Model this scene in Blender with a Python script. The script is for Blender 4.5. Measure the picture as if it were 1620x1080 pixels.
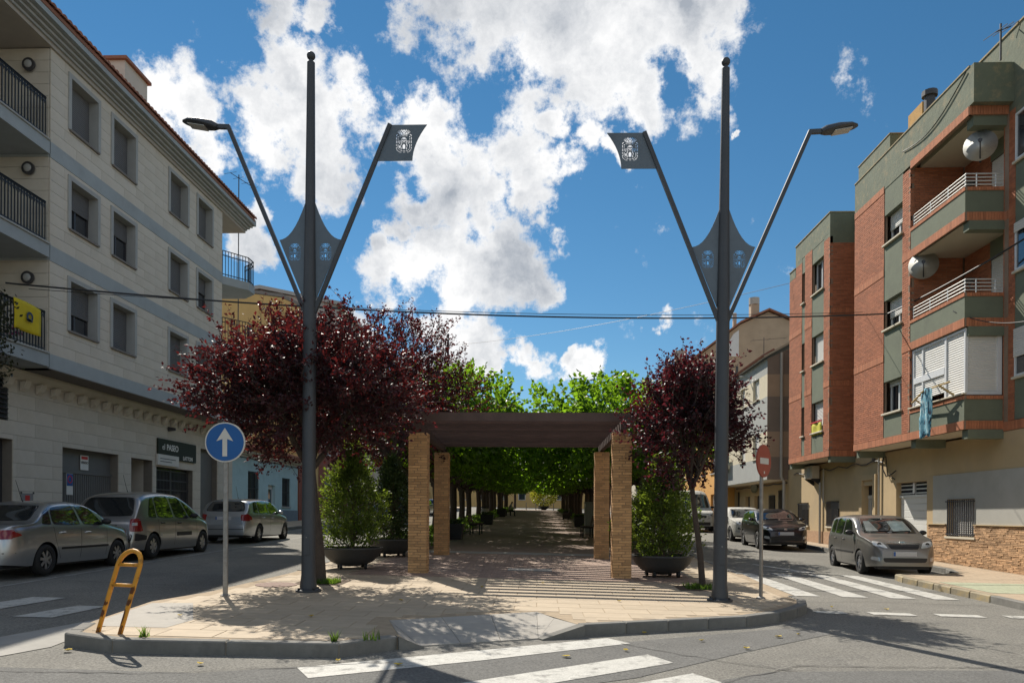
import bpy, bmesh, math, random
import numpy as np
from mathutils import Vector, Matrix, Euler, noise as mnoise
from mathutils.geometry import tessellate_polygon

random.seed(7)
for o in list(bpy.data.objects): bpy.data.objects.remove(o)
SC = bpy.context.scene
COL = SC.collection
R = math.radians

# ------------------------------------------------------------------ camera
CAM_H = 1.6
YAW = math.atan(40 / 1200.0)
cam_d = bpy.data.cameras.new("camera")
cam_d.sensor_width = 36.0
cam_d.lens = 36.0 * 1200 / 1620
cam_d.shift_y = (813 - 540) / 1620.0
cam_d.clip_start = 0.1
cam_d.clip_end = 3000
cam = bpy.data.objects.new("camera", cam_d)
COL.objects.link(cam)
cam.matrix_world = (Matrix.Translation((0, 0, CAM_H)) @ Matrix.Rotation(YAW, 4, 'Z')
                    @ Matrix.Rotation(R(90), 4, 'X') @ Matrix.Rotation(R(0.3), 4, 'Z'))
SC.camera = cam

# ------------------------------------------------------------------ light
SUN_AZ = R(-27.5)      # measured from +Y, negative = towards -X
SUN_EL = R(44.0)
to_sun = Vector((math.sin(SUN_AZ) * math.cos(SUN_EL), math.cos(SUN_AZ) * math.cos(SUN_EL), math.sin(SUN_EL)))
sun_d = bpy.data.lights.new("sun", 'SUN')
sun_d.energy = 4.9
sun_d.angle = R(0.5)
sun_d.color = (1.0, 0.93, 0.82)
sun = bpy.data.objects.new("sun", sun_d)
COL.objects.link(sun)
sun.rotation_euler = to_sun.to_track_quat('Z', 'Y').to_euler()
sun.location = (0, 0, 40)

SC.view_settings.view_transform = 'Standard'
SC.view_settings.look = 'None'
SC.view_settings.gamma = 1.0
SC.view_settings.use_curve_mapping = False
SC.view_settings.exposure = 0.40
SC.render.engine = 'CYCLES'
SC.cycles.use_denoising = True
SC.cycles.max_bounces = 6
SC.cycles.diffuse_bounces = 3
SC.cycles.glossy_bounces = 3
SC.cycles.transmission_bounces = 4
SC.cycles.transparent_max_bounces = 4
SC.cycles.caustics_reflective = False
SC.cycles.caustics_refractive = False

# ------------------------------------------------------------------ world: sky and clouds
W = bpy.data.worlds.new("World")
SC.world = W
W.use_nodes = True
nt = W.node_tree
nt.nodes.clear()
def N(t, **kw):
    n = nt.nodes.new(t)
    for k, v in kw.items(): setattr(n, k, v)
    return n
def LK(a, b): nt.links.new(a, b)
def wmath(op, a, b=None, clamp=False):
    n = N('ShaderNodeMath', operation=op, use_clamp=clamp)
    for i, v in enumerate((a, b)):
        if v is None: continue
        if isinstance(v, (int, float)): n.inputs[i].default_value = v
        else: LK(v, n.inputs[i])
    return n.outputs[0]
sky = N('ShaderNodeTexSky', sky_type='NISHITA')
sky.sun_disc = False
sky.sun_elevation = SUN_EL
sky.sun_rotation = SUN_AZ
sky.altitude = 400
sky.air_density = 1.0
sky.dust_density = 0.0
sky.ozone_density = 3.0
hs = N('ShaderNodeHueSaturation')
hs.inputs['Saturation'].default_value = 1.22
hs.inputs['Hue'].default_value = 0.490
hs.inputs['Value'].default_value = 0.66
LK(sky.outputs[0], hs.inputs['Color'])
tc = N('ShaderNodeTexCoord')
DIRV = tc.outputs['Generated']
def pdir(px, py):
    x = (px - 810) / 1200.0; z = (813 - py) / 1200.0
    v = Vector((x, 1, z)).normalized()
    return Matrix.Rotation(YAW, 3, 'Z') @ v
# cloud masses: where the cumulus stand in the sky (direction, angular radius)
BLOBS = [(700,-10,75),(790,20,90),(880,40,95),(970,70,100),(1060,50,95),(1110,95,50),(930,130,62),(1010,150,45),(900,-70,130),(1085,0,70),
 (250,150,48),(320,170,62),(400,165,60),(450,130,50),(500,195,66),(560,170,46),(420,235,50),(330,230,40),(505,275,52),(240,200,30),
 (660,180,46),(690,235,60),(750,260,58),(820,250,50),(870,285,40),(860,345,32),(700,300,58),(770,320,52),(640,300,40),
 (680,380,66),(640,430,62),(710,440,78),(790,430,60),(840,445,36),(620,345,34),(600,470,46),(700,500,52),(760,520,44),
 (720,560,40),(775,590,32),(690,590,40),(840,583,24),(930,586,24),(905,578,14),(395,385,36),(415,350,26),(430,5,46),(490,25,34),
 (1062,512,17),(1038,530,16),(935,235,26),(880,195,26),(960,255,18),(350,50,9),(1160,195,8),(590,395,26),(560,560,40)]
# warped directions give ragged, billowing outlines
nzw = N('ShaderNodeTexNoise'); nzw.inputs['Scale'].default_value = 7.0; nzw.inputs['Detail'].default_value = 8; nzw.inputs['Roughness'].default_value = 0.62
LK(DIRV, nzw.inputs['Vector'])
wsub = N('ShaderNodeVectorMath', operation='SUBTRACT'); LK(nzw.outputs['Color'], wsub.inputs[0]); wsub.inputs[1].default_value = (0.5, 0.5, 0.5)
wsc = N('ShaderNodeVectorMath', operation='SCALE'); LK(wsub.outputs[0], wsc.inputs[0]); wsc.inputs['Scale'].default_value = 0.15
wadd = N('ShaderNodeVectorMath', operation='ADD'); LK(DIRV, wadd.inputs[0]); LK(wsc.outputs[0], wadd.inputs[1])
nz1 = N('ShaderNodeTexNoise'); nz1.inputs['Scale'].default_value = 13.0; nz1.inputs['Detail'].default_value = 13; nz1.inputs['Roughness'].default_value = 0.66; nz1.inputs['Lacunarity'].default_value = 2.1
LK(DIRV, nz1.inputs['Vector'])
acc = None
for (px, py, r) in BLOBS:
    d = N('ShaderNodeVectorMath', operation='DISTANCE')
    LK(wadd.outputs[0], d.inputs[0]); d.inputs[1].default_value = pdir(px, py)
    k = 1.0 / (1 + ((px - 810) ** 2 + (py - 813) ** 2) / 1200.0 ** 2) ** 0.5
    v = wmath('SUBTRACT', 1.0, wmath('MULTIPLY', d.outputs['Value'], 1200.0 / (r * k * 1.75)))
    acc = v if acc is None else wmath('MAXIMUM', acc, v)
# the same broken cloud goes on out of view, added for ambient light
vdir = pdir(810, 330)
dt = N('ShaderNodeVectorMath', operation='DOT_PRODUCT'); LK(DIRV, dt.inputs[0]); dt.inputs[1].default_value = vdir
om = N('ShaderNodeMapRange', interpolation_type='SMOOTHSTEP'); LK(dt.outputs['Value'], om.inputs['Value'])
om.inputs['From Min'].default_value = 0.80; om.inputs['From Max'].default_value = 0.68
nzo = N('ShaderNodeTexNoise'); nzo.inputs['Scale'].default_value = 2.6; nzo.inputs['Detail'].default_value = 3
LK(DIRV, nzo.inputs['Vector'])
ocov = wmath('MULTIPLY', wmath('SUBTRACT', nzo.outputs['Fac'], 0.44), 4.5)
acc = wmath('MAXIMUM', wmath('MAXIMUM', acc, 0.0), wmath('MULTIPLY', ocov, om.outputs[0]))
acc = wmath('MINIMUM', acc, 0.85)
nzs = wmath('MULTIPLY', wmath('SUBTRACT', nz1.outputs['Fac'], 0.5), 2.9)
dens = wmath('ADD', wmath('MULTIPLY', acc, 1.25), nzs)
cmask = N('ShaderNodeMapRange', interpolation_type='SMOOTHSTEP')
LK(dens, cmask.inputs['Value'])
cmask.inputs['From Min'].default_value = 0.29
cmask.inputs['From Max'].default_value = 0.76
# no cloud below the horizon
sep = N('ShaderNodeSeparateXYZ'); LK(DIRV, sep.inputs[0])
hm = N('ShaderNodeMapRange'); LK(sep.outputs['Z'], hm.inputs['Value']); hm.inputs['From Min'].default_value = 0.0; hm.inputs['From Max'].default_value = 0.06
cm = wmath('MULTIPLY', cmask.outputs[0], hm.outputs[0])
# thick middles are greyer, thin rims bright
nz2 = N('ShaderNodeTexNoise'); nz2.inputs['Scale'].default_value = 8.0; nz2.inputs['Detail'].default_value = 7; nz2.inputs['Roughness'].default_value = 0.55
LK(wadd.outputs[0], nz2.inputs['Vector'])
thick = wmath('ADD', wmath('MULTIPLY', dens, 0.40), wmath('MULTIPLY', wmath('SUBTRACT', nz2.outputs['Fac'], 0.5), 2.0))
ramp = N('ShaderNodeValToRGB'); LK(thick, ramp.inputs[0])
ramp.color_ramp.elements[0].position = 0.16; ramp.color_ramp.elements[0].color = (1, 1, 1, 1)
ramp.color_ramp.elements[1].position = 0.90; ramp.color_ramp.elements[1].color = (0.38, 0.42, 0.48, 1)
csc = N('ShaderNodeVectorMath', operation='SCALE'); LK(ramp.outputs[0], csc.inputs[0]); csc.inputs['Scale'].default_value = 7.5
mix = N('ShaderNodeMix', data_type='RGBA')
LK(cm, mix.inputs['Factor']); LK(hs.outputs[0], mix.inputs['A']); LK(csc.outputs[0], mix.inputs['B'])
bg = N('ShaderNodeBackground'); bg.inputs['Strength'].default_value = 0.104
LK(mix.outputs['Result'], bg.inputs['Color'])
wo = N('ShaderNodeOutputWorld'); LK(bg.outputs[0], wo.inputs['Surface'])

# ------------------------------------------------------------------ ground height
GA, GB = -0.017, 0.02
def gz(x, y): return GA * max(-40, min(40, x)) + GB * max(-40, min(150, y))
TILT = (math.atan(GB), -math.atan(GA), 0.0)
def view(p):
    """metres in front of the camera, and whether a point is in its frame"""
    c, s = math.cos(YAW), math.sin(YAW)
    x = c * p[0] + s * p[1]; y = -s * p[0] + c * p[1]; z = p[2] - CAM_H
    if y < 0.5: return 1e3, False
    u = x / y * 1200; v = -z / y * 1200
    return math.sqrt(x * x + y * y + z * z), (-825 < u < 825 and -825 < v < 280)

# ------------------------------------------------------------------ materials
MATS = {}
def mat(name, col, rough=0.7, metal=0.0, var=0.12, scale=6.0, bump=0.0, bscale=60.0, spec=0.5, coat=0.0,
        stain=None, stain_scale=1.2, stain_amt=0.5, rnd=0.0, detail=6, speck=0.0, speck_scale=70.0):
    """principled material: noise-varied colour, optional stains, per-object tint (rnd), fine bump"""
    if name in MATS: return MATS[name]
    m = bpy.data.materials.new(name); m.use_nodes = True
    t = m.node_tree; ns = t.nodes; L = t.links.new
    b = ns['Principled BSDF']
    b.inputs['Roughness'].default_value = rough
    b.inputs['Metallic'].default_value = metal
    b.inputs['Specular IOR Level'].default_value = spec
    if coat: b.inputs['Coat Weight'].default_value = coat; b.inputs['Coat Roughness'].default_value = 0.06
    c4 = (*col, 1)
    b.inputs['Base Color'].default_value = c4
    tco = ns.new('ShaderNodeTexCoord')
    last = None
    if var > 0:
        n = ns.new('ShaderNodeTexNoise'); n.inputs['Scale'].default_value = scale; n.inputs['Detail'].default_value = detail
        n.inputs['Roughness'].default_value = 0.6
        L(tco.outputs['Object'], n.inputs['Vector'])
        r = ns.new('ShaderNodeMapRange'); L(n.outputs['Fac'], r.inputs['Value'])
        r.inputs['From Min'].default_value = 0.25; r.inputs['From Max'].default_value = 0.75
        r.inputs['To Min'].default_value = 1 - var; r.inputs['To Max'].default_value = 1 + var
        mu = ns.new('ShaderNodeVectorMath'); mu.operation = 'SCALE'; mu.inputs[0].default_value = col
        L(r.outputs[0], mu.inputs['Scale']); last = mu.outputs[0]
    if stain is not None:
        n = ns.new('ShaderNodeTexNoise'); n.inputs['Scale'].default_value = stain_scale; n.inputs['Detail'].default_value = 8; n.inputs['Roughness'].default_value = 0.68
        L(tco.outputs['Object'], n.inputs['Vector'])
        r = ns.new('ShaderNodeMapRange'); L(n.outputs['Fac'], r.inputs['Value'])
        r.inputs['From Min'].default_value = 0.52; r.inputs['From Max'].default_value = 0.68
        r.inputs['To Min'].default_value = 0; r.inputs['To Max'].default_value = stain_amt
        mx = ns.new('ShaderNodeMix'); mx.data_type = 'RGBA'
        L(r.outputs[0], mx.inputs['Factor'])
        if last is not None: L(last, mx.inputs['A'])
        else: mx.inputs['A'].default_value = c4
        mx.inputs['B'].default_value = (*stain, 1); last = mx.outputs['Result']
    if speck > 0:
        n = ns.new('ShaderNodeTexNoise'); n.inputs['Scale'].default_value = speck_scale; n.inputs['Detail'].default_value = 3; n.inputs['Roughness'].default_value = 0.7
        L(tco.outputs['Object'], n.inputs['Vector'])
        r = ns.new('ShaderNodeMapRange'); L(n.outputs['Fac'], r.inputs['Value'])
        r.inputs['From Min'].default_value = 0.3; r.inputs['From Max'].default_value = 0.7
        r.inputs['To Min'].default_value = 1 - speck; r.inputs['To Max'].default_value = 1 + speck
        mu = ns.new('ShaderNodeVectorMath'); mu.operation = 'SCALE'
        if last is not None: L(last, mu.inputs[0])
        else: mu.inputs[0].default_value = col
        L(r.outputs[0], mu.inputs['Scale']); last = mu.outputs[0]
    if rnd > 0:
        oi = ns.new('ShaderNodeObjectInfo')
        ge = ns.new('ShaderNodeNewGeometry')
        ad = ns.new('ShaderNodeMath'); ad.operation = 'ADD'; L(oi.outputs['Random'], ad.inputs[0]); L(ge.outputs['Random Per Island'], ad.inputs[1])
        fr = ns.new('ShaderNodeMath'); fr.operation = 'FRACT'; L(ad.outputs[0], fr.inputs[0])
        r = ns.new('ShaderNodeMapRange'); L(fr.outputs[0], r.inputs['Value'])
        r.inputs['To Min'].default_value = 1 - rnd; r.inputs['To Max'].default_value = 1 + rnd
        mu = ns.new('ShaderNodeVectorMath'); mu.operation = 'SCALE'
        if last is not None: L(last, mu.inputs[0])
        else: mu.inputs[0].default_value = col
        L(r.outputs[0], mu.inputs['Scale']); last = mu.outputs[0]
    if last is not None: L(last, b.inputs['Base Color'])
    if bump > 0:
        n = ns.new('ShaderNodeTexNoise'); n.inputs['Scale'].default_value = bscale; n.inputs['Detail'].default_value = 4
        L(tco.outputs['Object'], n.inputs['Vector'])
        bp = ns.new('ShaderNodeBump'); bp.inputs['Strength'].default_value = bump; bp.inputs['Distance'].default_value = 0.02
        L(n.outputs['Fac'], bp.inputs['Height']); L(bp.outputs[0], b.inputs['Normal'])
    MATS[name] = m
    return m

def leafmat(name, col, trans, tmix=0.4, rough=0.4, var=0.4, spec=0.5):
    if name in MATS: return MATS[name]
    m = bpy.data.materials.new(name); m.use_nodes = True
    t = m.node_tree; ns = t.nodes; L = t.links.new
    b = ns['Principled BSDF']; out = ns['Material Output']
    b.inputs['Roughness'].default_value = rough; b.inputs['Specular IOR Level'].default_value = spec
    ge = ns.new('ShaderNodeNewGeometry')
    r = ns.new('ShaderNodeMapRange'); L(ge.outputs['Random Per Island'], r.inputs['Value'])
    r.inputs['To Min'].default_value = 1 - var; r.inputs['To Max'].default_value = 1 + var
    def sc(c):
        mu = ns.new('ShaderNodeVectorMath'); mu.operation = 'SCALE'; mu.inputs[0].default_value = c
        L(r.outputs[0], mu.inputs['Scale']); return mu.outputs[0]
    L(sc(col), b.inputs['Base Color'])
    tr = ns.new('ShaderNodeBsdfTranslucent'); L(sc(trans), tr.inputs['Color'])
    mx = ns.new('ShaderNodeMixShader'); mx.inputs[0].default_value = tmix
    L(b.outputs[0], mx.inputs[1]); L(tr.outputs[0], mx.inputs[2]); L(mx.outputs[0], out.inputs['Surface'])
    MATS[name] = m
    return m

# ------------------------------------------------------------------ mesh builder
ORG = {}          # root object -> world origin its parts are measured from
class MB:
    def __init__(s): s.v = []; s.f = []
    def add(s, vs, fs):
        o = len(s.v); s.v += [tuple(p) for p in vs]; s.f += [tuple(i + o for i in f) for f in fs]; return s
    def box(s, x0, x1, y0, y1, z0, z1):
        x0, x1 = min(x0, x1), max(x0, x1); y0, y1 = min(y0, y1), max(y0, y1); z0, z1 = min(z0, z1), max(z0, z1)
        return s.add([(x0,y0,z0),(x1,y0,z0),(x1,y1,z0),(x0,y1,z0),(x0,y0,z1),(x1,y0,z1),(x1,y1,z1),(x0,y1,z1)],
                     [(0,3,2,1),(4,5,6,7),(0,1,5,4),(1,2,6,5),(2,3,7,6),(3,0,4,7)])
    def bbox(s, x0, x1, y0, y1, z0, z1, b=0.01):
        """box with chamfered edges"""
        x0, x1 = min(x0, x1), max(x0, x1); y0, y1 = min(y0, y1), max(y0, y1); z0, z1 = min(z0, z1), max(z0, z1)
        bm = bmesh.new(); bmesh.ops.create_cube(bm, size=1)
        for v in bm.verts: v.co = Vector(((x0 + x1) / 2 + v.co.x * (x1 - x0), (y0 + y1) / 2 + v.co.y * (y1 - y0), (z0 + z1) / 2 + v.co.z * (z1 - z0)))
        bmesh.ops.bevel(bm, geom=bm.edges[:], offset=b, segments=1, affect='EDGES')
        bm.verts.index_update()
        s.add([v.co for v in bm.verts], [[v.index for v in f.verts] for f in bm.faces]); bm.free(); return s
    def obox(s, c, ax, ay, az):
        """oriented box: centre and three half-axis vectors"""
        c, ax, ay, az = Vector(c), Vector(ax), Vector(ay), Vector(az)
        p = [c + i * ax + j * ay + k * az for k in (-1, 1) for (i, j) in ((-1, -1), (1, -1), (1, 1), (-1, 1))]
        return s.add(p, [(0,3,2,1),(4,5,6,7),(0,1,5,4),(1,2,6,5),(2,3,7,6),(3,0,4,7)])
    def bar(s, a, b, w, h=None, up=(0, 0, 1)):
        a, b = Vector(a), Vector(b); d = (b - a); l = d.length; d.normalize()
        u = Vector(up)
        if abs(d.dot(u)) > .99: u = Vector((0, 1, 0))
        x = d.cross(u).normalized(); y = x.cross(d).normalized(); h = h or w
        return s.obox((a + b) / 2, x * w / 2, d * l / 2, y * h / 2)
    def prism(s, poly, axis, a0, a1):
        """extrude a 2D polygon along an axis; poly coords are the other two axes in order"""
        n = len(poly)
        def P(q, a):
            return {'x': (a, q[0], q[1]), 'y': (q[0], a, q[1]), 'z': (q[0], q[1], a)}[axis]
        vs = [P(q, a0) for q in poly] + [P(q, a1) for q in poly]
        fs = [tuple(range(n))[::-1], tuple(range(n, 2 * n))] + [(i, (i + 1) % n, n + (i + 1) % n, n + i) for i in range(n)]
        return s.add(vs, fs)
    def tube(s, pts, r, n=8, cap=True):
        pts = [Vector(p) for p in pts]
        rs = r if isinstance(r, (list, tuple)) else [r] * len(pts)
        rings = []; up = None
        for i, p in enumerate(pts):
            d = (pts[min(i + 1, len(pts) - 1)] - pts[max(i - 1, 0)]).normalized()
            if up is None:
                up = Vector((0, 0, 1)) if abs(d.z) < .9 else Vector((1, 0, 0))
            x = d.cross(up).normalized(); up = x.cross(d).normalized()
            rings.append([p + (x * math.cos(t) + up * math.sin(t)) * rs[i] for t in [2 * math.pi * k / n for k in range(n)]])
        vs = [v for rg in rings for v in rg]
        fs = []
        for i in range(len(pts) - 1):
            for k in range(n):
                a = i * n + k; b = i * n + (k + 1) % n
                fs.append((a, b, b + n, a + n))
        if cap:
            fs.append(tuple(range(n))[::-1]); fs.append(tuple(range((len(pts) - 1) * n, len(pts) * n)))
        return s.add(vs, fs)
    def lathe(s, prof, n=24, c=(0, 0, 0), axis='z', close=False, cap=True):
        """profile of (radius, height) turned about an axis through c"""
        vs = []
        for (r, h) in prof:
            for k in range(n):
                t = 2 * math.pi * k / n; a, b = r * math.cos(t), r * math.sin(t)
                q = {'z': (a, b, h), 'y': (a, h, b), 'x': (h, a, b)}[axis]
                vs.append((q[0] + c[0], q[1] + c[1], q[2] + c[2]))
        fs = []
        m = len(prof)
        for i in range(m - 1 + (1 if close else 0)):
            j = (i + 1) % m
            for k in range(n):
                fs.append((i * n + k, i * n + (k + 1) % n, j * n + (k + 1) % n, j * n + k))
        if not close and cap:
            if prof[0][0] > 1e-4: fs.append(tuple(range(n))[::-1])
            if prof[-1][0] > 1e-4: fs.append(tuple(range((m - 1) * n, m * n)))
        return s.add(vs, fs)
    def ball(s, c, r, nu=12, nv=8):
        rx, ry, rz = r if isinstance(r, (tuple, list)) else (r, r, r)
        vs = [(c[0], c[1], c[2] - rz)]
        for j in range(1, nv):
            t = math.pi * j / nv - math.pi / 2
            for k in range(nu):
                a = 2 * math.pi * k / nu
                vs.append((c[0] + rx * math.cos(t) * math.cos(a), c[1] + ry * math.cos(t) * math.sin(a), c[2] + rz * math.sin(t)))
        vs.append((c[0], c[1], c[2] + rz)); fs = []
        for k in range(nu): fs.append((0, 1 + (k + 1) % nu, 1 + k))
        for j in range(nv - 2):
            for k in range(nu):
                a = 1 + j * nu + k; b = 1 + j * nu + (k + 1) % nu
                fs.append((a, b, b + nu, a + nu))
        t = len(vs) - 1; o = 1 + (nv - 2) * nu
        for k in range(nu): fs.append((o + k, o + (k + 1) % nu, t))
        return s.add(vs, fs)
    def build(s, name, m, parent=None, smooth=False, auto=None, local=False):
        me = bpy.data.meshes.new(name)
        o = Vector((0, 0, 0))
        if parent is not None and not local:
            p = parent
            while p is not None:
                if p.name in ORG: o = ORG[p.name]; break
                p = p.parent
        me.from_pydata([(v[0] - o.x, v[1] - o.y, v[2] - o.z) for v in s.v] if o.length else s.v, [], s.f)
        me.validate(verbose=False)
        me.update()
        if isinstance(m, str): m = MATS[m]
        me.materials.append(m)
        if smooth or auto:
            me.polygons.foreach_set('use_smooth', [True] * len(me.polygons))
            if auto: 
                bm = bmesh.new(); bm.from_mesh(me)
                bmesh.ops.recalc_face_normals(bm, faces=bm.faces[:])
                for e in bm.edges:
                    if len(e.link_faces) == 2 and e.calc_face_angle(0) > R(auto): e.smooth = False
                bm.to_mesh(me); bm.free()
        ob = bpy.data.objects.new(name, me)
        COL.objects.link(ob)
        if parent is not None: ob.parent = parent
        return ob

def tag(o, label=None, cat=None, group=None, kind=None):
    if label: o['label'] = label
    if cat: o['category'] = cat
    if group: o['group'] = group
    if kind: o['kind'] = kind
    return o
def thing(name, label, cat, loc=(0, 0, 0), rz=0, group=None):
    o = bpy.data.objects.new(name, None); COL.objects.link(o)
    o.empty_display_size = 0.2
    o.location = loc; o.rotation_euler = (0, 0, rz)
    tag(o, label, cat, group)
    return o
def sited(name, label, cat, loc, group=None):
    """a thing whose parts are written in world coordinates"""
    o = thing(name, label, cat, loc, 0, group); ORG[o.name] = Vector(loc); return o
def copy_tree(o, parent=None):
    c = o.copy(); COL.objects.link(c)
    if parent is not None: c.parent = parent
    for ch in list(o.children): copy_tree(ch, c)
    return c
def structure(name, mb, m, **kw):
    return tag(mb.build(name, m, **kw), kind='structure')

LATER = []       # lettering and skinned figures, turned into plain meshes in one go at the end

class Pieces:
    """alike pieces (bricks, tiles, stones): the ones that show largest become objects, the rest one joined part"""
    def __init__(s, name, m, n=300, bev=0.0): s.name, s.m, s.n, s.p, s.bev = name, m, n, [], bev
    def add(s, c, d, rot=(0, 0, 0)): s.p.append((tuple(c), tuple(round(q, 3) for q in d), rot))
    def done(s, parent):
        key = []
        for i, (c, d, rot) in enumerate(s.p):
            dist, vis = view(c)
            dd = sorted(d)
            key.append((-(dd[1] * dd[2]) ** .5 / dist if vis else 0, i))
        key.sort()
        top = [i for k, i in key[:s.n] if k < 0]; tset = set(top)
        o = ORG.get(parent.name, Vector((0, 0, 0))) if parent else Vector((0, 0, 0))
        cache = {}
        for i in top:
            c, d, rot = s.p[i]
            if d not in cache:
                mb = MB()
                if s.bev: mb.bbox(-d[0]/2, d[0]/2, -d[1]/2, d[1]/2, -d[2]/2, d[2]/2, s.bev)
                else: mb.box(-d[0]/2, d[0]/2, -d[1]/2, d[1]/2, -d[2]/2, d[2]/2)
                me = bpy.data.meshes.new(s.name); me.from_pydata(mb.v, [], mb.f); me.update(); me.materials.append(s.m)
                cache[d] = me
            ob = bpy.data.objects.new(s.name, cache[d]); COL.objects.link(ob)
            ob.location = Vector(c) - o; ob.rotation_euler = rot
            if parent: ob.parent = parent
        rest = MB()
        for i, (c, d, rot) in enumerate(s.p):
            if i in tset: continue
            if any(rot):
                Mx = Euler(rot).to_matrix()
                rest.obox(c, Mx @ Vector((d[0]/2, 0, 0)), Mx @ Vector((0, d[1]/2, 0)), Mx @ Vector((0, 0, d[2]/2)))
            else:
                rest.box(c[0]-d[0]/2, c[0]+d[0]/2, c[1]-d[1]/2, c[1]+d[1]/2, c[2]-d[2]/2, c[2]+d[2]/2)
        if rest.v: tag(rest.build(s.name + 's', s.m, parent), kind='stuff')

def rect_sub(r, holes):
    """(a0,a1,b0,b1) minus holes -> list of rectangles"""
    out = [r]
    for (h0, h1, k0, k1) in holes:
        nx = []
        for (a0, a1, b0, b1) in out:
            if h1 <= a0 or h0 >= a1 or k1 <= b0 or k0 >= b1: nx.append((a0, a1, b0, b1)); continue
            if a0 < h0: nx.append((a0, h0, b0, b1))
            if h1 < a1: nx.append((h1, a1, b0, b1))
            m0, m1 = max(a0, h0), min(a1, h1)
            if b0 < k0: nx.append((m0, m1, b0, k0))
            if k1 < b1: nx.append((m0, m1, k1, b1))
        out = nx
    return [q for q in out if q[1] - q[0] > .004 and q[3] - q[2] > .004]
def wall_x(mb, X, back, y0, y1, z0, z1, holes=()):
    """wall whose outer face is the plane x = X, with real openings (y0,y1,z0,z1)"""
    ys = sorted({y0, y1, *[min(max(q, y0), y1) for h in holes for q in h[:2]]})
    for a, b in zip(ys, ys[1:]):
        m = (a + b) / 2
        segs = rect_sub((a, b, z0, z1), [(a - 1, b + 1, h[2], h[3]) for h in holes if h[0] < m < h[1]])
        for q in segs: mb.box(X, X + back, a, b, q[2], q[3])
# ================================================================== ground, road, pavements
mat('asphalt', (0.195, 0.186, 0.163), 0.92, var=0.16, scale=0.8, bump=0.6, bscale=110, stain=(0.135, 0.131, 0.122), stain_scale=0.45, stain_amt=0.6, detail=12, speck=.5, speck_scale=42)
mat('asphalt_patch', (0.140, 0.138, 0.130), 0.92, var=0.15, scale=1.5, bump=0.6, bscale=110, stain=(0.15, 0.147, 0.135), stain_scale=1.0, stain_amt=0.5, detail=12, speck=.42, speck_scale=42)
mat('kerb', (0.19, 0.183, 0.165), 0.9, var=0.25, scale=5, bump=0.3, bscale=90, stain=(0.12, 0.115, 0.10), stain_scale=2.2, stain_amt=0.6, rnd=0.10)
mat('kerb_yellow', (0.30, 0.255, 0.175), 0.88, var=0.3, scale=6, bump=0.3, stain=(0.42, 0.285, 0.08), stain_scale=3.0, stain_amt=0.75, rnd=0.12)
mat('tile_beige', (0.455, 0.37, 0.265), 0.85, var=0.14, scale=3.5, bump=0.15, bscale=80, stain=(0.36, 0.29, 0.21), stain_scale=0.9, stain_amt=0.55, rnd=0.07)
mat('tile_joint', (0.36, 0.28, 0.19), 0.95, var=0.2, scale=8)
mat('ramp_grey', (0.36, 0.335, 0.295), 0.85, var=0.10, scale=5, bump=0.15, stain=(0.30, 0.29, 0.27), stain_scale=1.6, stain_amt=0.5, rnd=0.06)
mat('paver', (0.33, 0.235, 0.185), 0.88, var=0.16, scale=9, bump=0.2, rnd=0.16, stain=(0.38, 0.32, 0.26), stain_scale=0.9, stain_amt=0.55)
mat('paver_joint', (0.20, 0.15, 0.12), 0.95, var=0.2)
mat('path_paving', (0.26, 0.185, 0.145), 0.9, var=0.18, scale=3, bump=0.3, bscale=25, stain=(0.19, 0.14, 0.115), stain_scale=0.7, stain_amt=0.5)
mat('concrete', (0.34, 0.325, 0.295), 0.9, var=0.15, scale=3, bump=0.2, stain=(0.26, 0.25, 0.22), stain_scale=1.2, stain_amt=0.5)
mat('side_paving', (0.43, 0.335, 0.235), 0.88, var=0.16, scale=4, bump=0.2, bscale=40, stain=(0.33, 0.31, 0.22), stain_scale=0.8, stain_amt=0.6, rnd=0.06)
mat('paint_white', (0.50, 0.49, 0.45), 0.75, var=0.12, scale=9, bump=0.3, bscale=150, stain=(0.17, 0.165, 0.15), stain_scale=6, stain_amt=0.9, speck=.2, speck_scale=60)
mat('paint_worn', (0.30, 0.295, 0.27), 0.8, var=0.2, scale=9, stain=(0.12, 0.12, 0.11), stain_scale=2.5, stain_amt=0.9)
mat('soil', (0.11, 0.075, 0.05), 0.95, var=0.3, scale=10, bump=0.5)
mat('iron', (0.03, 0.03, 0.03), 0.6, metal=0.5, var=0.2)

def sheet(poly, dz, thick=0.0):
    """flat sheet following the sloping ground"""
    mb = MB(); n = len(poly)
    tri = tessellate_polygon([[Vector((x, y, 0)) for x, y in poly]])
    top = [(x, y, gz(x, y) + dz) for x, y in poly]
    fs = []
    for t in tri:
        a, b, c = [Vector(top[i]) for i in t]
        fs.append(t if (b - a).cross(c - a).z > 0 else t[::-1])
    if thick:
        area = sum(poly[i][0] * poly[(i + 1) % n][1] - poly[(i + 1) % n][0] * poly[i][1] for i in range(n))
        vs = top + [(x, y, z - thick) for x, y, z in top]
        for i in range(n):
            j = (i + 1) % n
            fs.append((i, n + i, n + j, j) if area > 0 else (i, j, n + j, n + i))
        mb.add(vs, fs)
    else: mb.add(top, fs)
    return mb

mb = MB()
xs = [-400, -40, -11, 0, 11, 40, 400]; ys = [-60, -40, 0, 30, 80, 150, 700]
mb.add([(x, y, gz(x, y)) for y in ys for x in xs], [(j * 7 + i, j * 7 + i + 1, (j + 1) * 7 + i + 1, (j + 1) * 7 + i) for j in range(6) for i in range(6)])
road = structure('road', mb, 'asphalt')

def part_sheet(name, poly, dz, m, parent=road, thick=0.0):
    return sheet(poly, dz, thick).build(name, m, parent)
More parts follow.
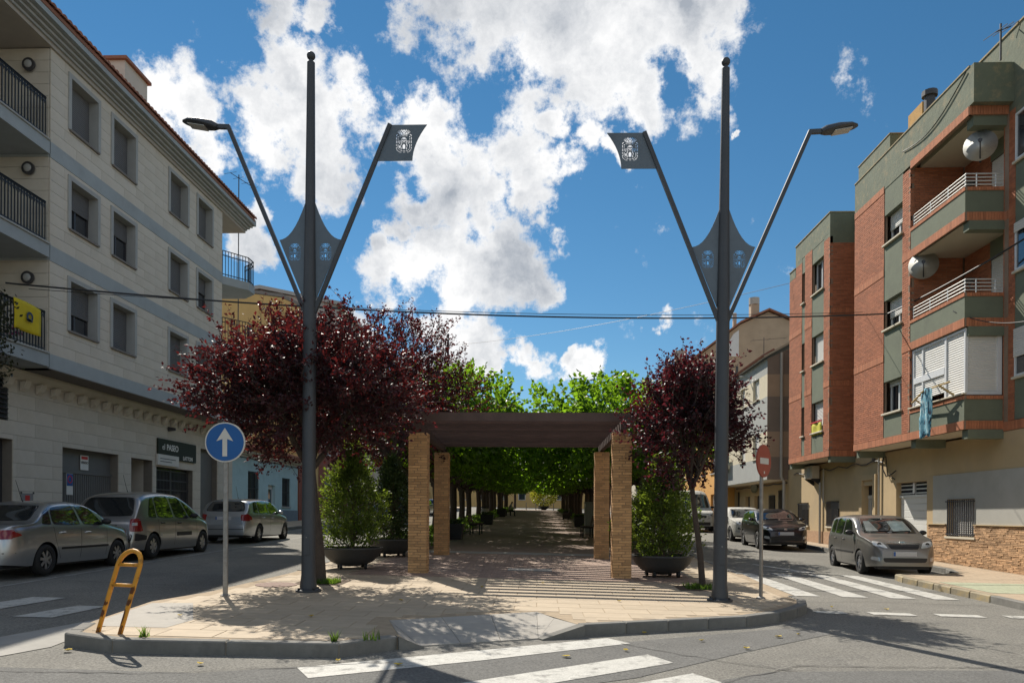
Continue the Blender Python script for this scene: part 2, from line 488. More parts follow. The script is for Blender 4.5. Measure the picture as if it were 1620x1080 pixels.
# repaired strips of newer asphalt
part_sheet('asphalt_patch', [(-5.5,4.5),(-2.2,4.9),(0.9,6.9),(2.3,8.3),(3.7,9.6),(3.2,9.9),(1.2,8.75),(-1.2,7.4),(-3.0,6.6),(-5.0,6.6)], 0.004, 'asphalt_patch')
part_sheet('asphalt_patch', [(1.0,5.4),(4.2,6.4),(7.4,7.3),(7.4,8.0),(4.0,7.6),(2.2,7.3),(1.0,6.4)], 0.004, 'asphalt_patch')
# front crossing: three stripes seen from their ends
for q in ([(-2.2,6.90),(-1.98,6.52),(-0.55,7.43),(1.05,8.55),(0.82,8.84),(-0.55,7.95)], [(-2.0,5.42),(-1.78,5.06),(1.36,7.58),(1.16,7.96)], [(-1.3,4.98),(-1.05,4.6),(1.68,6.76),(1.46,7.14)]):
    part_sheet('road_marking', q, 0.008, 'paint_white')
# crossing over the right-hand street
for x in (4.72, 5.55, 6.38, 7.12):
    part_sheet('road_marking', [(x - .20, 13.45), (x + .24, 13.45), (x + .20, 17.55), (x - .16, 17.75)], 0.008, 'paint_white')
part_sheet('road_marking', [(5.25,18.6),(6.5,17.95),(6.55,18.15),(5.75,20.3),(5.65,20.2),(6.2,18.35)], 0.008, 'paint_white')
for a, b in ((4.16,4.60),(4.97,5.60),(5.95,6.60),(6.97,7.6)):
    part_sheet('road_marking', [(a, 11.36), (b, 11.34), (b, 11.60), (a, 11.62)], 0.008, 'paint_white')
for q in ([(-7.6,9.5),(-7.1,9.5),(-6.9,10.9),(-7.4,10.9)], [(-6.5,9.2),(-6.0,9.2),(-5.9,10.2),(-6.3,10.2)], [(-8.8,9.8),(-8.3,9.8),(-8.1,11.2),(-8.6,11.2)]):
    part_sheet('road_marking', q, 0.008, 'paint_white')
part_sheet('road_marking', [(-8.70,8),(-8.62,8),(-8.62,40),(-8.70,40)], 0.007, 'paint_worn')
part_sheet('gutter', [(-5.75,5.2),(-4.9,7.5),(-5.02,8.41),(-5.18,9.98),(-4.9,11.08),(-4.64,14.06),(-4.93,24),(-5.0,60),(-5.2,60),(-5.2,24),(-4.95,14),(-5.25,10.9),(-5.45,9.0),(-6.2,6.2)], 0.006, 'concrete')

# cracks and seams in the asphalt
def crack(pts, seed, w=.012):
    rn = random.Random(seed); P = []
    for a, b in zip(pts, pts[1:]):
        n = int(math.dist(a, b) / .12) + 1
        for k in range(n): P.append((a[0] + (b[0] - a[0]) * k / n + rn.gauss(0, .018), a[1] + (b[1] - a[1]) * k / n + rn.gauss(0, .018)))
    mb = MB(); vs = []
    for k, p in enumerate(P):
        ww = w * rn.uniform(.35, 1.0); vs += [(p[0], p[1] - ww, gz(*p) + .0095), (p[0] + ww * .3, p[1] + ww, gz(p[0], p[1]) + .0095)]
    mb.add(vs, [(2 * k, 2 * k + 2, 2 * k + 3, 2 * k + 1) for k in range(len(P) - 1)]); mb.build('crack', 'crack_dark', road)
mat('crack_dark', (.05, .048, .045), .95, var=.2)
crack([(1.3,6.5),(2.6,7.6),(4.2,7.75),(7.0,8.2)], 1); crack([(0.9,8.55),(1.9,7.7),(2.6,7.3)], 2, .009); crack([(-5.2,6.4),(-3.2,6.55),(-1.3,7.3)], 3, .009); crack([(4.4,12.6),(5.6,12.9),(7.6,12.7)], 4, .01); crack([(-8.4,13),(-6.5,12.7),(-5.4,12.9)], 5, .012); crack([(-7.4,16),(-7.2,20),(-7.5,25)], 6, .012)
# the island with the plaza and promenade
IS = [(-4.86,7.76),(-4.80,7.58),(-4.17,7.33),(-1.95,7.43),(-1.42,7.92),(-1.75,8.95),(0.0,9.95),(0.53,8.96),(2.72,9.97),(3.3,10.45),(3.7,10.95),(3.99,11.4),(4.15,11.9),(4.17,12.4),
      (4.2,14.3),(4.3,16.0),(4.4,24.0),(4.6,112),(-5.1,112),(-4.9,24.0),(-4.6,14.06),(-4.86,11.08),(-5.15,9.98),(-4.99,8.41)]
plaza = structure('plaza_pavement', sheet(IS, 0.124, 0.25), 'tile_joint')
def inside(p, poly):
    c = False; n = len(poly)
    for i in range(n):
        a, b = poly[i], poly[(i + 1) % n]
        if (a[1] > p[1]) != (b[1] > p[1]) and p[0] < (b[0] - a[0]) * (p[1] - a[1]) / (b[1] - a[1]) + a[0]: c = not c
    return c
def edge_dist(p, poly):
    best = 9
    for i in range(len(poly)):
        a, b = Vector(poly[i]), Vector(poly[(i + 1) % len(poly)]); d = b - a
        t = max(0, min(1, (Vector(p) - a).dot(d) / d.length_squared)); best = min(best, (Vector(p) - a - d * t).length)
    return best
KW = 0.14
tiles = Pieces('paving_tile', MATS['tile_beige'], 300)
PX0, PX1, PY0, PY1 = -3.5, 2.95, 13.95, 20.0
row = 0; y = 7.2
while y < 26:
    h = 0.395
    x = -5.4 + (row % 2) * 0.3
    while x < 4.6:
        w = 0.595
        c = (x + w / 2, y + h / 2)
        cs = [(x, y), (x + w, y), (x + w, y + h), (x, y + h)]
        in_pav = (PX0 - .05 < c[0] < PX1 + .05 and c[1] > PY0 - .05)
        strip = c[1] > 20.6 and not (-2.85 < c[0] < 2.15)
        if all(inside(q, IS) and edge_dist(q, IS) > KW for q in cs) and not in_pav and not strip:
            tiles.add((c[0], c[1], gz(*c) + 0.124 - 0.016), (w - .008, h - .008, 0.04 + 0.002 * random.random()), TILT)
        elif not in_pav and not strip and inside(c, IS):
            # cut tiles along the edge: quarter pieces
            for qx in (0, 1, 2, 3):
                for qy in (0, 1):
                    cc = (x + w * (qx + .5) / 4, y + h * (qy + .5) / 2)
                    if inside(cc, IS) and edge_dist(cc, IS) > KW + 0.09 and not (PX0 - .05 < cc[0] < PX1 + .05 and cc[1] > PY0 - .05):
                        tiles.add((cc[0], cc[1], gz(*cc) + 0.124 - 0.016), (w / 4, h / 2, 0.04), TILT)
        x += 0.6
    y += 0.4; row += 1
tiles.done(plaza)
pav = Pieces('paver', MATS['paver'], 300)
part_sheet('paver_bed', [(PX0, PY0), (PX1, PY0), (PX1, PY1), (PX0, PY1)], 0.128, 'paver_joint', plaza)
y = PY0; row = 0
while y < PY1 - .05:
    x = PX0 + (row % 2) * .1
    while x < PX1 - .1:
        c = (x + .1, y + .05)
        pav.add((c[0], c[1], gz(*c) + 0.132 - .02 + random.uniform(-.0008, .0008)), (0.193, 0.093, 0.045), TILT)
        x += 0.2
    y += 0.1; row += 1
pav.done(plaza)
part_sheet('concrete_band', [(-3.6,20.0),(3.2,20.0),(3.0,20.75),(-3.5,20.75)], 0.135, 'concrete', plaza)
part_sheet('promenade_path', [(-2.85,20.75),(2.15,20.75),(2.5,112),(-2.85,112)], 0.131, 'path_paving', plaza)
part_sheet('cross_path', [(-5.0,104),(4.5,104),(4.5,110),(-5.0,110)], 0.137, 'concrete', plaza)
for q in ([(-4.75,21.2),(-2.95,21.2),(-2.95,103),(-4.9,103)], [(2.3,21.2),(4.25,21.2),(4.4,103),(2.6,103)]):
    part_sheet('planting_bed', q, 0.14, 'soil', plaza)
part_sheet('tree_pit', [(-4.0,12.2),(-3.2,12.2),(-3.2,13.0),(-4.0,13.0)], 0.131, 'soil', plaza)
part_sheet('tree_pit', [(2.4,12.75),(3.2,12.75),(3.2,13.5),(2.4,13.5)], 0.131, 'soil', plaza)
# manhole cover near the left lamp post
c = (-4.2, 12.1)
mb = MB().lathe([(0.0, 0.0), (0.33, 0.0), (0.33, 0.006), (0.0, 0.006)], 24)
mh = mb.build('manhole_cover', mat('manhole', (0.20, 0.12, 0.09), 0.8, var=0.3, scale=30, bump=0.6, bscale=60), plaza, local=True); mh.location = (c[0], c[1], gz(*c) + .131); mh.rotation_euler = TILT

# kerb stones round the front of the island
TM = Euler(TILT).to_matrix()
kerb = Pieces('kerb_stone', MATS['kerb'], 300, bev=0.012)
def kerb_run(pts, store, h=0.17, step=1.0, dz=0.13, wd=KW):
    for a, b in zip(pts, pts[1:]):
        a, b = Vector((*a, 0)), Vector((*b, 0)); L = (b - a).length; n = max(1, round(L / step))
        d = (b - a).normalized(); nrm = Vector((-d.y, d.x, 0))
        for i in range(n):
            p = a.lerp(b, (i + .5) / n) + nrm * (wd / 2 - .015)
            rot = (TM @ Matrix.Rotation(math.atan2(d.y, d.x), 3, 'Z')).to_euler()
            store.add((p.x, p.y, gz(p.x, p.y) + dz - h / 2 + 0.006), (L / n - .006, wd, h), tuple(rot))
kerb_run([(-4.99,8.2),(-4.86,7.76),(-4.80,7.58),(-4.17,7.33),(-1.95,7.43),(-1.46,7.90)], kerb)
kerb_run([(0.53,8.96),(2.72,9.97),(3.3,10.45),(3.7,10.95),(3.99,11.4),(4.15,11.9),(4.17,12.4)], kerb, step=0.55)
kerb_run([(4.3,16.0),(4.4,24.0),(4.55,90)], kerb)
kerb_run([(-5.05,90),(-4.9,24.0),(-4.62,14.5)], kerb)
kerb.done(plaza)
# dropped kerb ramp of grey slabs
def slab(name, q, m, parent, t=0.06, gap=0.004):
    c = sum((Vector(p) for p in q), Vector()) / len(q)
    top = [Vector(p) + (c - Vector(p)).normalized() * gap for p in q]; n = len(q)
    MB().add(top + [p - Vector((0, 0, t)) for p in top], [tuple(range(n)), tuple(range(2 * n - 1, n - 1, -1))] + [(i, n + i, n + (i + 1) % n, (i + 1) % n) for i in range(n)]).build(name, m, parent)
def P3(x, y, dz): return Vector((x, y, gz(x, y) + dz))
F0, F1, B0, B1 = P3(-1.25, 8.05, .012), P3(0.02, 8.68, .012), P3(-1.75, 8.95, .128), P3(0.0, 9.95, .128)
def bil(u, v): return F0.lerp(F1, u).lerp(B0.lerp(B1, u), v)
for i in range(3):
    for j in range(3):
        slab('ramp_slab', [bil(i / 3, j / 3), bil((i + 1) / 3, j / 3), bil((i + 1) / 3, (j + 1) / 3), bil(i / 3, (j + 1) / 3)], 'ramp_grey', plaza)
slab('ramp_flare', [F1, P3(0.50, 8.99, .128), P3(0.22, 9.45, .128)], 'ramp_grey', plaza)
slab('ramp_flare', [F1, P3(0.22, 9.45, .128), B1], 'ramp_grey', plaza)
slab('ramp_flare', [P3(-1.44, 7.93, .13), F0, B0], 'ramp_grey', plaza)
# low end kerbs of the ramp
for a, b in ((P3(-1.46, 7.90, .136), P3(-1.22, 8.03, .014)), (P3(0.53, 8.96, .136), P3(0.03, 8.66, .014))):
    d = (b - a).normalized(); n_ = Vector((-d.y, d.x, 0)).normalized() * .07
    mb = MB(); dn = Vector((0, 0, -.16))
    mb.add([a - n_, b - n_, b + n_, a + n_, a - n_ + dn, b - n_ + dn * .3, b + n_ + dn * .3, a + n_ + dn], [(0,1,2,3),(7,6,5,4),(0,4,5,1),(1,5,6,2),(2,6,7,3),(3,7,4,0)])
    mb.build('kerb_end', 'kerb', plaza)
# grey ramp slabs at the plaza's left front, then a concrete cover plate
part_sheet('grey_slab', [(-4.93,8.45),(-4.72,8.05),(-4.0,8.05),(-3.95,8.6),(-4.55,9.9),(-5.05,9.8)], 0.1305, 'ramp_grey', plaza)
part_sheet('grey_slab', [(-0.6,15.4),(0.3,15.4),(0.3,16.0),(-0.6,16.0)], 0.140, 'concrete', plaza)

# street pavements
SWL = [(-13.6,-20),(-10.95,-20),(-10.95,120),(-13.6,120)]
sw_left = structure('left_pavement', sheet(SWL, 0.12, 0.2), 'side_paving')
k2 = Pieces('kerb_stone', MATS['kerb'], 120, bev=0.01); kerb_run([(-10.95,4),(-10.95,60)], k2, dz=.121); k2.done(sw_left)
SWR = [(11.3,120),(10.0,120),(10.0,18.9),(9.55,17.7),(9.1,17.32),(8.2,17.2),(7.85,16.9),(7.74,16.3),(7.74,-20),(11.3,-20)]
sw_right = structure('right_pavement', sheet(SWR, 0.118, 0.2), mat('sidewalk_bed', (0.30, 0.24, 0.17), 0.95, var=.2))
st = Pieces('paving_tile', MATS['side_paving'], 300)
y = 9.0
while y < 34:
    x = 7.9
    while x < 11.05:
        c = (x + .15, y + .15)
        if inside(c, SWR) and edge_dist(c, SWR) > .26: st.add((c[0], c[1], gz(*c) + .118 - .017), (.294, .294, .04), TILT)
        x += .3
    y += .3
st.done(sw_right)
k3 = Pieces('kerb_stone', MATS['kerb'], 200, bev=0.012)
kerb_run([(10.0,118),(10.0,18.9),(9.55,17.7)], k3, dz=.121); kerb_run([(7.74,13.2),(7.74,-4)], k3, dz=.121)
k3.done(sw_right)
k4 = Pieces('painted_kerb_stone', MATS['kerb_yellow'], 200, bev=0.02)
kerb_run([(9.55,17.7),(9.1,17.32),(8.2,17.2),(7.85,16.9),(7.74,16.3),(7.74,13.2)], k4, dz=.121, step=.6); k4.done(sw_right)
part_sheet('crossing_tile_strip', [(8.0,13.6),(10.6,13.6),(10.6,15.4),(8.0,15.4)], 0.1255, mat('tactile', (0.37, 0.39, 0.27), 0.88, var=0.2, scale=10, bump=0.5, bscale=50), sw_right)
# ================================================================== buildings: shared pieces
mat('cladding', (0.60, 0.555, 0.48), 0.75, var=0.07, scale=2.5, bump=0.06, bscale=30, rnd=0.028, stain=(0.44, 0.39, 0.31), stain_scale=0.7, stain_amt=0.45)
mat('cladding_joint', (0.20, 0.18, 0.155), 0.95, var=0.1)
mat('band_grey', (0.34, 0.38, 0.40), 0.8, var=0.08, scale=2, stain=(0.24, 0.25, 0.25), stain_scale=1.1, stain_amt=0.4)
mat('trim_grey', (0.37, 0.38, 0.375), 0.75, var=0.08, scale=3)
mat('soffit', (0.40, 0.37, 0.33), 0.85, var=0.08, scale=3)
mat('shutter_grey', (0.135, 0.14, 0.15), 0.6, var=0.06, scale=3)
mat('shutter_white', (0.66, 0.65, 0.62), 0.6, var=0.05, scale=3)
mat('frame_dark', (0.05, 0.05, 0.055), 0.45, var=0.1)
mat('frame_white', (0.70, 0.71, 0.72), 0.45, var=0.05)
mat('glass', (0.03, 0.035, 0.045), 0.04, metal=0.0, var=0.0, spec=1.0, coat=0.4)
mat('interior', (0.02, 0.02, 0.022), 0.9, var=0.0)
mat('curtain', (0.45, 0.43, 0.40), 0.8, var=0.1)
mat('rail_dark', (0.045, 0.047, 0.05), 0.5, metal=0.4, var=0.1)
mat('sill_stone', (0.20, 0.18, 0.165), 0.75, var=0.15, scale=8)
mat('roof_tile', (0.29, 0.13, 0.085), 0.85, var=0.25, scale=6, rnd=0.18, stain=(0.18, 0.12, 0.09), stain_scale=3, stain_amt=0.5)
mat('metal_door', (0.155, 0.155, 0.155), 0.55, metal=0.1, var=0.1, scale=3)
mat('dark_void', (0.018, 0.018, 0.02), 0.9, var=0.0)

def window_x(parent, X, s, y0, y1, z0, z1, shut=0.5, depth=0.16, frame='frame_dark', shutter='shutter_grey', sill='sill_stone', mull=1, slat=0.055, label=None):
    """a window in a wall facing s*X: frame is the part; panes, roller shutter and sill its sub-parts"""
    xf = X - s * depth
    f = 0.05; mb = MB()
    mb.box(xf, xf - s * .06, y0, y0 + f, z0, z1); mb.box(xf, xf - s * .06, y1 - f, y1, z0, z1)
    mb.box(xf, xf - s * .06, y0 + f, y1 - f, z0, z0 + f); mb.box(xf, xf - s * .06, y0 + f, y1 - f, z1 - f, z1)
    cells = mull + 1
    for k in range(1, cells):
        yc = y0 + (y1 - y0) * k / cells
        mb.box(xf + s * .004, xf - s * .055, yc - f * .7, yc + f * .7, z0 + f, z1 - f)
    w = mb.build('window', frame, parent)
    if label: w['label'] = label
    zc = z1 - (z1 - z0) * shut
    for k in range(cells):
        a = y0 + (y1 - y0) * k / cells + f * .7; b = y0 + (y1 - y0) * (k + 1) / cells - f * .7
        if zc - z0 > 0.06: MB().box(xf - s * .03, xf - s * .04, a, b, z0 + f * .6, z1 - f).build('pane', 'glass', w)
    if shut > 0.02:
        mb = MB(); z = z1 - .002; xs_ = xf + s * .022
        while z > zc + 1e-3:
            h = min(slat, z - zc)
            mb.add([(xs_, y0 + .012, z), (xs_, y1 - .012, z), (xs_ + s * .010, y1 - .012, z - h * .45), (xs_ + s * .010, y0 + .012, z - h * .45), (xs_, y1 - .012, z - h * .93), (xs_, y0 + .012, z - h * .93), (xs_ - s * .006, y1 - .012, z - h), (xs_ - s * .006, y0 + .012, z - h)],
                   [(0,1,2,3),(3,2,4,5),(5,4,6,7)] if s < 0 else [(3,2,1,0),(5,4,2,3),(7,6,4,5)])
            z -= h
        mb.build('roller_shutter', shutter, w)
    if sill:
        MB().bbox(X + s * .06, xf - s * .02, y0 - .06, y1 + .06, z0 - .06, z0 - .002, .008).build('sill', sill, w)
    return w

def rail_x(mb, X, y0, y1, z0, z1, step=0.12, r=0.012, posts=None):
    """railing of vertical bars in the plane x = X"""
    mb.box(X - .02, X + .02, y0, y1, z1 - .04, z1)
    mb.box(X - .012, X + .012, y0, y1, z0 + .05, z0 + .075)
    n = max(1, int((y1 - y0) / step))
    for i in range(n + 1):
        y = y0 + (y1 - y0) * i / n
        mb.box(X - r, X + r, max(y0, y - r), min(y1, y + r), z0, z1 - .04)
def rail_y(mb, Y, x0, x1, z0, z1, step=0.12, r=0.012):
    mb.box(x0, x1, Y - .02, Y + .02, z1 - .04, z1); mb.box(x0, x1, Y - .012, Y + .012, z0 + .05, z0 + .075)
    n = max(1, int((x1 - x0) / step))
    for i in range(n + 1):
        x = x0 + (x1 - x0) * i / n
        mb.box(x - r, x + r, Y - r, Y + r, z0, z1 - .04)

# ================================================================== left apartment block
BL = sited('apartment_block', 'cream stone-clad apartment block with blue-grey floor bands and grey roller shutters', 'building', (-15.5, 19.0, gz(-15.5, 19)))
XU, XG = -12.4, -13.4
YA, YB = 18.85, 29.35
Z0, Z1 = 5.24, 13.36
bandz = [(5.24, 5.61), (7.97, 8.37), (10.59, 10.99)]
colsy = [(19.56, 21.02), (21.56, 23.0), (24.98, 26.48), (27.08, 28.5)]
rowsz = [(6.40, 7.70), (9.09, 10.36), (11.70, 13.06)]
opens = [(a + .12, b - .12, c, d) for (a, b) in colsy for (c, d) in rowsz]
mb = MB(); wall_x(mb, XU - .03, -.32, YA, YB, Z0, Z1, opens)
mb.box(XU - .35, XU - 6, YA + .02, YB - .02, Z1 - .3, Z1 - .02)       # attic slab
mb.build('wall', 'cladding_joint', BL)
MB().box(XU - .45, XU - .5, YA + .1, YB - .1, Z0 + .1, Z1 - .1).build('interior', 'interior', BL)
sl = Pieces('cladding_slab', MATS['cladding'], 300)
for (zb, zt) in ((5.61, 7.97), (8.37, 10.59), (10.99, Z1)):
    n = 8; h = (zt - zb) / n
    for i in range(n):
        y = YA - (0.6 if i % 2 else 0.1)
        while y < YB:
            a, b = max(YA, y), min(YB, y + 1.18)
            if b - a > .1:
                for (p, q, u, v) in rect_sub((a, b, zb + i * h, zb + (i + 1) * h), opens):
                    sl.add((XU - .015, (p + q) / 2, (u + v) / 2), (.03, q - p - .005, v - u - .008))
            y += 1.18
sl.done(BL)
for (a, b) in bandz: MB().box(XU + .012, XU - .03, YA, YB, a, b).build('floor_band', 'band_grey', BL)
# window surrounds, windows
SH = {(0,0):.60,(1,0):.92,(2,0):.85,(3,0):.7,(0,1):.48,(1,1):.42,(2,1):1.0,(3,1):.45,(0,2):1.0,(1,2):1.0,(2,2):1.0,(3,2):1.0}
for i, (a, b) in enumerate(colsy):
    for j, (c, d) in enumerate(rowsz):
        w = window_x(BL, XU, 1, a + .12, b - .12, c, d, shut=SH[(i, j)], depth=.26)
        mb = MB(); X1, X0 = XU + .035, XU - .02
        mb.box(X0, X1, a, a + .12, c - .02, d + .12); mb.box(X0, X1, b - .12, b, c - .02, d + .12); mb.box(X0, X1, a + .12, b - .12, d, d + .12)
        # reveals
        for (p, q) in ((a + .108, a + .122), (b - .122, b - .108)): mb.box(XU - .25, XU - .021, p, q, c, d)
        mb.box(XU - .25, XU - .021, a + .122, b - .122, d - .002, d + .012)
        mb.build('surround', 'trim_grey', w)
# underside of the overhang and ground floor
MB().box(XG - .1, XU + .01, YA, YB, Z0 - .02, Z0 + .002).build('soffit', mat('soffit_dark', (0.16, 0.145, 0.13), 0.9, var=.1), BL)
gop = [(17.3, 18.95, 0, 3.44), (20.97, 23.85, 0, 3.43), (24.6, 26.0, 0, 3.40), (26.25, 29.1, 0, 3.22), (29.75, 31.35, 0, 4.15)]
G0 = 0.3; GT = 5.22
mb = MB(); wall_x(mb, XG - .03, -.3, 5, 32.9, G0, GT, gop)
mb.build('ground_floor_wall', 'cladding_joint', BL)
sl = Pieces('cladding_slab', MATS['cladding'], 200)
n = 12
for i in range(n):
    zb = 0.7 + (GT - .22 - 0.7) / n * i; zt = 0.7 + (GT - .22 - .7) / n * (i + 1)
    y = 14.0 - (i % 2) * .7
    while y < 32.9:
        a, b = max(14, y), min(32.9, y + 1.45)
        for (p, q, u, v) in rect_sub((a, b, zb, zt), gop):
            sl.add((XG - .015, (p + q) / 2, (u + v) / 2), (.03, q - p - .005, v - u - .007))
        y += 1.45
sl.done(BL)
mb = MB().prism([(XG, GT - .26), (XG + .10, GT - .22), (XG + .22, GT - .06), (XG + .22, GT), (XG, GT)], 'y', 12, 32.9)
mb.build('cornice', 'cladding', BL)
for k in range(30):
    y = 14.2 + k * .62
    if y > 32.7: break
    MB().prism([(XG + .02, GT - .50), (XG + .12, GT - .42), (XG + .20, GT - .24), (XG + .02, GT - .26)], 'y', y, y + .22).build('modillion', 'cladding', BL)
# garage door with vertical ribs and transom
def ribbed_door(y0, y1, z0, z1, zt, name='garage_door', rib=0.11):
    xd = XG - .28
    mb = MB().box(xd, xd - .04, y0, y1, z0, z1)
    y = y0 + .06
    while y < y1 - .05:
        mb.box(xd + .001, xd + .022, y, y + rib * .55, z0 + .05, zt - .06); y += rib
    d = mb.build(name, 'metal_door', BL)
    MB().box(xd + .001, xd + .05, y0, y1, zt - .05, zt + .03).build('transom_bar', 'metal_door', d)
    return d
gd = ribbed_door(20.97, 23.85, .5, 3.43, 2.78)
MB().box(XG - .255, XG - .235, 23.0, 23.05, 1.3, 1.45).build('lock', 'frame_dark', gd)
def plate(name, X, y0, y1, z0, z1, m, parent, t=.012): return MB().box(X, X + t, y0, y1, z0, z1).build(name, m, parent)
def text(body, size, loc, rot, m, parent, name='lettering', bold=0.0, align='LEFT', extr=.003, sx=1.0):
    c = bpy.data.curves.new(name, 'FONT'); c.body = body; c.size = size; c.extrude = extr; c.offset = bold; c.align_x = align
    c.materials.append(MATS[m] if isinstance(m, str) else m)
    ob = bpy.data.objects.new(name, c); COL.objects.link(ob); LATER.append((ob, None))
    p = parent; o = Vector((0, 0, 0))
    while p is not None:
        if p.name in ORG: o = ORG[p.name]; break
        p = p.parent
    ob.parent = parent; ob.location = Vector(loc) - o; ob.rotation_euler = rot; ob.scale = (sx, 1, 1)
    return ob
FACE_PX = (R(90), 0, R(90))      # lettering on a wall that faces +X, read from the street
FACE_NX = (R(90), 0, R(-90))
mat('sign_white', (0.75, 0.75, 0.73), 0.5, var=0.03); mat('sign_red', (0.55, 0.03, 0.03), 0.5, var=0.03); mat('sign_blue', (0.0, 0.075, 0.33), 0.4, var=0.03); mat('sign_black', (0.02, 0.02, 0.02), 0.5, var=0.0)
p_ = plate('sale_notice', XG - .258, 22.22, 22.62, 2.86, 3.30, 'sign_white', gd)
text('VENDO', .105, (XG - .244, 22.24, 3.05), FACE_PX, 'sign_black', p_, bold=.002); plate('red_strip', XG - .2455, 22.26, 22.58, 3.18, 3.27, 'sign_red', p_, .003)
p_ = plate('no_parking_plate', XG - .255, 21.55, 21.85, 2.1, 2.72, 'sign_white', gd)
MB().box(XG - .243, XG - .24, 21.56, 21.84, 2.36, 2.71).build('blue_field', 'sign_blue', p_)
MB().lathe([(.085, XG - .2395), (.115, XG - .2395), (.115, XG - .236), (.085, XG - .236)], 20, c=(0, 21.7, 2.55), axis='x', close=True).build('red_ring', 'sign_red', p_)
# notice by the first opening
nb = plate('wall_notice', XG + .001, 19.25, 19.72, 1.70, 2.08, mat('notice_grey', (.25, .24, .24), .6, var=.1), BL)
plate('red_mark', XG + .0135, 19.40, 19.58, 1.88, 2.03, 'sign_red', nb, .003)
for (a, b) in ((19.22, 19.27), (19.70, 19.75)):
    for (c, d) in ((1.66, 1.71), (2.07, 2.12)): plate('bracket', XG + .0135, a, b, c, d, 'frame_dark', nb, .01)
# near opening (dark gate), passage, shop gate, end door
MB().box(XG - .28, XG - .32, 17.3, 18.95, .4, 3.44).build('entrance_gate', 'frame_dark', BL)
MB().box(XG - 1.2, XG - 1.25, 24.6, 26.0, .4, 3.4).build('passage_back', mat('door_brown', (.075, .065, .058), .6, var=.15), BL)
MB().box(XG - .33, XG - 1.2, 24.58, 24.6, .4, 3.4).box(XG - .33, XG - 1.2, 26.0, 26.02, .4, 3.4).box(XG - .33, XG - 1.2, 24.58, 26.02, 3.4, 3.42).build('passage_lining', 'cladding', BL)
MB().box(XG - .26, XG - .30, 26.25, 29.1, .4, 3.22).build('shop_window', 'glass', BL)
mb = MB()
y = 26.28
while y < 29.08: mb.box(XG - .20, XG - .18, y, y + .022, .45, 3.15); y += .105
for z in (.9, 1.7, 2.4, 2.75, 3.1): mb.box(XG - .205, XG - .175, 26.26, 29.09, z, z + .04)
mb.box(XG - .21, XG - .17, 27.6, 27.68, .45, 3.18)
mb.build('folding_grille', 'frame_dark', BL)
plate('end_door', XG - .25, 29.75, 31.35, .4, 4.15, 'metal_door', BL)
p_ = plate('no_parking_plate', XG - .235, 30.0, 30.2, 2.75, 3.3, 'sign_white', BL)
MB().box(XG - .2225, XG - .22, 30.01, 30.19, 3.0, 3.29).build('blue_field', 'sign_blue', p_)
# shop sign: green fascia board with white lettering
mat('sign_green', (0.016, 0.024, 0.013), 0.7, var=.1)
sg = plate('shop_sign', XG + .01, 26.25, 29.2, 3.52, 4.22, 'sign_green', BL, .06)
text('el', .30, (XG + .075, 26.52, 3.84), FACE_PX, 'sign_white', sg, sx=1.0)
text('PASEO', .30, (XG + .075, 26.84, 3.84), FACE_PX, 'sign_white', sg, bold=.006, sx=1.0)
text('LATTON', .20, (XG + .075, 28.1, 3.57), FACE_PX, 'sign_white', sg, bold=.005)
p_ = plate('banner', XG + .02, 26.2, 27.75, 3.28, 3.66, 'shutter_white', BL, .07)
for z in (3.40, 3.50): plate('banner_line', XG + .0905, 26.35, 27.2 + (z - 3.4) * 3, z, z + .025, 'sign_black', p_, .002)
MB().tube([(XG, 27.1, 4.62), (XG + .25, 27.15, 4.62)], [.09, .05], 10).build('wall_lamp', 'frame_dark', BL)
# louvre vent at the left edge
mb = MB()
for k in range(9): mb.obox((XG + .02, 17.7, 3.98 + k * .12), (.035, 0, -.03), (0, 1.0, 0), (.004, 0, .006))
mb.box(XG - .02, XG + .0, 16.6, 18.75, 3.9, 5.0)
mb.build('louvre_vent', 'frame_dark', BL)
# near balconies: recess to the left of the face
YR = 12.0
mb = MB().box(XU - 2.0, XU - 2.3, YR, YA, Z0, Z1); mb.box(XU - .03, XU - 2.0, YA, YA + .18, Z0 - .02, Z1)
mb.build('recess_wall', 'cladding_joint', BL)
for (zb, zt) in ((Z0, Z1),):
    z = zb
    while z < zt - .05:
        h = min(.30, zt - z)
        MBs = MB().box(XU - .035, XU - 1.985, YA - .025, YA - .001, z + .004, z + h - .004); MBs.build('cladding_slab', 'cladding', BL)
        z += h
z = Z0
while z < Z1 - .05:
    h = min(.30, Z1 - z)
    MB().box(XU - 1.975, XU - 1.999, YR, YA - .03, z + .004, z + h - .004).build('cladding_slab', 'cladding', BL); z += h
for (a, b) in bandz:
    MB().box(XU - .02, XU - 1.97, YA - .045, YA - .026, a, b).build('floor_band', 'band_grey', BL)
    zs = b - .02
    bal = MB().box(XU + .02, XU - 1.97, YR, YA - .05, zs - .32, zs).build('balcony_slab', 'band_grey', BL)
    MB().bbox(XU + .06, XU - .2, YR, YA - .05, zs + .001, zs + .05, .01).build('slab_edge', 'trim_grey', bal)
    mb = MB(); rail_x(mb, XU - .02, YR, YA - .16, zs + .05, zs + 1.05, .11)
    rail_x(mb, XU - .02, YR, YA - .16, zs + .88, zs + 1.06, .05, .006)
    mb.build('railing', 'rail_dark', bal)
    MB().lathe([(.0, 0), (.16, 0), (.16, .06), (.12, .10), (0, .11)], 20, axis='y', c=(XU - .50, YA - .14, b + 1.9)).build('bulkhead_lamp', 'frame_dark', BL)
    MB().ball((XU - .50, YA - .14, b + 1.9), (.10, .05, .10)).build('lamp_glass', 'trim_grey', BL)
    MB().box(XU - 1.97, XU - 1.93, 13.0, 16.6, b, b + 2.05).build('balcony_door', 'shutter_grey', BL)
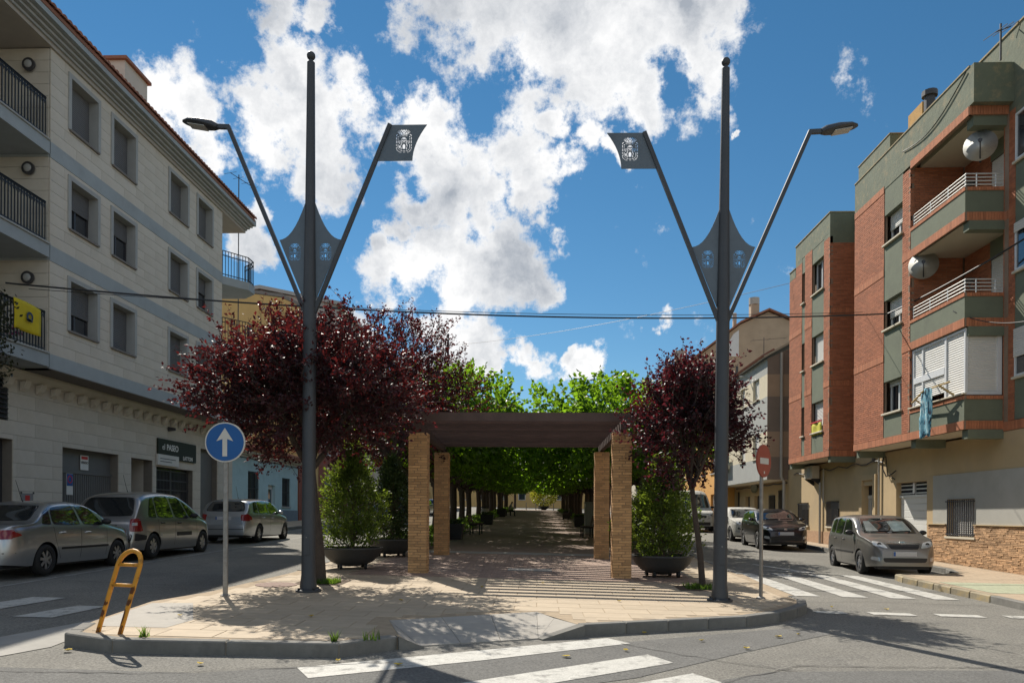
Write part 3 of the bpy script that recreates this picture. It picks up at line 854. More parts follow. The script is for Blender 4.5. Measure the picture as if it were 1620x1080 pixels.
# far balconies beyond the face
for j, (a, b) in enumerate(bandz):
    zs = b - .1
    bal = MB().prism([(XU - 1.6, YB), (XU + .0, YB), (XU + .72, YB + .9), (XU + .72, YB + 1.5), (XU + .1, YB + 2.1), (XU - 1.6, YB + 2.1)], 'z', zs - .32, zs).build('balcony_slab', 'band_grey', BL)
    mb = MB()
    pts = [(XU + .0, YB + .03), (XU + .68, YB + .92), (XU + .68, YB + 1.48), (XU + .08, YB + 2.06)]
    for (p, q) in zip(pts, pts[1:]):
        P, Q = Vector((*p, zs)), Vector((*q, zs)); L_ = (Q - P).length; m_ = max(2, int(L_ / .12))
        for z_ in (.08, .82, 1.0): mb.bar(P + Vector((0, 0, z_)), Q + Vector((0, 0, z_)), .03)
        for i in range(m_ + 1): mb.bar(P.lerp(Q, i / m_), P.lerp(Q, i / m_) + Vector((0, 0, 1.0)), .02)
    mb.build('railing', 'rail_dark', bal)
mb = MB().box(XU - 1.6, XU - 4, YB + .3, YB + 2.1, Z0, Z1); mb.build('end_wall', 'cladding', BL)
MB().box(XG - .33, XG - 4, 29.4, 32.85, .3, GT).build('ground_floor_end', 'cladding', BL)
# eaves: soffit, stepped cornice, gutter band and a row of roof tiles
XE = -12.34
YE0, YE1 = 8.0, 31.55
MB().box(XE + .0, XU - 2.4, YE0, YE1, Z1 + .001, Z1 + .10).build('eaves_soffit', 'soffit', BL)
for k, (dx, z0_, z1_) in enumerate(((.06, .00, .07), (.16, .08, .15), (.26, .16, .23), (.38, .24, .48))):
    MB().box(XE + dx, XE - .5, YE0, YE1 + dx * .5, Z1 + .10 + z0_, Z1 + .10 + z1_).build('cornice', 'band_grey' if k == 3 else 'trim_grey', BL)
ZR = Z1 + .60
rt = Pieces('roof_tile', MATS['roof_tile'], 0)
mbt = MB(); y = YE0
while y < YE1:
    for rowt in range(3):
        x0 = XE + .46 - rowt * .38; z0_ = ZR + rowt * .16
        arc = [(y + .10 + .10 * math.cos(t), z0_ + .085 * math.sin(t)) for t in [math.pi * k / 6 for k in range(7)]]
        arc2 = [(q[0], q[1] + .17) for q in arc]
        vs = [(x0, q[0], q[1]) for q in arc] + [(x0 - .42, q[0], q[1]) for q in arc2]
        mbt.add(vs, [(k, k + 1, k + 8, k + 7) for k in range(6)] + [tuple(range(6, -1, -1))])
    y += .215
tag(mbt.build('roof_tiles', 'roof_tile', BL), kind='stuff')
MB().add([(XE + .40, YE0, ZR - .02), (XE + .40, YE1, ZR - .02), (XU - 5, YE1, ZR + 1.3), (XU - 5, YE0, ZR + 1.3), (XE + .40, YE0, ZR - .12), (XE + .40, YE1, ZR - .12), (XU - 5, YE1, Z1), (XU - 5, YE0, Z1)],
         [(0,1,2,3),(0,4,5,1),(1,5,6,2),(3,7,4,0),(7,6,5,4)]).build('roof', 'roof_tile', BL)
ch = MB().box(-13.35, -14.45, 24.0, 25.4, ZR - .1, 16.15).build('chimney', 'cladding', BL)
MB().box(-13.25, -14.55, 23.9, 25.5, 16.151, 16.25).build('cap', 'roof_tile', ch)
# canopy of the upper floor, yellow flag and plants on the lowest near balcony
fl = MB(); nu, nv = 10, 8
def flagp(u, v):
    return (XU + .03 + .025 * math.sin(u * 5 + v * 2) * v, 17.48 + u * .98 + .02 * math.sin(v * 4), 6.66 - v * .72 - .06 * u * (1 - v) + .03 * math.sin(u * 3.1) * (1 - v) - .12 * (1-u) * 0)
fl.add([flagp(i / nu, j / nv) for j in range(nv + 1) for i in range(nu + 1)], [(j * (nu + 1) + i, j * (nu + 1) + i + 1, (j + 1) * (nu + 1) + i + 1, (j + 1) * (nu + 1) + i) for j in range(nv) for i in range(nu)])
flag = fl.build('flag', mat('flag_yellow', (0.60, 0.47, 0.01), 0.8, var=.08), smooth=True)
tag(flag, 'yellow flag with a small dark emblem hung on the lowest balcony railing', 'flag')
so = flag.modifiers.new('s', 'SOLIDIFY'); so.thickness = .006
fe = MB().lathe([(.06, 0), (.12, 0), (.12, .004), (.06, .004)], 16, axis='x', c=(XU + .075, 18.0, 6.32), close=True).box(XU + .0755, XU + .079, 17.9, 18.1, 6.20, 6.25)
fe.build('emblem', mat('flag_emblem', (.03, .05, .10), .7), flag, local=True)
# flower pots
pot = sited('flower_pot', 'white flower pot with pink blossoms behind the balcony railing', 'pot', (XU - .3, 18.1, 5.61))
MB().lathe([(.09, 5.61), (.13, 5.88), (.11, 5.88), (.10, 5.84), (0, 5.84)], 14, c=(XU - .3, 18.1, 0)).build('pot', 'frame_white', pot)
mb = MB()
for k in range(60):
    a = Vector((XU - .3 + random.uniform(-.16, .16), 18.02 + random.uniform(-.2, .16), 5.88 + random.uniform(0, .26))); u = Vector((random.uniform(-1,1), random.uniform(-1,1), random.uniform(-1,1))).normalized() * .035; v = u.cross(Vector((.3,.5,.8))).normalized() * .03
    mb.add([a - u, a - v, a + u, a + v], [(0,1,2,3)])
mb.build('blossom', mat('blossom', (.45, .05, .22), .7, var=.3, scale=20), pot)
# balcony shrub hanging at the picture's left edge
mb = MB()
for k in range(900):
    t = random.random(); a = Vector((XU + .1 + random.gauss(0, .18), 16.75 + random.gauss(0, .22) , 6.6 - t * 1.9 + random.gauss(0, .1))); u = Vector((random.uniform(-1,1), random.uniform(-1,1), random.uniform(-1,1))).normalized() * .05; v = u.cross(Vector((.3,.5,.8))).normalized() * .03
    mb.add([a - u, a - v, a + u, a + v], [(0,1,2,3)])
vine = sited('balcony_plant', 'dark trailing plant hanging from the lowest left balcony', 'plant', (XU, 16.75, 5.6))
mb.build('foliage', leafmat('leaf_vine', (.035, .04, .02), (.05, .06, .01), .2), vine)
MB().tube([(XU + .05, 16.75, 6.7), (XU + .1, 16.75, 5.6), (XU + .12, 16.75, 4.9)], .02, 6).build('stem', mat('bark', (.10, .075, .055), .95, var=.3, scale=12, bump=.6, bscale=40), vine)

# ================================================================== the blue house and the blocks beyond it
mat('blue_wall', (0.44, 0.61, 0.65), 0.85, var=0.06, scale=2, stain=(.30, .46, .50), stain_scale=1.5, stain_amt=.4)
mat('blue_plinth', (0.17, 0.22, 0.27), 0.85, var=0.1, scale=3)
mat('ochre_wall', (0.60, 0.40, 0.16), 0.85, var=0.08, scale=1.5, stain=(.50, .34, .17), stain_scale=.7, stain_amt=.6)
mat('render_grey', (0.42, 0.40, 0.37), 0.85, var=0.1, scale=2)
mat('cream_wall', (0.58, 0.52, 0.42), 0.85, var=0.08, scale=2)
mat('redbrown_wall', (0.26, 0.085, 0.055), 0.85, var=0.12, scale=3)
def grille_x(parent, X, s, y0, y1, z0, z1, step=.11, name='window_grille'):
    mb = MB(); y = y0
    while y <= y1 + .001: mb.box(X, X + s * .02, y - .01, y + .01, z0, z1); y += step
    for z in (z0 + .05, (z0 + z1) / 2, z1 - .05): mb.box(X - s * .003, X + s * .024, y0, y1, z - .012, z + .012)
    return mb.build(name, 'rail_dark', parent)
HB = sited('blue_house', 'low light-blue house with grey plinth and barred windows', 'house', (-15.5, 37.4, gz(-15.5, 37)))
hop = [(34.7, 36.1, 1.95, 3.55), (39.4, 40.7, 1.95, 3.45), (37.35, 38.35, .9, 3.0)]
mb = MB(); wall_x(mb, XG, -.35, 32.9, 42.0, .5, 4.15, hop); mb.build('wall', 'blue_wall', HB)
MB().box(XG - .36, XG - 6, 33.0, 41.9, .5, 4.1).build('core', 'dark_void', HB)
for q in rect_sub((32.9, 42.0, .6, 1.75), hop): MB().box(XG, XG + .025, q[0], q[1], q[2], q[3]).build('plinth', 'blue_plinth', HB)
for h in hop[:2]:
    window_x(HB, XG, 1, *h, shut=.0, depth=.18, sill='trim_grey'); grille_x(HB, XG - .05, 1, *h)
dr = MB().box(XG - .15, XG - .19, 37.35, 38.35, .9, 3.0).build('door', 'frame_white', HB)
MB().box(XG - .148, XG - .135, 37.5, 38.2, 2.0, 2.8).build('pane', 'glass', dr)
mb = MB()
for (z, dx) in ((4.15, .12), (4.25, .22), (4.34, .34)): mb.box(XG - .3, XG + dx, 32.85, 42.0, z, z + .085)
mb.build('cornice', 'cladding', HB)
MB().add([(XG + .45, 32.8, 4.44), (XG + .45, 42.0, 4.44), (XG - 5, 42.0, 6.0), (XG - 5, 32.8, 6.0), (XG + .45, 32.8, 4.52), (XG + .45, 42.0, 4.52), (XG - 5, 42.0, 6.1), (XG - 5, 32.8, 6.1)], [(0,3,2,1),(4,5,6,7),(0,1,5,4),(1,2,6,5),(2,3,7,6),(3,0,4,7)]).build('roof', 'roof_tile', HB)
mb = MB(); y = 32.85
while y < 41.9: mb.tube([(XG + .5, y + .1, 4.55), (XG - 1.0, y + .1, 4.98)], .085, 6); y += .21
tag(mb.build('roof_tiles', 'roof_tile', HB), kind='stuff')
MB().tube([(XG + .30, 33 + k * .6, 4.05 + .04 * math.sin(k)) for k in range(16)], .018, 5).build('cable', 'rail_dark', HB)

def block(name, label, X, s, y0, y1, z1, depth, m, rows, cols, wcol='frame_white', shut=.5, ww=1.1, wh=1.2, side=None, zb=0.3, roof=None, bal=False, door=True, seed=1):
    """street house: walls with real window openings, windows, door, roof"""
    rnd = random.Random(seed)
    o = sited(name, label, 'building', (X - s * depth / 2, (y0 + y1) / 2, gz(X, (y0 + y1) / 2)))
    z0 = gz(X, y0) - .2
    ops = []
    H = (z1 - z0 - .5) / rows
    for j in range(rows):
        for i in range(cols):
            yc = y0 + (y1 - y0) * (i + .5) / cols; zc = z0 + .4 + H * j + H * .55
            if j == 0 and door and i == cols // 2: ops.append((yc - .55, yc + .55, z0 + .3, z0 + 2.5, 'd'))
            else: ops.append((yc - ww / 2, yc + ww / 2, zc - wh / 2, zc + wh / 2, 'w'))
    mb = MB(); wall_x(mb, X, -s * .3, y0, y1, z0, z1, [q[:4] for q in ops]); 
    mb.build('wall', m, o)
    MB().box(X - s * .301, X - s * depth, y0 + .02, y1 - .02, z0, z1 - .05).build('side_wall', side or m, o)
    for q in ops:
        if q[4] == 'w':
            window_x(o, X, s, *q[:4], shut=rnd.choice([0, .3, .5, .8, 1.0]) * (1 if shut else 0), depth=.15, frame=wcol, shutter='shutter_white' if rnd.random() < .6 else 'shutter_grey', sill='trim_grey')
            if bal and q[2] > z0 + 3 and rnd.random() < .6:
                b_ = MB().box(X - s * .0, X + s * .7, q[0] - .5, q[1] + .5, q[2] - .28, q[2] - .1).build('balcony_slab', 'render_grey', o)
                mb = MB(); rail_x(mb, X + s * .66, q[0] - .45, q[1] + .45, q[2] - .1, q[2] + .85, .14); mb.build('railing', 'rail_dark', b_)
        else:
            MB().box(X - s * .16, X - s * .2, *q[:4]).build('door', mat('door_wood', (.12, .06, .03), .6, var=.3, scale=4), o)
    MB().box(X + s * .15, X - s * .3, y0 - .01, y1 + .01, z1 + .001, z1 + .14).build('cornice', 'trim_grey', o)
    if roof:
        MB().prism([(X + s * .35, z1 + .142), (X - s * depth / 2, z1 + roof), (X - s * depth, z1 + .142)], 'y', y0, y1).build('roof', 'roof_tile', o)
    return o
# ochre party wall with sloping top, red-brown front
OB = sited('ochre_building', 'building with a bare ochre side wall above the blue house', 'building', (-18, 46, gz(-18, 46)))
MB().prism([(-23, .5), (XG, .5), (XG, 13.2), (-14.4, 13.65), (-19.5, 14.35), (-23, 14.55)], 'y', 42.02, 46.0).build('side_wall', 'ochre_wall', OB)
MB().prism([(XG + .01, 13.2), (-14.4, 13.68), (-19.5, 14.38), (-23, 14.58), (-23, 14.75), (-19.5, 14.55), (-14.3, 13.85), (XG + .04, 13.36)], 'y', 42.0, 46.1).build('coping', 'sill_stone', OB)
MB().box(XG + .03, -23, 46.02, 53, .5, 13.0).build('front_block', 'redbrown_wall', OB)
MB().box(XG + .06, XG - .2, 42.03, 42.9, .6, 13.1).build('corner_pier', 'redbrown_wall', OB)
MB().prism([(XG + .5, 13.0), (XG + .5, 13.12), (-18, 14.9), (-18, 14.7)], 'y', 46.2, 53).build('roof', 'roof_tile', OB)
for j in range(4):
    for i in range(2):
        window_x(OB, XG + .034, 1, 47.3 + i * 2.8, 48.6 + i * 2.8, 2.6 + j * 2.7, 4.0 + j * 2.7, shut=.5, depth=-.01, frame='frame_white', sill='trim_grey')
GW = sited('grey_gable_building', 'pale grey rendered building rising behind the ochre wall', 'building', (-20, 58, gz(-20, 58)))
MB().prism([(-26, .5), (-14.5, .5), (-14.5, 16.6), (-20, 17.6), (-26, 16.9)], 'y', 54, 62).build('wall', 'render_grey', GW)
MB().prism([(-14.2, 16.5), (-20, 17.7), (-26.2, 16.95), (-26.2, 17.15), (-20, 17.95), (-14.2, 16.75)], 'y', 53.8, 62.2).build('coping', 'trim_grey', GW)
block('townhouse', 'cream two-storey townhouse past the red-brown front on the left street', -13.4, 1, 62.1, 74, 9.5, 8, 'cream_wall', 3, 4, roof=1.6, seed=2)
block('townhouse', 'pale grey townhouse with balconies far along the left street', -13.4, 1, 74.1, 88, 11.5, 8, 'render_grey', 3, 5, bal=True, seed=3)
block('townhouse', 'ochre townhouse at the far end of the left street', -13.4, 1, 88.1, 112, 10.5, 8, 'ochre_wall', 3, 6, roof=1.5, bal=True, seed=4)

def far_front():
    o = sited('far_building', 'long ochre building closing the view at the far end', 'building', (0, 140, gz(0, 140)))
    mb = MB().box(-40, 40, 140, 148, 2.0, 13.0); mb.build('wall', 'ochre_wall', o)
    for j in range(3):
        for i in range(22):
            x = -38.5 + i * 3.5; f = MB().box(x, x + 1.3, 139.9, 139.999, 4.2 + j * 3, 6.0 + j * 3).build('window', 'frame_white', o)
            MB().box(x + .1, x + 1.2, 139.85, 139.899, 4.3 + j * 3, 5.9 + j * 3).build('pane', 'glass', f)
    MB().box(-40.4, 40.4, 139.6, 148.4, 13.001, 13.4).build('cornice', 'trim_grey', o)
far_front()
# ================================================================== right: brick and green apartment block
mat('brick_red', (0.41, 0.145, 0.07), 0.85, var=0.12, scale=20, bump=0.25, bscale=90, rnd=0.17)
mat('brick_soldier', (0.46, 0.175, 0.085), 0.85, var=0.12, scale=20, bump=0.2, bscale=90, rnd=0.16)
mat('mortar', (0.27, 0.19, 0.135), 0.95, var=0.12)
mat('green_render', (0.155, 0.175, 0.125), 0.9, var=0.10, scale=2.5, bump=0.15, bscale=14, stain=(0.115, 0.125, 0.095), stain_scale=1.6, stain_amt=0.55)
mat('green_worn', (0.155, 0.175, 0.125), 0.9, var=0.12, scale=2.5, bump=0.35, bscale=10, stain=(0.30, 0.25, 0.15), stain_scale=4.0, stain_amt=0.75)
mat('coping_worn', (0.36, 0.29, 0.17), 0.9, var=0.3, scale=5, bump=0.4, stain=(0.17, 0.18, 0.13), stain_scale=3, stain_amt=0.8)
mat('ochre_render', (0.50, 0.375, 0.215), 0.9, var=0.08, scale=1.5, bump=0.1, stain=(0.42, 0.33, 0.215), stain_scale=0.8, stain_amt=0.6)
mat('grey_render', (0.42, 0.41, 0.37), 0.9, var=0.07, scale=1.5, stain=(0.34, 0.33, 0.29), stain_scale=1.0, stain_amt=0.5)
mat('ledge_stone', (0.50, 0.31, 0.17), 0.9, var=0.25, scale=9, bump=0.4, bscale=40, rnd=0.34)
mat('slab_cream', (0.60, 0.54, 0.42), 0.85, var=0.06, scale=2)
mat('rail_white', (0.62, 0.62, 0.60), 0.4, metal=0.3, var=0.05)
mat('garage_white', (0.66, 0.66, 0.63), 0.55, var=0.04, scale=2)

BR = sited('brick_apartment_block', 'red brick apartment block with dark green panels and projecting balconies', 'building', (13.5, 24.0, gz(13.5, 24)))
XB, XW = 10.16, 11.07
FL = [3.68, 6.13, 8.65, 11.12]          # undersides of the floor edges
ZT = 12.22
bricks = Pieces('brick', MATS['brick_red'], 240)
sold = Pieces('soldier_brick', MATS['brick_soldier'], 60)
BH, BW, BJ = 0.052, 0.235, 0.011
mortar = MB()
def brick_x(X, s, y0, y1, z0, z1, holes=()):
    """running bond on a wall facing s*X; mortar bed 8 mm behind"""
    for q in rect_sub((y0, y1, z0, z1), holes): mortar.box(X - s * .008, X - s * .10, *q)
    z = z0; r = 0
    while z < z1 - .02:
        h = min(BH, z1 - z); y = y0 - (r % 2) * (BW + BJ) / 2
        while y < y1:
            a, b = max(y0, y), min(y1, y + BW)
            if b - a > .03:
                for (p, q, u, v) in rect_sub((a, b, z, z + h), holes):
                    if q - p > .03 and v - u > .02: bricks.add((X - s * .02 + s * random.uniform(-.001, .002), (p + q) / 2, (u + v) / 2), (.04, q - p, v - u))
            y += BW + BJ
        z += BH + BJ; r += 1
def brick_y(Y, x0, x1, z0, z1):
    """the same on a wall facing -Y"""
    mortar.box(x0, x1, Y + .008, Y + .10, z0, z1)
    z = z0; r = 0
    while z < z1 - .02:
        h = min(BH, z1 - z); x = x0 - (r % 2) * (BW + BJ) / 2
        while x < x1:
            a, b = max(x0, x), min(x1, x + BW)
            if b - a > .03: bricks.add(((a + b) / 2, Y + .02 - random.uniform(-.001, .002), z + h / 2), (b - a, .04, h))
            x += BW + BJ
        z += BH + BJ; r += 1
def soldiers_x(X, s, y0, y1, z0, h=.21):
    n = max(1, round((y1 - y0) / .062)); w = (y1 - y0) / n
    mortar.box(X - s * .006, X - s * .09, y0, y1, z0, z0 + h)
    for i in range(n): sold.add((X - s * .02 + s * .006, y0 + w * (i + .5), z0 + h / 2), (.05, w - .008, h - .006))
def soldiers_y(Y, x0, x1, z0, h=.21):
    n = max(1, round((x1 - x0) / .062)); w = (x1 - x0) / n
    mortar.box(x0, x1, Y + .006, Y + .09, z0, z0 + h)
    for i in range(n): sold.add((x0 + w * (i + .5), Y + .014, z0 + h / 2), (w - .008, .05, h - .006))

# ---- ground floor wall with openings
gops = [(21.95, 23.8, .1, 2.62), (19.56, 20.86, 1.07, 2.06), (25.35, 26.15, .2, 2.62), (28.2, 29.4, 1.2, 2.16), (31.35, 32.55, 1.2, 2.14)]
mb = MB(); wall_x(mb, XW, .3, 9.0, 33.9, -.1, 3.62, gops); mb.build('ground_floor_wall', 'ochre_render', BR)
MB().box(XW + .31, XW + 5, 9, 33.8, -.1, 3.6).build('core', 'dark_void', BR)
for q in rect_sub((9.0, 21.60, 1.385, 2.73), gops): MB().box(XW - .012, XW, *q).build('grey_panel', 'grey_render', BR)
# ledge stone plinth
ls = Pieces('plinth_stone', MATS['ledge_stone'], 300)
z = 0.0
while z < 1.36:
    h = random.choice([.036, .042, .05]); h = min(h, 1.375 - z); y = 12.0 - random.random() * .3
    while y < 21.85:
        w = random.uniform(.10, .30); a, b = max(12.0, y), min(21.85, y + w)
        for (p, q, u, v) in rect_sub((a, b, z, z + h), gops):
            if q - p > .03: 
                d = random.uniform(.028, .042); ls.add((XW - d / 2, (p + q) / 2, (u + v) / 2), (round(d, 2), q - p - .006, v - u - .006))
        y += w
    z += h
ls.done(BR)
MB().box(XW - .07, XW, 12, 19.55, 1.377, 1.40).box(XW - .07, XW, 20.87, 21.85, 1.377, 1.40).build('plinth_cap', 'ochre_render', BR)
for q in rect_sub((24.0, 33.9, .0, 1.0), gops): MB().box(XW - .02, XW, *q).build('plinth_panel', mat('plinth_tan', (.44, .28, .17), .9, var=.25, scale=14, bump=.3), BR)
# garage door: white panels under a louvred transom
gar = MB().box(XW + .16, XW + .2, 21.95, 23.8, .1, 2.62).build('garage_door', 'garage_white', BR)
z = .3
while z < 2.1:
    MB().bbox(XW + .13, XW + .16, 22.0, 23.75, z, z + .205, .008).build('door_panel', 'garage_white', gar); z += .21
MB().box(XW + .10, XW + .16, 21.95, 23.8, 2.16, 2.24).build('transom_bar', 'garage_white', gar)
for k in range(3):
    for (a, b) in ((22.02, 22.82), (22.98, 23.75)): MB().box(XW + .12, XW + .15, a, b, 2.27 + k * .12, 2.31 + k * .12).build('louvre', 'rail_white', gar)
MB().box(XW + .145, XW + .158, 22.0, 22.85, 2.25, 2.6).box(XW + .145, XW + .158, 22.96, 23.77, 2.25, 2.6).build('louvre_back', 'dark_void', gar)
MB().box(XW + .09, XW + .119, 22.86, 22.95, 2.28, 2.6).build('notice', 'sign_white', gar)
# entrance door with vertical bars, surround
dr = MB().box(XW + .18, XW + .22, 25.35, 26.15, .2, 2.62).build('entrance_door', 'dark_void', BR)
for k in range(6): MB().box(XW + .15, XW + .179, 25.40 + k * .13, 25.46 + k * .13, .35, 2.3).build('bar', 'rail_white', dr)
MB().box(XW + .14, XW + .179, 25.36, 26.14, 2.2, 2.3).build('door_rail', 'rail_white', dr)
MB().box(XW - .06, XW, 25.12, 25.34, .2, 2.8).box(XW - .06, XW, 26.16, 26.38, .2, 2.8).box(XW - .06, XW, 25.12, 26.38, 2.801, 2.98).build('door_surround', 'ochre_render', BR)
# barred windows
for (a, b, c, d) in (gops[1], gops[3], gops[4]):
    w = window_x(BR, XW, -1, a, b, c, d, shut=1.0 if a < 20 else .3, depth=.17, frame='frame_dark', shutter='shutter_white', sill='slab_cream')
    mb = MB(); y = a + .03
    while y < b: mb.box(XW - .05, XW - .03, y - .012, y + .012, c + .02, d - .02); y += .10
    for z in (c + .06, d - .06): mb.box(XW - .056, XW - .026, a - .03, b + .03, z - .015, z + .015)
    mb.build('grille', 'frame_dark', w)
# air conditioner, pipes, cables
ac = sited('air_conditioner', 'weathered beige air conditioner unit bracketed under the far brick bay', 'appliance', (XW - .2, 30.4, 3.1))
MB().bbox(XW - .36, XW - .06, 30.0, 30.85, 3.06, 3.56, .015).build('case', mat('ac_beige', (.52, .47, .38), .6, var=.1, scale=6), ac)
MB().lathe([(.19, XW - .361), (.20, XW - .375), (.0, XW - .375)], 20, axis='x', c=(0, 30.35, 3.31)).build('fan_grille', 'trim_grey', ac)
for y in (30.08, 30.75): MB().prism([(XW - .36, 3.058), (XW, 3.058), (XW, 2.80), (XW - .03, 2.80), (XW - .34, 3.03)], 'y', y, y + .03).build('bracket', 'rail_dark', ac)
mat('pipe_grey', (.42, .40, .36), .6, var=.1)
dp = MB().tube([(XW - .08, 29.9, .5), (XW - .08, 29.9, 2.9)], .045, 8).tube([(XW - .08, 29.55, 2.1), (XW - .08, 29.55, 3.4)], .03, 8).build('downpipe', 'pipe_grey', BR)
MB().tube([(XW - .06, 24.85, .6), (XW - .06, 24.85, 3.5)], .035, 8).build('downpipe', 'pipe_grey', BR)
cab = MB().tube([(XW - .05, 33 - k * .4, 3.36 + .05 * math.sin(k * 1.7)) for k in range(22)], .022, 5)
cab.tube([(XW - .04, 24.6, 3.6), (XW - .1, 24.5, 3.1), (XW - .08, 24.3, 2.85), (XW - .1, 23.9, 2.9), (XW - .06, 23.7, 3.0)], .02, 5).tube([(XW - .05, 24.4, 3.5), (XW - .09, 24.2, 2.9), (XW - .05, 23.8, 2.75)], .016, 5)
cab.build('facade_cable', 'rail_dark', BR)

# ---- upper floors: main wall plane, projecting bays
MB().box(XW + .03, XW + 6, 9.0, 18.40, 3.63, 11.9).build('upper_core', 'mortar', BR); MB().box(XW + .03, XW + 6, 21.2, 33.9, 3.63, 11.9).build('upper_core', 'mortar', BR); MB().box(XW + .9, XW + 6, 18.40, 21.2, 3.63, 11.9).build('upper_core', 'mortar', BR); MB().box(XW - .01, XW + .9, 18.25, 18.40, 3.7, 11.1).build('recess_side', 'mortar', BR)
# near bay: Y 21.1 .. 24.75
ncol = (21.55, 22.68)
nwin = [(4.60, 5.52), (7.05, 7.90), (9.55, 10.41)]
nh = [(ncol[0], ncol[1], 3.9, 11.2)]
NB0, NB1 = 21.1, 24.75
MB().box(XB + .35, XW + .05, NB0 + .05, NB1, 3.72, 12.1).build('bay_core', 'mortar', BR)
for i in range(3):
    z0, z1 = FL[i] + .22, FL[i + 1]
    brick_x(XB, -1, ncol[1], NB1, z0, z1); brick_x(XB, -1, NB0, ncol[0], z0, z1)
    soldiers_x(XB, -1, ncol[1], NB1, FL[i]); soldiers_x(XB, -1, NB0, ncol[1], FL[i]) if i == 0 else soldiers_x(XB, -1, NB0, ncol[0], FL[i])
    brick_y(NB0, XB, XW + .5, z0, z1); 
    w0, w1 = nwin[i]
    zlow = FL[i] + .215 if i == 0 else nwin[i - 1][1]
    MB().box(XB + .012, XB + .34, ncol[0], ncol[1], zlow, w0).build('green_panel', 'green_render', BR)
    window_x(BR, XB, -1, ncol[0] + .03, ncol[1] - .03, w0, w1, shut=[.16, .62, .55][i], depth=.20, frame='frame_white', shutter='shutter_white', sill='slab_cream', slat=.05)
MB().box(XB + .012, XB + .34, ncol[0], ncol[1], nwin[2][1], 11.2).build('green_panel', 'green_render', BR)
MB().box(XB + .34, XB + .36, ncol[0], ncol[1], 3.9, 11.2).build('window_backing', 'dark_void', BR)
soldiers_x(XB, -1, ncol[1], NB1, 11.10, .20)
# parapet of worn green render along bay and balcony front
MB().box(XB, XB + .25, 18.30, NB1, 11.302, ZT).box(XB, XB + .25, NB0, ncol[1], 11.2, 11.301).build('parapet', 'green_worn', BR)
MB().box(XB - .02, XB + .27, 18.28, NB1 + .01, ZT + .001, ZT + .035).build('coping', 'coping_worn', BR)
MB().box(XB + .12, XB + .9, 22.6, NB1 + .02, ZT - .5, 12.80).build('parapet_upstand', 'green_worn', BR)
MB().box(XB + .10, XB + .92, 22.58, NB1 + .04, 12.801, 12.83).build('coping', 'coping_worn', BR)
MB().box(XB, XW + .8, 18.10, 18.299, 11.30, ZT).build('parapet_return', 'green_worn', BR)
MB().box(XB + .26, XW + .6, 18.3, 21.09, 11.12, 11.30).build('roof_soffit', 'slab_cream', BR)
soldiers_x(XB, -1, 18.30, NB0, 11.09); soldiers_y(18.28, XB, XW + .04, 11.09)
MB().box(XB + .12, XW + .6, 18.32, 18.6, 10.86, 11.09).build('edge_beam', 'green_render', BR)
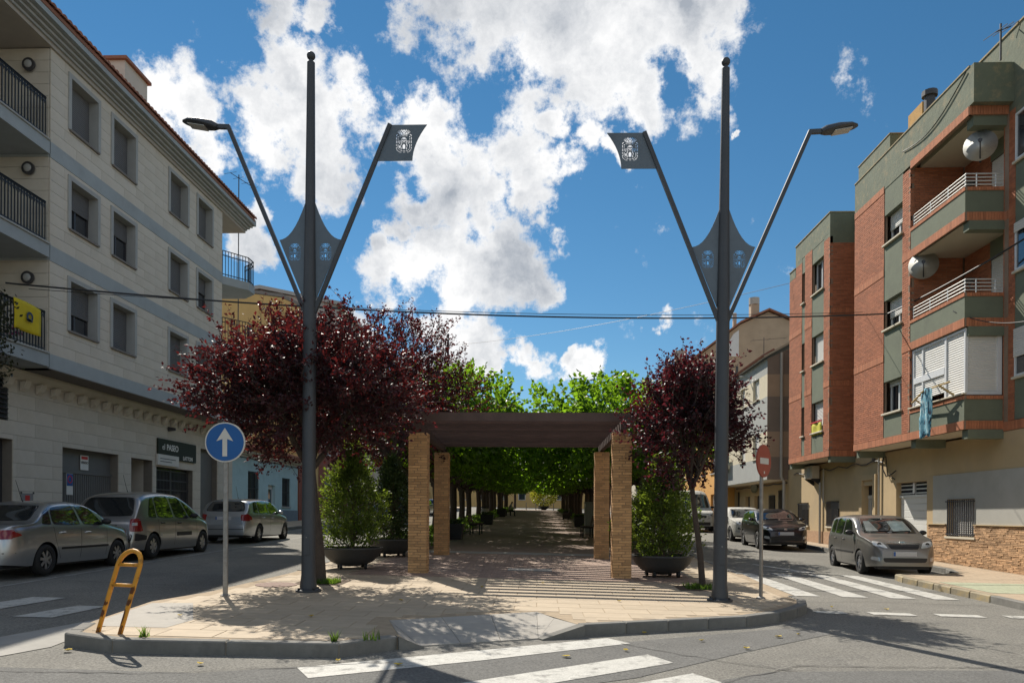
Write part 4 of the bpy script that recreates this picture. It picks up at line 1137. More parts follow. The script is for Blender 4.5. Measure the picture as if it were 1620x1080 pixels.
# balconies: Y 18.44 .. 21.1
Y0, Y1 = 18.44, 21.1
XR = XW + .55
MB().box(XR + .05, XR + .15, Y0, Y1, 3.9, 11.1).build('recess_wall', 'mortar', BR)
for i in range(3):
    z = FL[i]
    slb = MB().box(XB + .05, XR, Y0 + .05, Y1 - .002, z + .0, z + .20).build('balcony_floor', 'slab_cream', BR)
    soldiers_x(XB, -1, Y0, Y1 if i else NB0, z); soldiers_y(Y0, XB + .04, XW + .02, z)
    zt = z + .72
    MB().box(XB + .008, XB + .16, Y0 + .012, Y1 - .001, z + .212, zt).box(XB + .161, XW + .03, Y0 + .012, Y0 + .16, z + .212, zt).build('parapet_panel', 'green_render', slb)
    soldiers_x(XB, -1, Y0, Y1, zt + .001, .09); soldiers_y(Y0, XB + .05, XW + .02, zt + .001, .09)
    MB().box(XB + .08, XW + .5, Y0 - .03, Y0 + .22, z - .22, z - .002).build('edge_beam', 'green_render', slb)
    if i < 1: MB().box(XB + .1, XW - .01, 20.95, 21.2, z - .22, z - .002).build('edge_beam', 'green_render', slb)
    # back wall, door with shutter, brick on the back wall
    dy0, dy1 = 18.6, 19.9
    brick_x(XR, -1, dy1, Y1, z + .22, FL[i + 1])
    brick_x(XR, -1, Y0, dy0, z + .22, FL[i + 1])
    if i > 0:
        zr = zt + .10
        mb = MB()
        for k in range(4): mb.tube([(XB + .06, Y1 - .05, zr + .07 + k * .085), (XB + .06, Y0 + .06, zr + .07 + k * .085), (XW, Y0 + .06, zr + .07 + k * .085)], .016, 6)
        for y in (Y1 - .08, Y1 - .95, Y1 - 1.8, Y0 + .1): mb.tube([(XB + .06, y, zr - .005), (XB + .06, y, zr + .34)], .014, 6)
        for x in (XB + .3, XB + .75): mb.tube([(x, Y0 + .06, zr - .005), (x, Y0 + .06, zr + .34)], .014, 6)
        mb.build('railing', 'rail_white', slb)
        MB().box(XR - .02, XR + .0, dy0, dy1, z + 2.05, FL[i + 1]).build('door_lintel', 'green_render', BR)
        window_x(BR, XR, -1, dy0, dy1, z + .2, z + 2.05, shut=.7, depth=.04, frame='frame_white', shutter='shutter_white', sill=None)
        MB().lathe([(0, 0), (.10, .02), (.16, .12)], 12, c=(XR - .25, 20.45, z + 1.62)).tube([(XR, 20.45, z + 1.45), (XR - .2, 20.45, z + 1.5), (XR - .25, 20.45, z + 1.64)], .02, 6).build('balcony_lamp', 'frame_dark', BR)
    else:
        # glazed-in balcony with white frames and roller shutters
        za, zb2 = zt + .115, FL[1] - .02
        ge = MB().box(XB + .05, XB + .12, Y0 + .05, Y0 + .11, za, zb2).box(XB + .05, XB + .12, Y1 - .12, Y1 - .04, za, zb2).box(XB + .05, XB + .12, Y0 + .9, Y0 + .98, za, zb2)
        ge.box(XB + .05, XB + .12, Y0 + .111, Y0 + .899, zb2 - .06, zb2).box(XB + .05, XB + .12, Y0 + .981, Y1 - .121, zb2 - .06, zb2).box(XB + .045, XB + .115, Y0 + .981, Y1 - .121, za + .66, za + .82)
        ge.box(XB + .05, XB + .12, Y1 - .62, Y1 - .56, za, zb2 - .061).box(XB + .05, XB + .12, Y0 + .111, Y1 - .121, za, za + .06).box(XB + .121, XW, Y0 + .05, Y0 + .12, za, za + .08).box(XB + .121, XW, Y0 + .05, Y0 + .12, zb2 - .1, zb2).box(XW - .1, XW, Y0 + .05, Y0 + .12, za + .081, zb2 - .101)
        gl = ge.build('balcony_glazing', 'frame_white', slb)
        def shut_panel(f, n, nm='roller_shutter'):
            mb = MB()
            for k in range(n): mb.add(*f(k / n, (k + 1) / n))
            mb.build(nm, 'shutter_white', gl)
        def fx(y0, y1, z0, z1):
            def f(a, b):
                u, v = z0 + (z1 - z0) * a, z0 + (z1 - z0) * b
                return [(XB + .085, y0, u), (XB + .085, y1, u), (XB + .073, y1, (u + v) / 2), (XB + .073, y0, (u + v) / 2), (XB + .085, y1, v), (XB + .085, y0, v)], [(3,2,1,0),(5,4,2,3)]
            return f
        shut_panel(fx(Y0 + .111, Y0 + .899, za + .06, zb2 - .06), 26)
        shut_panel(fx(Y0 + .981, Y1 - .62, za + .82, zb2 - .06), 12); shut_panel(fx(Y1 - .56, Y1 - .121, za + .06, zb2 - .06), 26)
        shut_panel(fx(Y0 + .981, Y1 - .62, za + .20, za + .66), 9)
        def fy(a, b):
            u, v = za + .08 + (zb2 - za - .18) * a, za + .08 + (zb2 - za - .18) * b
            return [(XB + .121, Y0 + .085, u), (XW - .1, Y0 + .085, u), (XW - .1, Y0 + .073, (u + v) / 2), (XB + .121, Y0 + .073, (u + v) / 2), (XW - .1, Y0 + .085, v), (XB + .121, Y0 + .085, v)], [(0,1,2,3),(3,2,4,5)]
        shut_panel(fy, 26)
        MB().bbox(XB - .05, XB + .045, Y0 - .03, Y1 - .002, za + .0, za + .035, .006).build('sill', 'slab_cream', gl)
# clothes line poles and the blue towel
ln = sited('clothes_line', 'bamboo clothes poles propped out from the glazed balcony', 'clothes line', (XB, 19.7, 4.4))
MB().tube([(XB - .18, 18.75, 4.86), (XB - .32, 19.7, 4.80), (XB - .2, 20.55, 4.62)], .025, 7).tube([(XB - .02, 18.85, 4.56), (XB - .26, 19.1, 4.84)], .028, 7).tube([(XB - .02, 20.4, 4.56), (XB - .26, 20.3, 4.68)], .02, 7).build('pole', mat('bamboo', (.50, .36, .16), .7, var=.2, scale=10), ln)
mb = MB(); nu, nv = 14, 16
def towel(u, v): return (XB - .33 + .03 * math.sin(u * 9 + v * 3) - (.02 if v > .5 else 0), 19.30 + u * .52 - .05 * v * (u - .5), 4.84 - v * 1.22 - .03 * math.cos(u * 7) + .02 * math.sin(u * 5) * v - .05 * u * (1 - v) * 1.0)
mb.add([towel(i / nu, j / nv) for j in range(nv + 1) for i in range(nu + 1)], [(j * (nu + 1) + i, j * (nu + 1) + i + 1, (j + 1) * (nu + 1) + i + 1, (j + 1) * (nu + 1) + i) for j in range(nv) for i in range(nu)])
def towel_mat():
    m = bpy.data.materials.new('towel'); m.use_nodes = True; ns = m.node_tree.nodes; L = m.node_tree.links.new; b = ns['Principled BSDF']; b.inputs['Roughness'].default_value = .9
    t = ns.new('ShaderNodeTexCoord'); n = ns.new('ShaderNodeTexNoise'); n.inputs['Scale'].default_value = 5; n.inputs['Detail'].default_value = 4; n.inputs['Distortion'].default_value = 1.5
    mp = ns.new('ShaderNodeMapping'); mp.inputs['Scale'].default_value = (1, 2.2, .8); L(t.outputs['Object'], mp.inputs[0]); L(mp.outputs[0], n.inputs['Vector'])
    r = ns.new('ShaderNodeValToRGB'); L(n.outputs['Fac'], r.inputs[0]); e = r.color_ramp.elements
    e[0].position = .38; e[0].color = (.02, .03, .05, 1); e[1].position = .46; e[1].color = (.07, .24, .34, 1)
    for p, c in ((.55, (.20, .44, .52, 1)), (.66, (.58, .68, .68, 1))): x = e.new(p); x.color = c
    L(r.outputs[0], b.inputs['Base Color']); return m
tw = tag(mb.build('towel', towel_mat(), smooth=True), 'pale blue printed towel hanging from the glazed balcony', 'towel'); so = tw.modifiers.new('s', 'SOLIDIFY'); so.thickness = .01
# ---- far bay: Y 26.82 .. 31.05, lower parapet
FB0, FB1 = 26.82, 31.05
strips = [(FB0, 27.38), (28.55, 29.3), (29.62, FB1)]
MB().box(XB + .30, XW + .05, FB0 + .05, FB1, 3.72, 12.0).build('bay_core', 'mortar', BR)
fwin = [(4.65, 5.75), (7.15, 8.2), (9.75, 10.9)]
for i in range(3):
    z0, z1 = FL[i] + .22, FL[i + 1] if i < 2 else (11.0)
    for (a, b) in strips: brick_x(XB, -1, a, b, z0, z1)
    brick_y(FB0, XB, XW + .02, z0, FL[i + 1])
    if i == 0: soldiers_x(XB, -1, FB0, FB1, FL[0])
    else:
        for (a, b) in strips: soldiers_x(XB, -1, a, b, FL[i])
    soldiers_y(FB0, XB + .04, XW + .02, FL[i])
    w0, w1 = fwin[i]; zlow = FL[0] + .215 if i == 0 else fwin[i - 1][1]
    MB().box(XB + .012, XB + .29, 27.38, 28.55, zlow, w0).build('green_panel', 'green_render', BR); MB().box(XB + .012, XB + .29, 29.3, 29.62, zlow, w0).build('green_panel', 'green_render', BR)
    window_x(BR, XB, -1, 27.42, 28.51, w0, w1, shut=[.8, 1.0, .0][i], depth=.16, frame='frame_white', shutter='shutter_white', sill='slab_cream', slat=.05)
    window_x(BR, XB, -1, 29.32, 29.60, w0, w1, shut=0, depth=.2, frame='frame_dark', sill='slab_cream', mull=0)
brick_x(XB, -1, strips[1][0], strips[1][1], 11.0, 11.5); brick_x(XB, -1, strips[0][0], strips[0][1], 11.0, 11.35); brick_x(XB, -1, 29.62, 30.3, 11.0, 11.35)
MB().box(XB + .012, XB + .25, 27.38, 28.55, fwin[2][1], 11.5).build('green_panel', 'green_worn', BR); MB().box(XB + .012, XB + .25, 29.3, 29.62, fwin[2][1], 11.5).build('green_panel', 'green_worn', BR)
MB().box(XB + .004, XB + .25, FB0 + .06, 30.35, 11.501, 12.18).box(XB + .004, XB + .25, 27.381, 28.549, 11.45, 11.5).box(XB + .006, XB + .25, FB0 + .06, 27.379, 11.36, 11.5).box(XB + .006, XB + .25, 29.621, 30.35, 11.36, 11.5).box(XB + .004, XB + .25, 30.36, FB1, 11.02, 11.36).build('parapet', 'green_worn', BR)
MB().box(XB, XW + .3, FB0, FB0 + .055, 11.12 + .0, 12.18).build('parapet_return', 'green_render', BR)
MB().box(XB - .02, XB + .27, FB0 - .02, 30.37, 12.181, 12.215).box(XB - .02, XB + .27, 30.38, FB1 + .02, 11.361, 11.39).box(XB + .271, XW + .4, FB0 - .02, FB0 + .1, 12.181, 12.215).build('coping', 'coping_worn', BR)
MB().box(XB + .05, XW, FB0 - .005, FB0 + .2, FL[0] - .2, FL[0] - .002).box(XB + .05, XW, FB1 - .25, FB1, FL[0] - .2, FL[0] - .002).build('edge_beam', 'green_render', BR)
MB().box(XB + .02, XW - .002, FB0 + .21, FB1 - .26, FL[0] - .012, FL[0] - .001).box(XB + .02, XW - .002, NB0 + .11, NB1, FL[0] - .012, FL[0] - .001).build('bay_soffit', 'slab_cream', BR)
MB().box(XB + .1, XW, NB1 - .2, NB1, FL[0] - .22, FL[0] - .013).build('edge_beam', 'green_render', BR)
MB().tube([(XW - .06, NB1 + .5, 3.4), (XW - .06, NB1 + .5, 12)], .06, 8).build('downpipe', 'frame_dark', BR)
# main wall between the bays, and to the right of the balconies
brick_x(XW, -1, NB1, FB0, 3.7, 11.3)
MB().box(XW - .002, XW + .3, NB1, FB0, 11.31, 12.18).build('parapet', 'green_render', BR)
rcol0, rcol1 = 16.6, 18.02
rw = [(4.85, 5.95), (7.3, 8.4), (9.85, 10.95)]
for i in range(3):
    z0, z1 = FL[i] + .18, FL[i + 1]
    brick_x(XW, -1, rcol1, Y0 + .02, z0, z1)
    soldiers_x(XW, -1, 14.0, Y0, FL[i] - .05, .22) if i == 0 else soldiers_x(XW, -1, rcol1, Y0, FL[i] - .03)
    zlow = FL[0] + .18 if i == 0 else rw[i - 1][1]
    MB().box(XW + .01, XW + .03, 14, rcol1, zlow, rw[i][0]).build('green_panel', 'green_render', BR)
    window_x(BR, XW, -1, rcol0, rcol1 - .02, *rw[i], shut=[.6, .2, .0][i], depth=-.02, frame='frame_white', shutter='shutter_white', sill='slab_cream')
MB().box(XW + .005, XW + .3, 14, 18.28, rw[2][1], 13.0).box(XW + .005, XW + .3, 18.281, 21, 12.24, 13.0).build('parapet', 'green_worn', BR)
MB().box(XW - .02, XW + .32, 14, 21.02, 13.001, 13.04).build('coping', 'coping_worn', BR)
MB().box(XB + .5, XB + 1.2, 21.5, 22.3, 12.2, 13.15).build('roof_box', mat('ochre_box', (.42, .22, .03), .8, var=.2), BR)
MB().lathe([(.14, 12.6), (.14, 13.05), (.2, 13.06), (.2, 13.2), (.05, 13.25)], 12, c=(XB + .5, 21.1, 0)).build('vent_cowl', 'frame_dark', BR)
bricks.done(BR); sold.done(BR)
mortar.build('mortar_bed', 'mortar', BR)
MB().tube([(XB - .03, 21.5 - k * .26, 11.75 - .35 * math.sin(k / 12 * 3.1) + k * .035) for k in range(13)], .014, 5).build('sagging_cable', 'rail_dark', BR)
# yellow cloth on the far bay sill
cl = MB(); cl.add([(XB - .03 - .02 * math.sin(i), 27.45 + i * .1, 4.98 - j * .11 - .02 * math.sin(i * 2)) for j in range(5) for i in range(11)], [(j * 11 + i, j * 11 + i + 1, (j + 1) * 11 + i + 1, (j + 1) * 11 + i) for j in range(4) for i in range(10)])
c_ = tag(cl.build('cloth', mat('cloth_yellow', (.55, .50, .05), .85, var=.2, scale=8), smooth=True), 'yellow cloth with red hem airing on the lowest far-bay window sill', 'cloth'); so = c_.modifiers.new('s', 'SOLIDIFY'); so.thickness = .012
MB().box(XB - .06, XB - .02, 27.43, 28.48, 4.985, 5.03).build('red_hem', 'sign_red', c_, local=True)

# satellite dishes
def dish(label, c, r, aim, logo=False):
    o = thing('satellite_dish', label, 'satellite dish', c, 0, 'satellite dishes on the brick block')
    n = 28; prof = [(r * t, .16 * r * t * t * 1.1) for t in [k / 8 for k in range(9)]]
    mb = MB().lathe(prof, n).lathe([(q[0], q[1] - .012) for q in prof[::-1]], n)
    d = mb.build('reflector', mat('dish_white', (.62, .62, .59), .5, var=.08, scale=5, stain=(.45, .42, .36), stain_scale=4, stain_amt=.5), o, smooth=True, local=True)
    a = MB().tube([(0, -r * .9, .03), (0, -r * .55, r * .7), (0, -r * .05, r * 1.0)], .016, 6).lathe([(.0, r * .96), (.04, r * .96), (.05, r * 1.12), (0, r * 1.12)], 10)
    a.build('feed_arm', 'frame_dark', o, local=True)
    b = MB().tube([(0, 0, -.01), (0, 0, -.22)], .03, 8).tube([(0, 0, -.2), (0, -.25, -.35)], .025, 8); b.build('mount', 'rail_dark', o, local=True)
    if logo:
        lg = MB().box(-.13, .13, .10, .30, .075 * r * 2 * .36 + .012, .075 * r * 2 * .36 + .012 + .004); l_ = lg.build('logo_field', 'sign_blue', o, local=True)
        text('VIA', .13, (-.115, .13, .075 * r * 2 * .36 + .012 + .006), (0, 0, 0), 'sign_white', l_, bold=.003)
    z = Vector(aim).normalized(); x = Vector((0, 0, 1)).cross(z).normalized(); y = z.cross(x)
    o.rotation_euler = Matrix((x, y, z)).transposed().to_euler()
    return o
dish('white satellite dish with a printed logo, hung under the roof slab', (XB + .45, 18.62, 10.50), .36, (-.50, -.86, -.02), True)
dish('larger plain grey satellite dish beside the middle balcony', (10.42, 20.90, 8.38), .37, (-.45, -.88, -.02))

# roof antennas
def antenna(label, c, h, n, ln_, dirv, dishgrid=False):
    o = thing('roof_antenna', label, 'antenna', c, 0, 'television antennas')
    m = MB().tube([(0, 0, 0), (0, 0, h)], .022, 6); m.build('mast', 'rail_dark', o, local=True)
    d = Vector(dirv).normalized(); s = d.cross(Vector((0, 0, 1))).normalized()
    b = MB(); A = Vector((0, 0, h - .15)) - d * ln_ * .35; B_ = Vector((0, 0, h - .15)) + d * ln_ * .65
    b.bar(A, B_, .02)
    for k in range(n):
        p = A.lerp(B_, k / max(1, n - 1)); l = .32 * (1 - .4 * k / n); b.bar(p - s * l, p + s * l, .012)
    b.build('element', 'rail_dark', o, local=True)
    return o
antenna('tall thin antenna with long cross bars beyond the cream block', (-13.42, 33.5, 4.9), 11.8, 4, 1.6, (.3, 1, 0))
antenna('roof antenna with many elements at the upper right corner', (XB + .9, 17.3, 13.0), 1.1, 10, 1.8, (-.2, -1, .35))
antenna('short roof antenna post on the brick parapet', (XB + .55, 18.0, 12.2), .85, 3, .5, (1, .3, .5))

# ================================================================== the striped house, the orange one and the gabled block
mat('stripe_grey', (0.37, 0.375, 0.36), 0.88, var=0.08, scale=2, stain=(.32, .33, .32), stain_scale=1.2, stain_amt=.5)
mat('stripe_cream', (0.62, 0.55, 0.41), 0.88, var=0.06, scale=2)
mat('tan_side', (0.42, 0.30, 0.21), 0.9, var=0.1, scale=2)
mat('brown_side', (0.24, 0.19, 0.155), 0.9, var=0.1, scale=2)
mat('orange_wall', (0.62, 0.33, 0.09), 0.88, var=0.08, scale=2)
SB = sited('striped_house', 'house with grey and cream horizontal stripes and tan side wall', 'building', (13, 38.5, gz(13, 38)))
S0, S1 = 33.97, 43.0
sops = [(35.2, 36.2, 6.93, 7.9), (37.6, 38.4, 6.9, 7.85), (40.2, 41.2, 6.93, 7.85), (35.15, 36.15, 4.22, 5.36), (37.5, 38.45, 4.22, 5.4), (40.6, 42.4, 4.3, 5.3)]
for (a, b, m) in ((3.2, 4.19, 'stripe_grey'), (4.19, 5.34, 'stripe_cream'), (5.34, 6.88, 'stripe_grey'), (6.88, 7.88, 'stripe_cream'), (7.88, 8.55, 'stripe_grey')):
    mb = MB(); wall_x(mb, XB, .3, S0, S1, a, b, [h for h in sops]); mb.build('front_stripe', m, SB)
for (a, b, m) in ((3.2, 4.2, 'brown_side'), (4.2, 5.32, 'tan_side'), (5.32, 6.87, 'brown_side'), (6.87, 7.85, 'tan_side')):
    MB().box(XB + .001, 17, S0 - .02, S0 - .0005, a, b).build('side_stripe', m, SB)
MB().add([(XB, S0 - .02, 7.85), (17, S0 - .02, 7.85), (17, S0 - .02, 9.2), (XB + .9, S0 - .02, 8.95), (XB, S0 - .02, 8.55), (XB, S0 - .001, 7.85), (17, S0 - .001, 7.85), (17, S0 - .001, 9.2), (XB + .9, S0 - .001, 8.95), (XB, S0 - .001, 8.55)], [(0,1,2,3,4),(9,8,7,6,5),(4,3,8,9),(3,2,7,8)]).build('side_gable', 'brown_side', SB)
MB().box(XB + .31, 17, S0, S1, 3.2, 8.5).build('core', 'dark_void', SB)
for q in sops: window_x(SB, XB, -1, *q, shut=.95 if q[1] - q[0] < 1.5 else .1, depth=.14, frame='frame_white', shutter='shutter_white', sill='slab_cream')
MB().box(XB - .30, XB - .002, 40.4, 42.6, 4.05, 4.25).build('glass_balcony_base', 'stripe_cream', SB)
MB().box(XB - .29, XB - .26, 40.4, 42.6, 4.26, 4.95).build('glass_balcony', mat('glass_turq', (.22, .45, .48), .15, var=.0), SB)
MB().box(XB + .02, XW - .01, S0, S1, 3.17, 3.198).build('soffit', 'slab_cream', SB)
stops = [(34.35, 35.2, .9, 2.75), (35.7, 36.6, .9, 2.56), (38.2, 39.1, .7, 2.6), (39.9, 40.8, .7, 2.6), (41.9, 42.9, .7, 2.9)]
mb = MB(); wall_x(mb, XW, .3, 33.91, 43.0, .1, 3.19, stops); mb.build('ground_floor_wall', 'ochre_render', SB)
MB().box(XW + .31, 17, 33.92, 43.0, .1, 3.16).build('ground_floor_core', 'dark_void', SB)
for q in stops[:2]: window_x(SB, XW, -1, *q, shut=0, depth=.2, sill='slab_cream'); grille_x(SB, XW - .02, -1, *q)
for q in stops[2:]: MB().box(XW + .16, XW + .2, *q).build('door', 'frame_dark', SB)
MB().add([(XB - .18, S0 - .1, 8.56), (XB - .18, 43.0, 8.56), (XB + 5, 43.0, 11.4), (XB + 5, S0 - .1, 11.4), (XB - .18, S0 - .1, 8.66), (XB - .18, 43.0, 8.66), (XB + 5, 43.0, 11.5), (XB + 5, S0 - .1, 11.5)], [(0,3,2,1),(4,5,6,7),(0,1,5,4),(1,2,6,5),(2,3,7,6),(3,0,4,7)]).build('roof', mat('roof_pale', (.42, .38, .30), .85, var=.15, scale=4, stain=(.3, .26, .2), stain_scale=2, stain_amt=.5), SB)
mb = MB(); y = S0
while y < 42.9: mb.tube([(XB - .22, y, 8.64), (XB + .3, y, 8.94)], .08, 6); y += .2
tag(mb.build('roof_tiles', 'roof_tile', SB), kind='stuff')
MB().tube([(XB + .72, S0 - .09, .6), (XB + .72, S0 - .09, 3.1), (XB + .60, S0 - .09, 3.3), (XB + .60, S0 - .09, 8.8)], .065, 8).build('downpipe', 'pipe_grey', SB)
MB().tube([(XW - .05, 33.9 + k * .5, 3.05 + .02 * math.sin(k * 2)) for k in range(18)], .03, 5).build('facade_cable', 'rail_dark', SB)
sgn = MB().prism([(38.9 + .55 * math.cos(t), 3.0 + .26 * math.sin(t) * (1.15 if math.sin(t) > 0 else 1)) for t in [2 * math.pi * k / 20 for k in range(20)]], 'x', XW - .09, XW - .04).build('oval_sign', mat('sign_oval', (.10, .11, .07), .5, var=.3, scale=10), SB)
MB().prism([(38.9 + .46 * math.cos(t), 3.0 + .16 * math.sin(t)) for t in [2 * math.pi * k / 20 for k in range(20)]], 'x', XW - .10, XW - .091).build('sign_face', mat('sign_face', (.20, .21, .15), .5, var=.3, scale=14), sgn)
MB().tube([(XB, 36.9, 8.2), (XB - .3, 36.9, 8.28)], .03, 6).ball((XB - .34, 36.9, 8.27), (.12, .07, .05)).build('wall_lamp', 'trim_grey', SB)
block('orange_house', 'orange rendered house partly hidden by the plum tree', 10.16, -1, 43.05, 53, 8.2, 6, 'orange_wall', 3, 4, seed=5, door=True)
GB_ = sited('gabled_block', 'tall tan block with a bare gable wall, tile verge and chimneys', 'building', (15, 60, gz(15, 60)))
YG = 55.0
MB().prism([(10.2, .8), (24, .8), (24, 13.0), (16.5, 16.2), (14.5, 15.3), (10.2, 12.0)], 'y', YG, YG + 14).build('wall', mat('tan_render', (.46, .36, .26), .92, var=.12, scale=1.2, stain=(.36, .28, .20), stain_scale=.5, stain_amt=.6, bump=.2, bscale=8), GB_)
vg = MB()
for (a, b) in (((9.9, 11.85), (14.5, 15.38)), ((14.5, 15.38), (16.5, 16.28)), ((16.5, 16.28), (24.2, 13.0))): vg.prism([a, b, (b[0], b[1] + .14), (a[0], a[1] + .14)], 'y', YG - .25, YG + 14.2)
vg.build('roof', 'roof_tile', GB_)
for (x, y, z0, z1, r) in ((15.9, YG + 1.5, 15.5, 17.1, .3), (14.4, YG + 1.2, 15.1, 15.9, .12), (10.6, YG + 2, 12.2, 13.3, .35)):
    c_ = MB().box(x - r, x + r, y - r, y + r, z0, z1).build('chimney', 'tan_render', GB_)
    MB().lathe([(r * 1.3, z1 + .001), (r * 1.3, z1 + .5), (r * .6, z1 + .55)], 12, c=(x, y, 0)).build('cowl', 'pipe_grey', c_)
MB().prism([(13.1, 13.0), (14.4, 13.0), (14.4, 14.9), (14.0, 14.6)], 'y', YG - .04, YG - .001).build('white_panel', 'frame_white', GB_)
lo = MB().box(10.9, 12.3, YG - .03, YG - .001, 10.3, 11.6).build('loggia_opening', 'dark_void', GB_)
MB().box(10.8, 12.4, YG - .5, YG - .031, 11.6, 11.75).build('canopy', 'slab_cream', GB_)
MB().box(14.2, 14.35, YG - .06, YG - .002, 10.5, 12.3).build('pipe', 'frame_dark', GB_)
an = antenna('roof antenna in front of the tan gable wall', (15.6, 53.0, 9.3), 4.6, 3, 2.4, (1, .1, .1))
block('townhouse', 'white three-storey townhouse past the gabled block on the right street', 10.3, -1, 69.2, 84, 10.0, 8, 'cream_wall', 3, 5, roof=1.5, bal=True, seed=6)
block('townhouse', 'tan townhouse far along the right street', 10.3, -1, 84.1, 112, 11.0, 8, 'tan_side', 3, 8, bal=True, seed=7)
# ================================================================== lamp posts
mat('post_grey', (0.055, 0.061, 0.070), 0.5, metal=0.2, var=0.12, scale=3, bump=0.05, stain=(0.045, 0.045, 0.045), stain_scale=2, stain_amt=0.5)
mat('panel_grey', (0.115, 0.145, 0.175), 0.5, metal=0.2, var=0.10, scale=3, stain=(0.07, 0.085, 0.10), stain_scale=2.5, stain_amt=0.5)
mat('galv', (0.30, 0.29, 0.27), 0.5, metal=0.5, var=0.25, scale=12, stain=(.16, .12, .09), stain_scale=5, stain_amt=.6)
mat('arrow_white', (0.60, 0.58, 0.53), 0.6, var=0.05)
mat('lamp_lens', (0.45, 0.45, 0.42), 0.35, var=0.05)
EMB = """
..........#...#...#..........
......##.###.###.###.##......
....##..##.#######.##..##....
...#..#.#..##.#.##..#.#..#...
...#.##.##.#.###.#.##.##.#...
....##.#.##.#####.##.#.##....
......##.##.#.#.#.##.##......
.##....#.###########.#....##.
##.......................##.#
#.....####.#####.####.......#
...##...................##...
#..#........#.#.#........#..#
#...........#####...........#
#..#......#########......#..#
#..#......#.......#......#..#
.........#..##.##..#.........
#..#.#.#.#.##.#.##.#.#.#.#..#
#..#.#.#.#..#####..#.#.#.#..#
#..#..#..#.........#..#..#..#
#..#..#..#.##.#.##.#..#..#..#
......#..#.........#..#......
#..#.....#...###...#.....#..#
#..#....##..#####..##....#..#
#..#.##.#...#####...#....#..#
...#.####...#####...#....#...
#..#..##.#..#####..#.....#..#
#..#..##.#..#####..#.....#..#
#...#....#..#####..#....#...#
.#...#..##.........##..#...#.
.#....#................#...#.
..##....####.####.####...##..
....##..................##...
......####...####...####.....
""".strip().split('\n')
def holed_panel(name, outer, ec, ew, eh, parent, m, t=.012, y=0.0):
    """sheet-metal panel in the x-z plane with the town crest cut out as real holes"""
    nr, nc = len(EMB), max(len(r) for r in EMB)
    x0, x1, z0, z1 = ec[0] - ew / 2, ec[0] + ew / 2, ec[1] - eh / 2, ec[1] + eh / 2
    hole = [(x0, z0), (x0, z1), (x1, z1), (x1, z0)]
    pts = outer + hole
    tri = tessellate_polygon([[Vector((p[0], p[1], 0)) for p in outer], [Vector((p[0], p[1], 0)) for p in hole]])
    mb = MB()
    for sy, flip in ((y - t / 2, False), (y + t / 2, True)):
        fs = []
        for q in tri:
            a, b, c = [Vector((*pts[i], 0)) for i in q]
            ccw = (b - a).cross(c - a).z > 0
            fs.append(q if ccw != flip else q[::-1])
        mb.add([(p[0], sy, p[1]) for p in pts], fs)
        for r in range(nr):
            for c in range(nc):
                ch = EMB[r][c] if c < len(EMB[r]) else '.'
                if ch == '#': continue
                a, b = x0 + ew * c / nc, x0 + ew * (c + 1) / nc; u, v = z1 - eh * (r + 1) / nr, z1 - eh * r / nr
                q = [(a, sy, u), (b, sy, u), (b, sy, v), (a, sy, v)]
                mb.add(q, [(0, 1, 2, 3) if not flip else (3, 2, 1, 0)])
    n = len(outer)
    mb.add([(p[0], y - t / 2, p[1]) for p in outer] + [(p[0], y + t / 2, p[1]) for p in outer], [(i, (i + 1) % n, n + (i + 1) % n, n + i) for i in range(n)])
    return mb.build(name, m, parent, local=True)
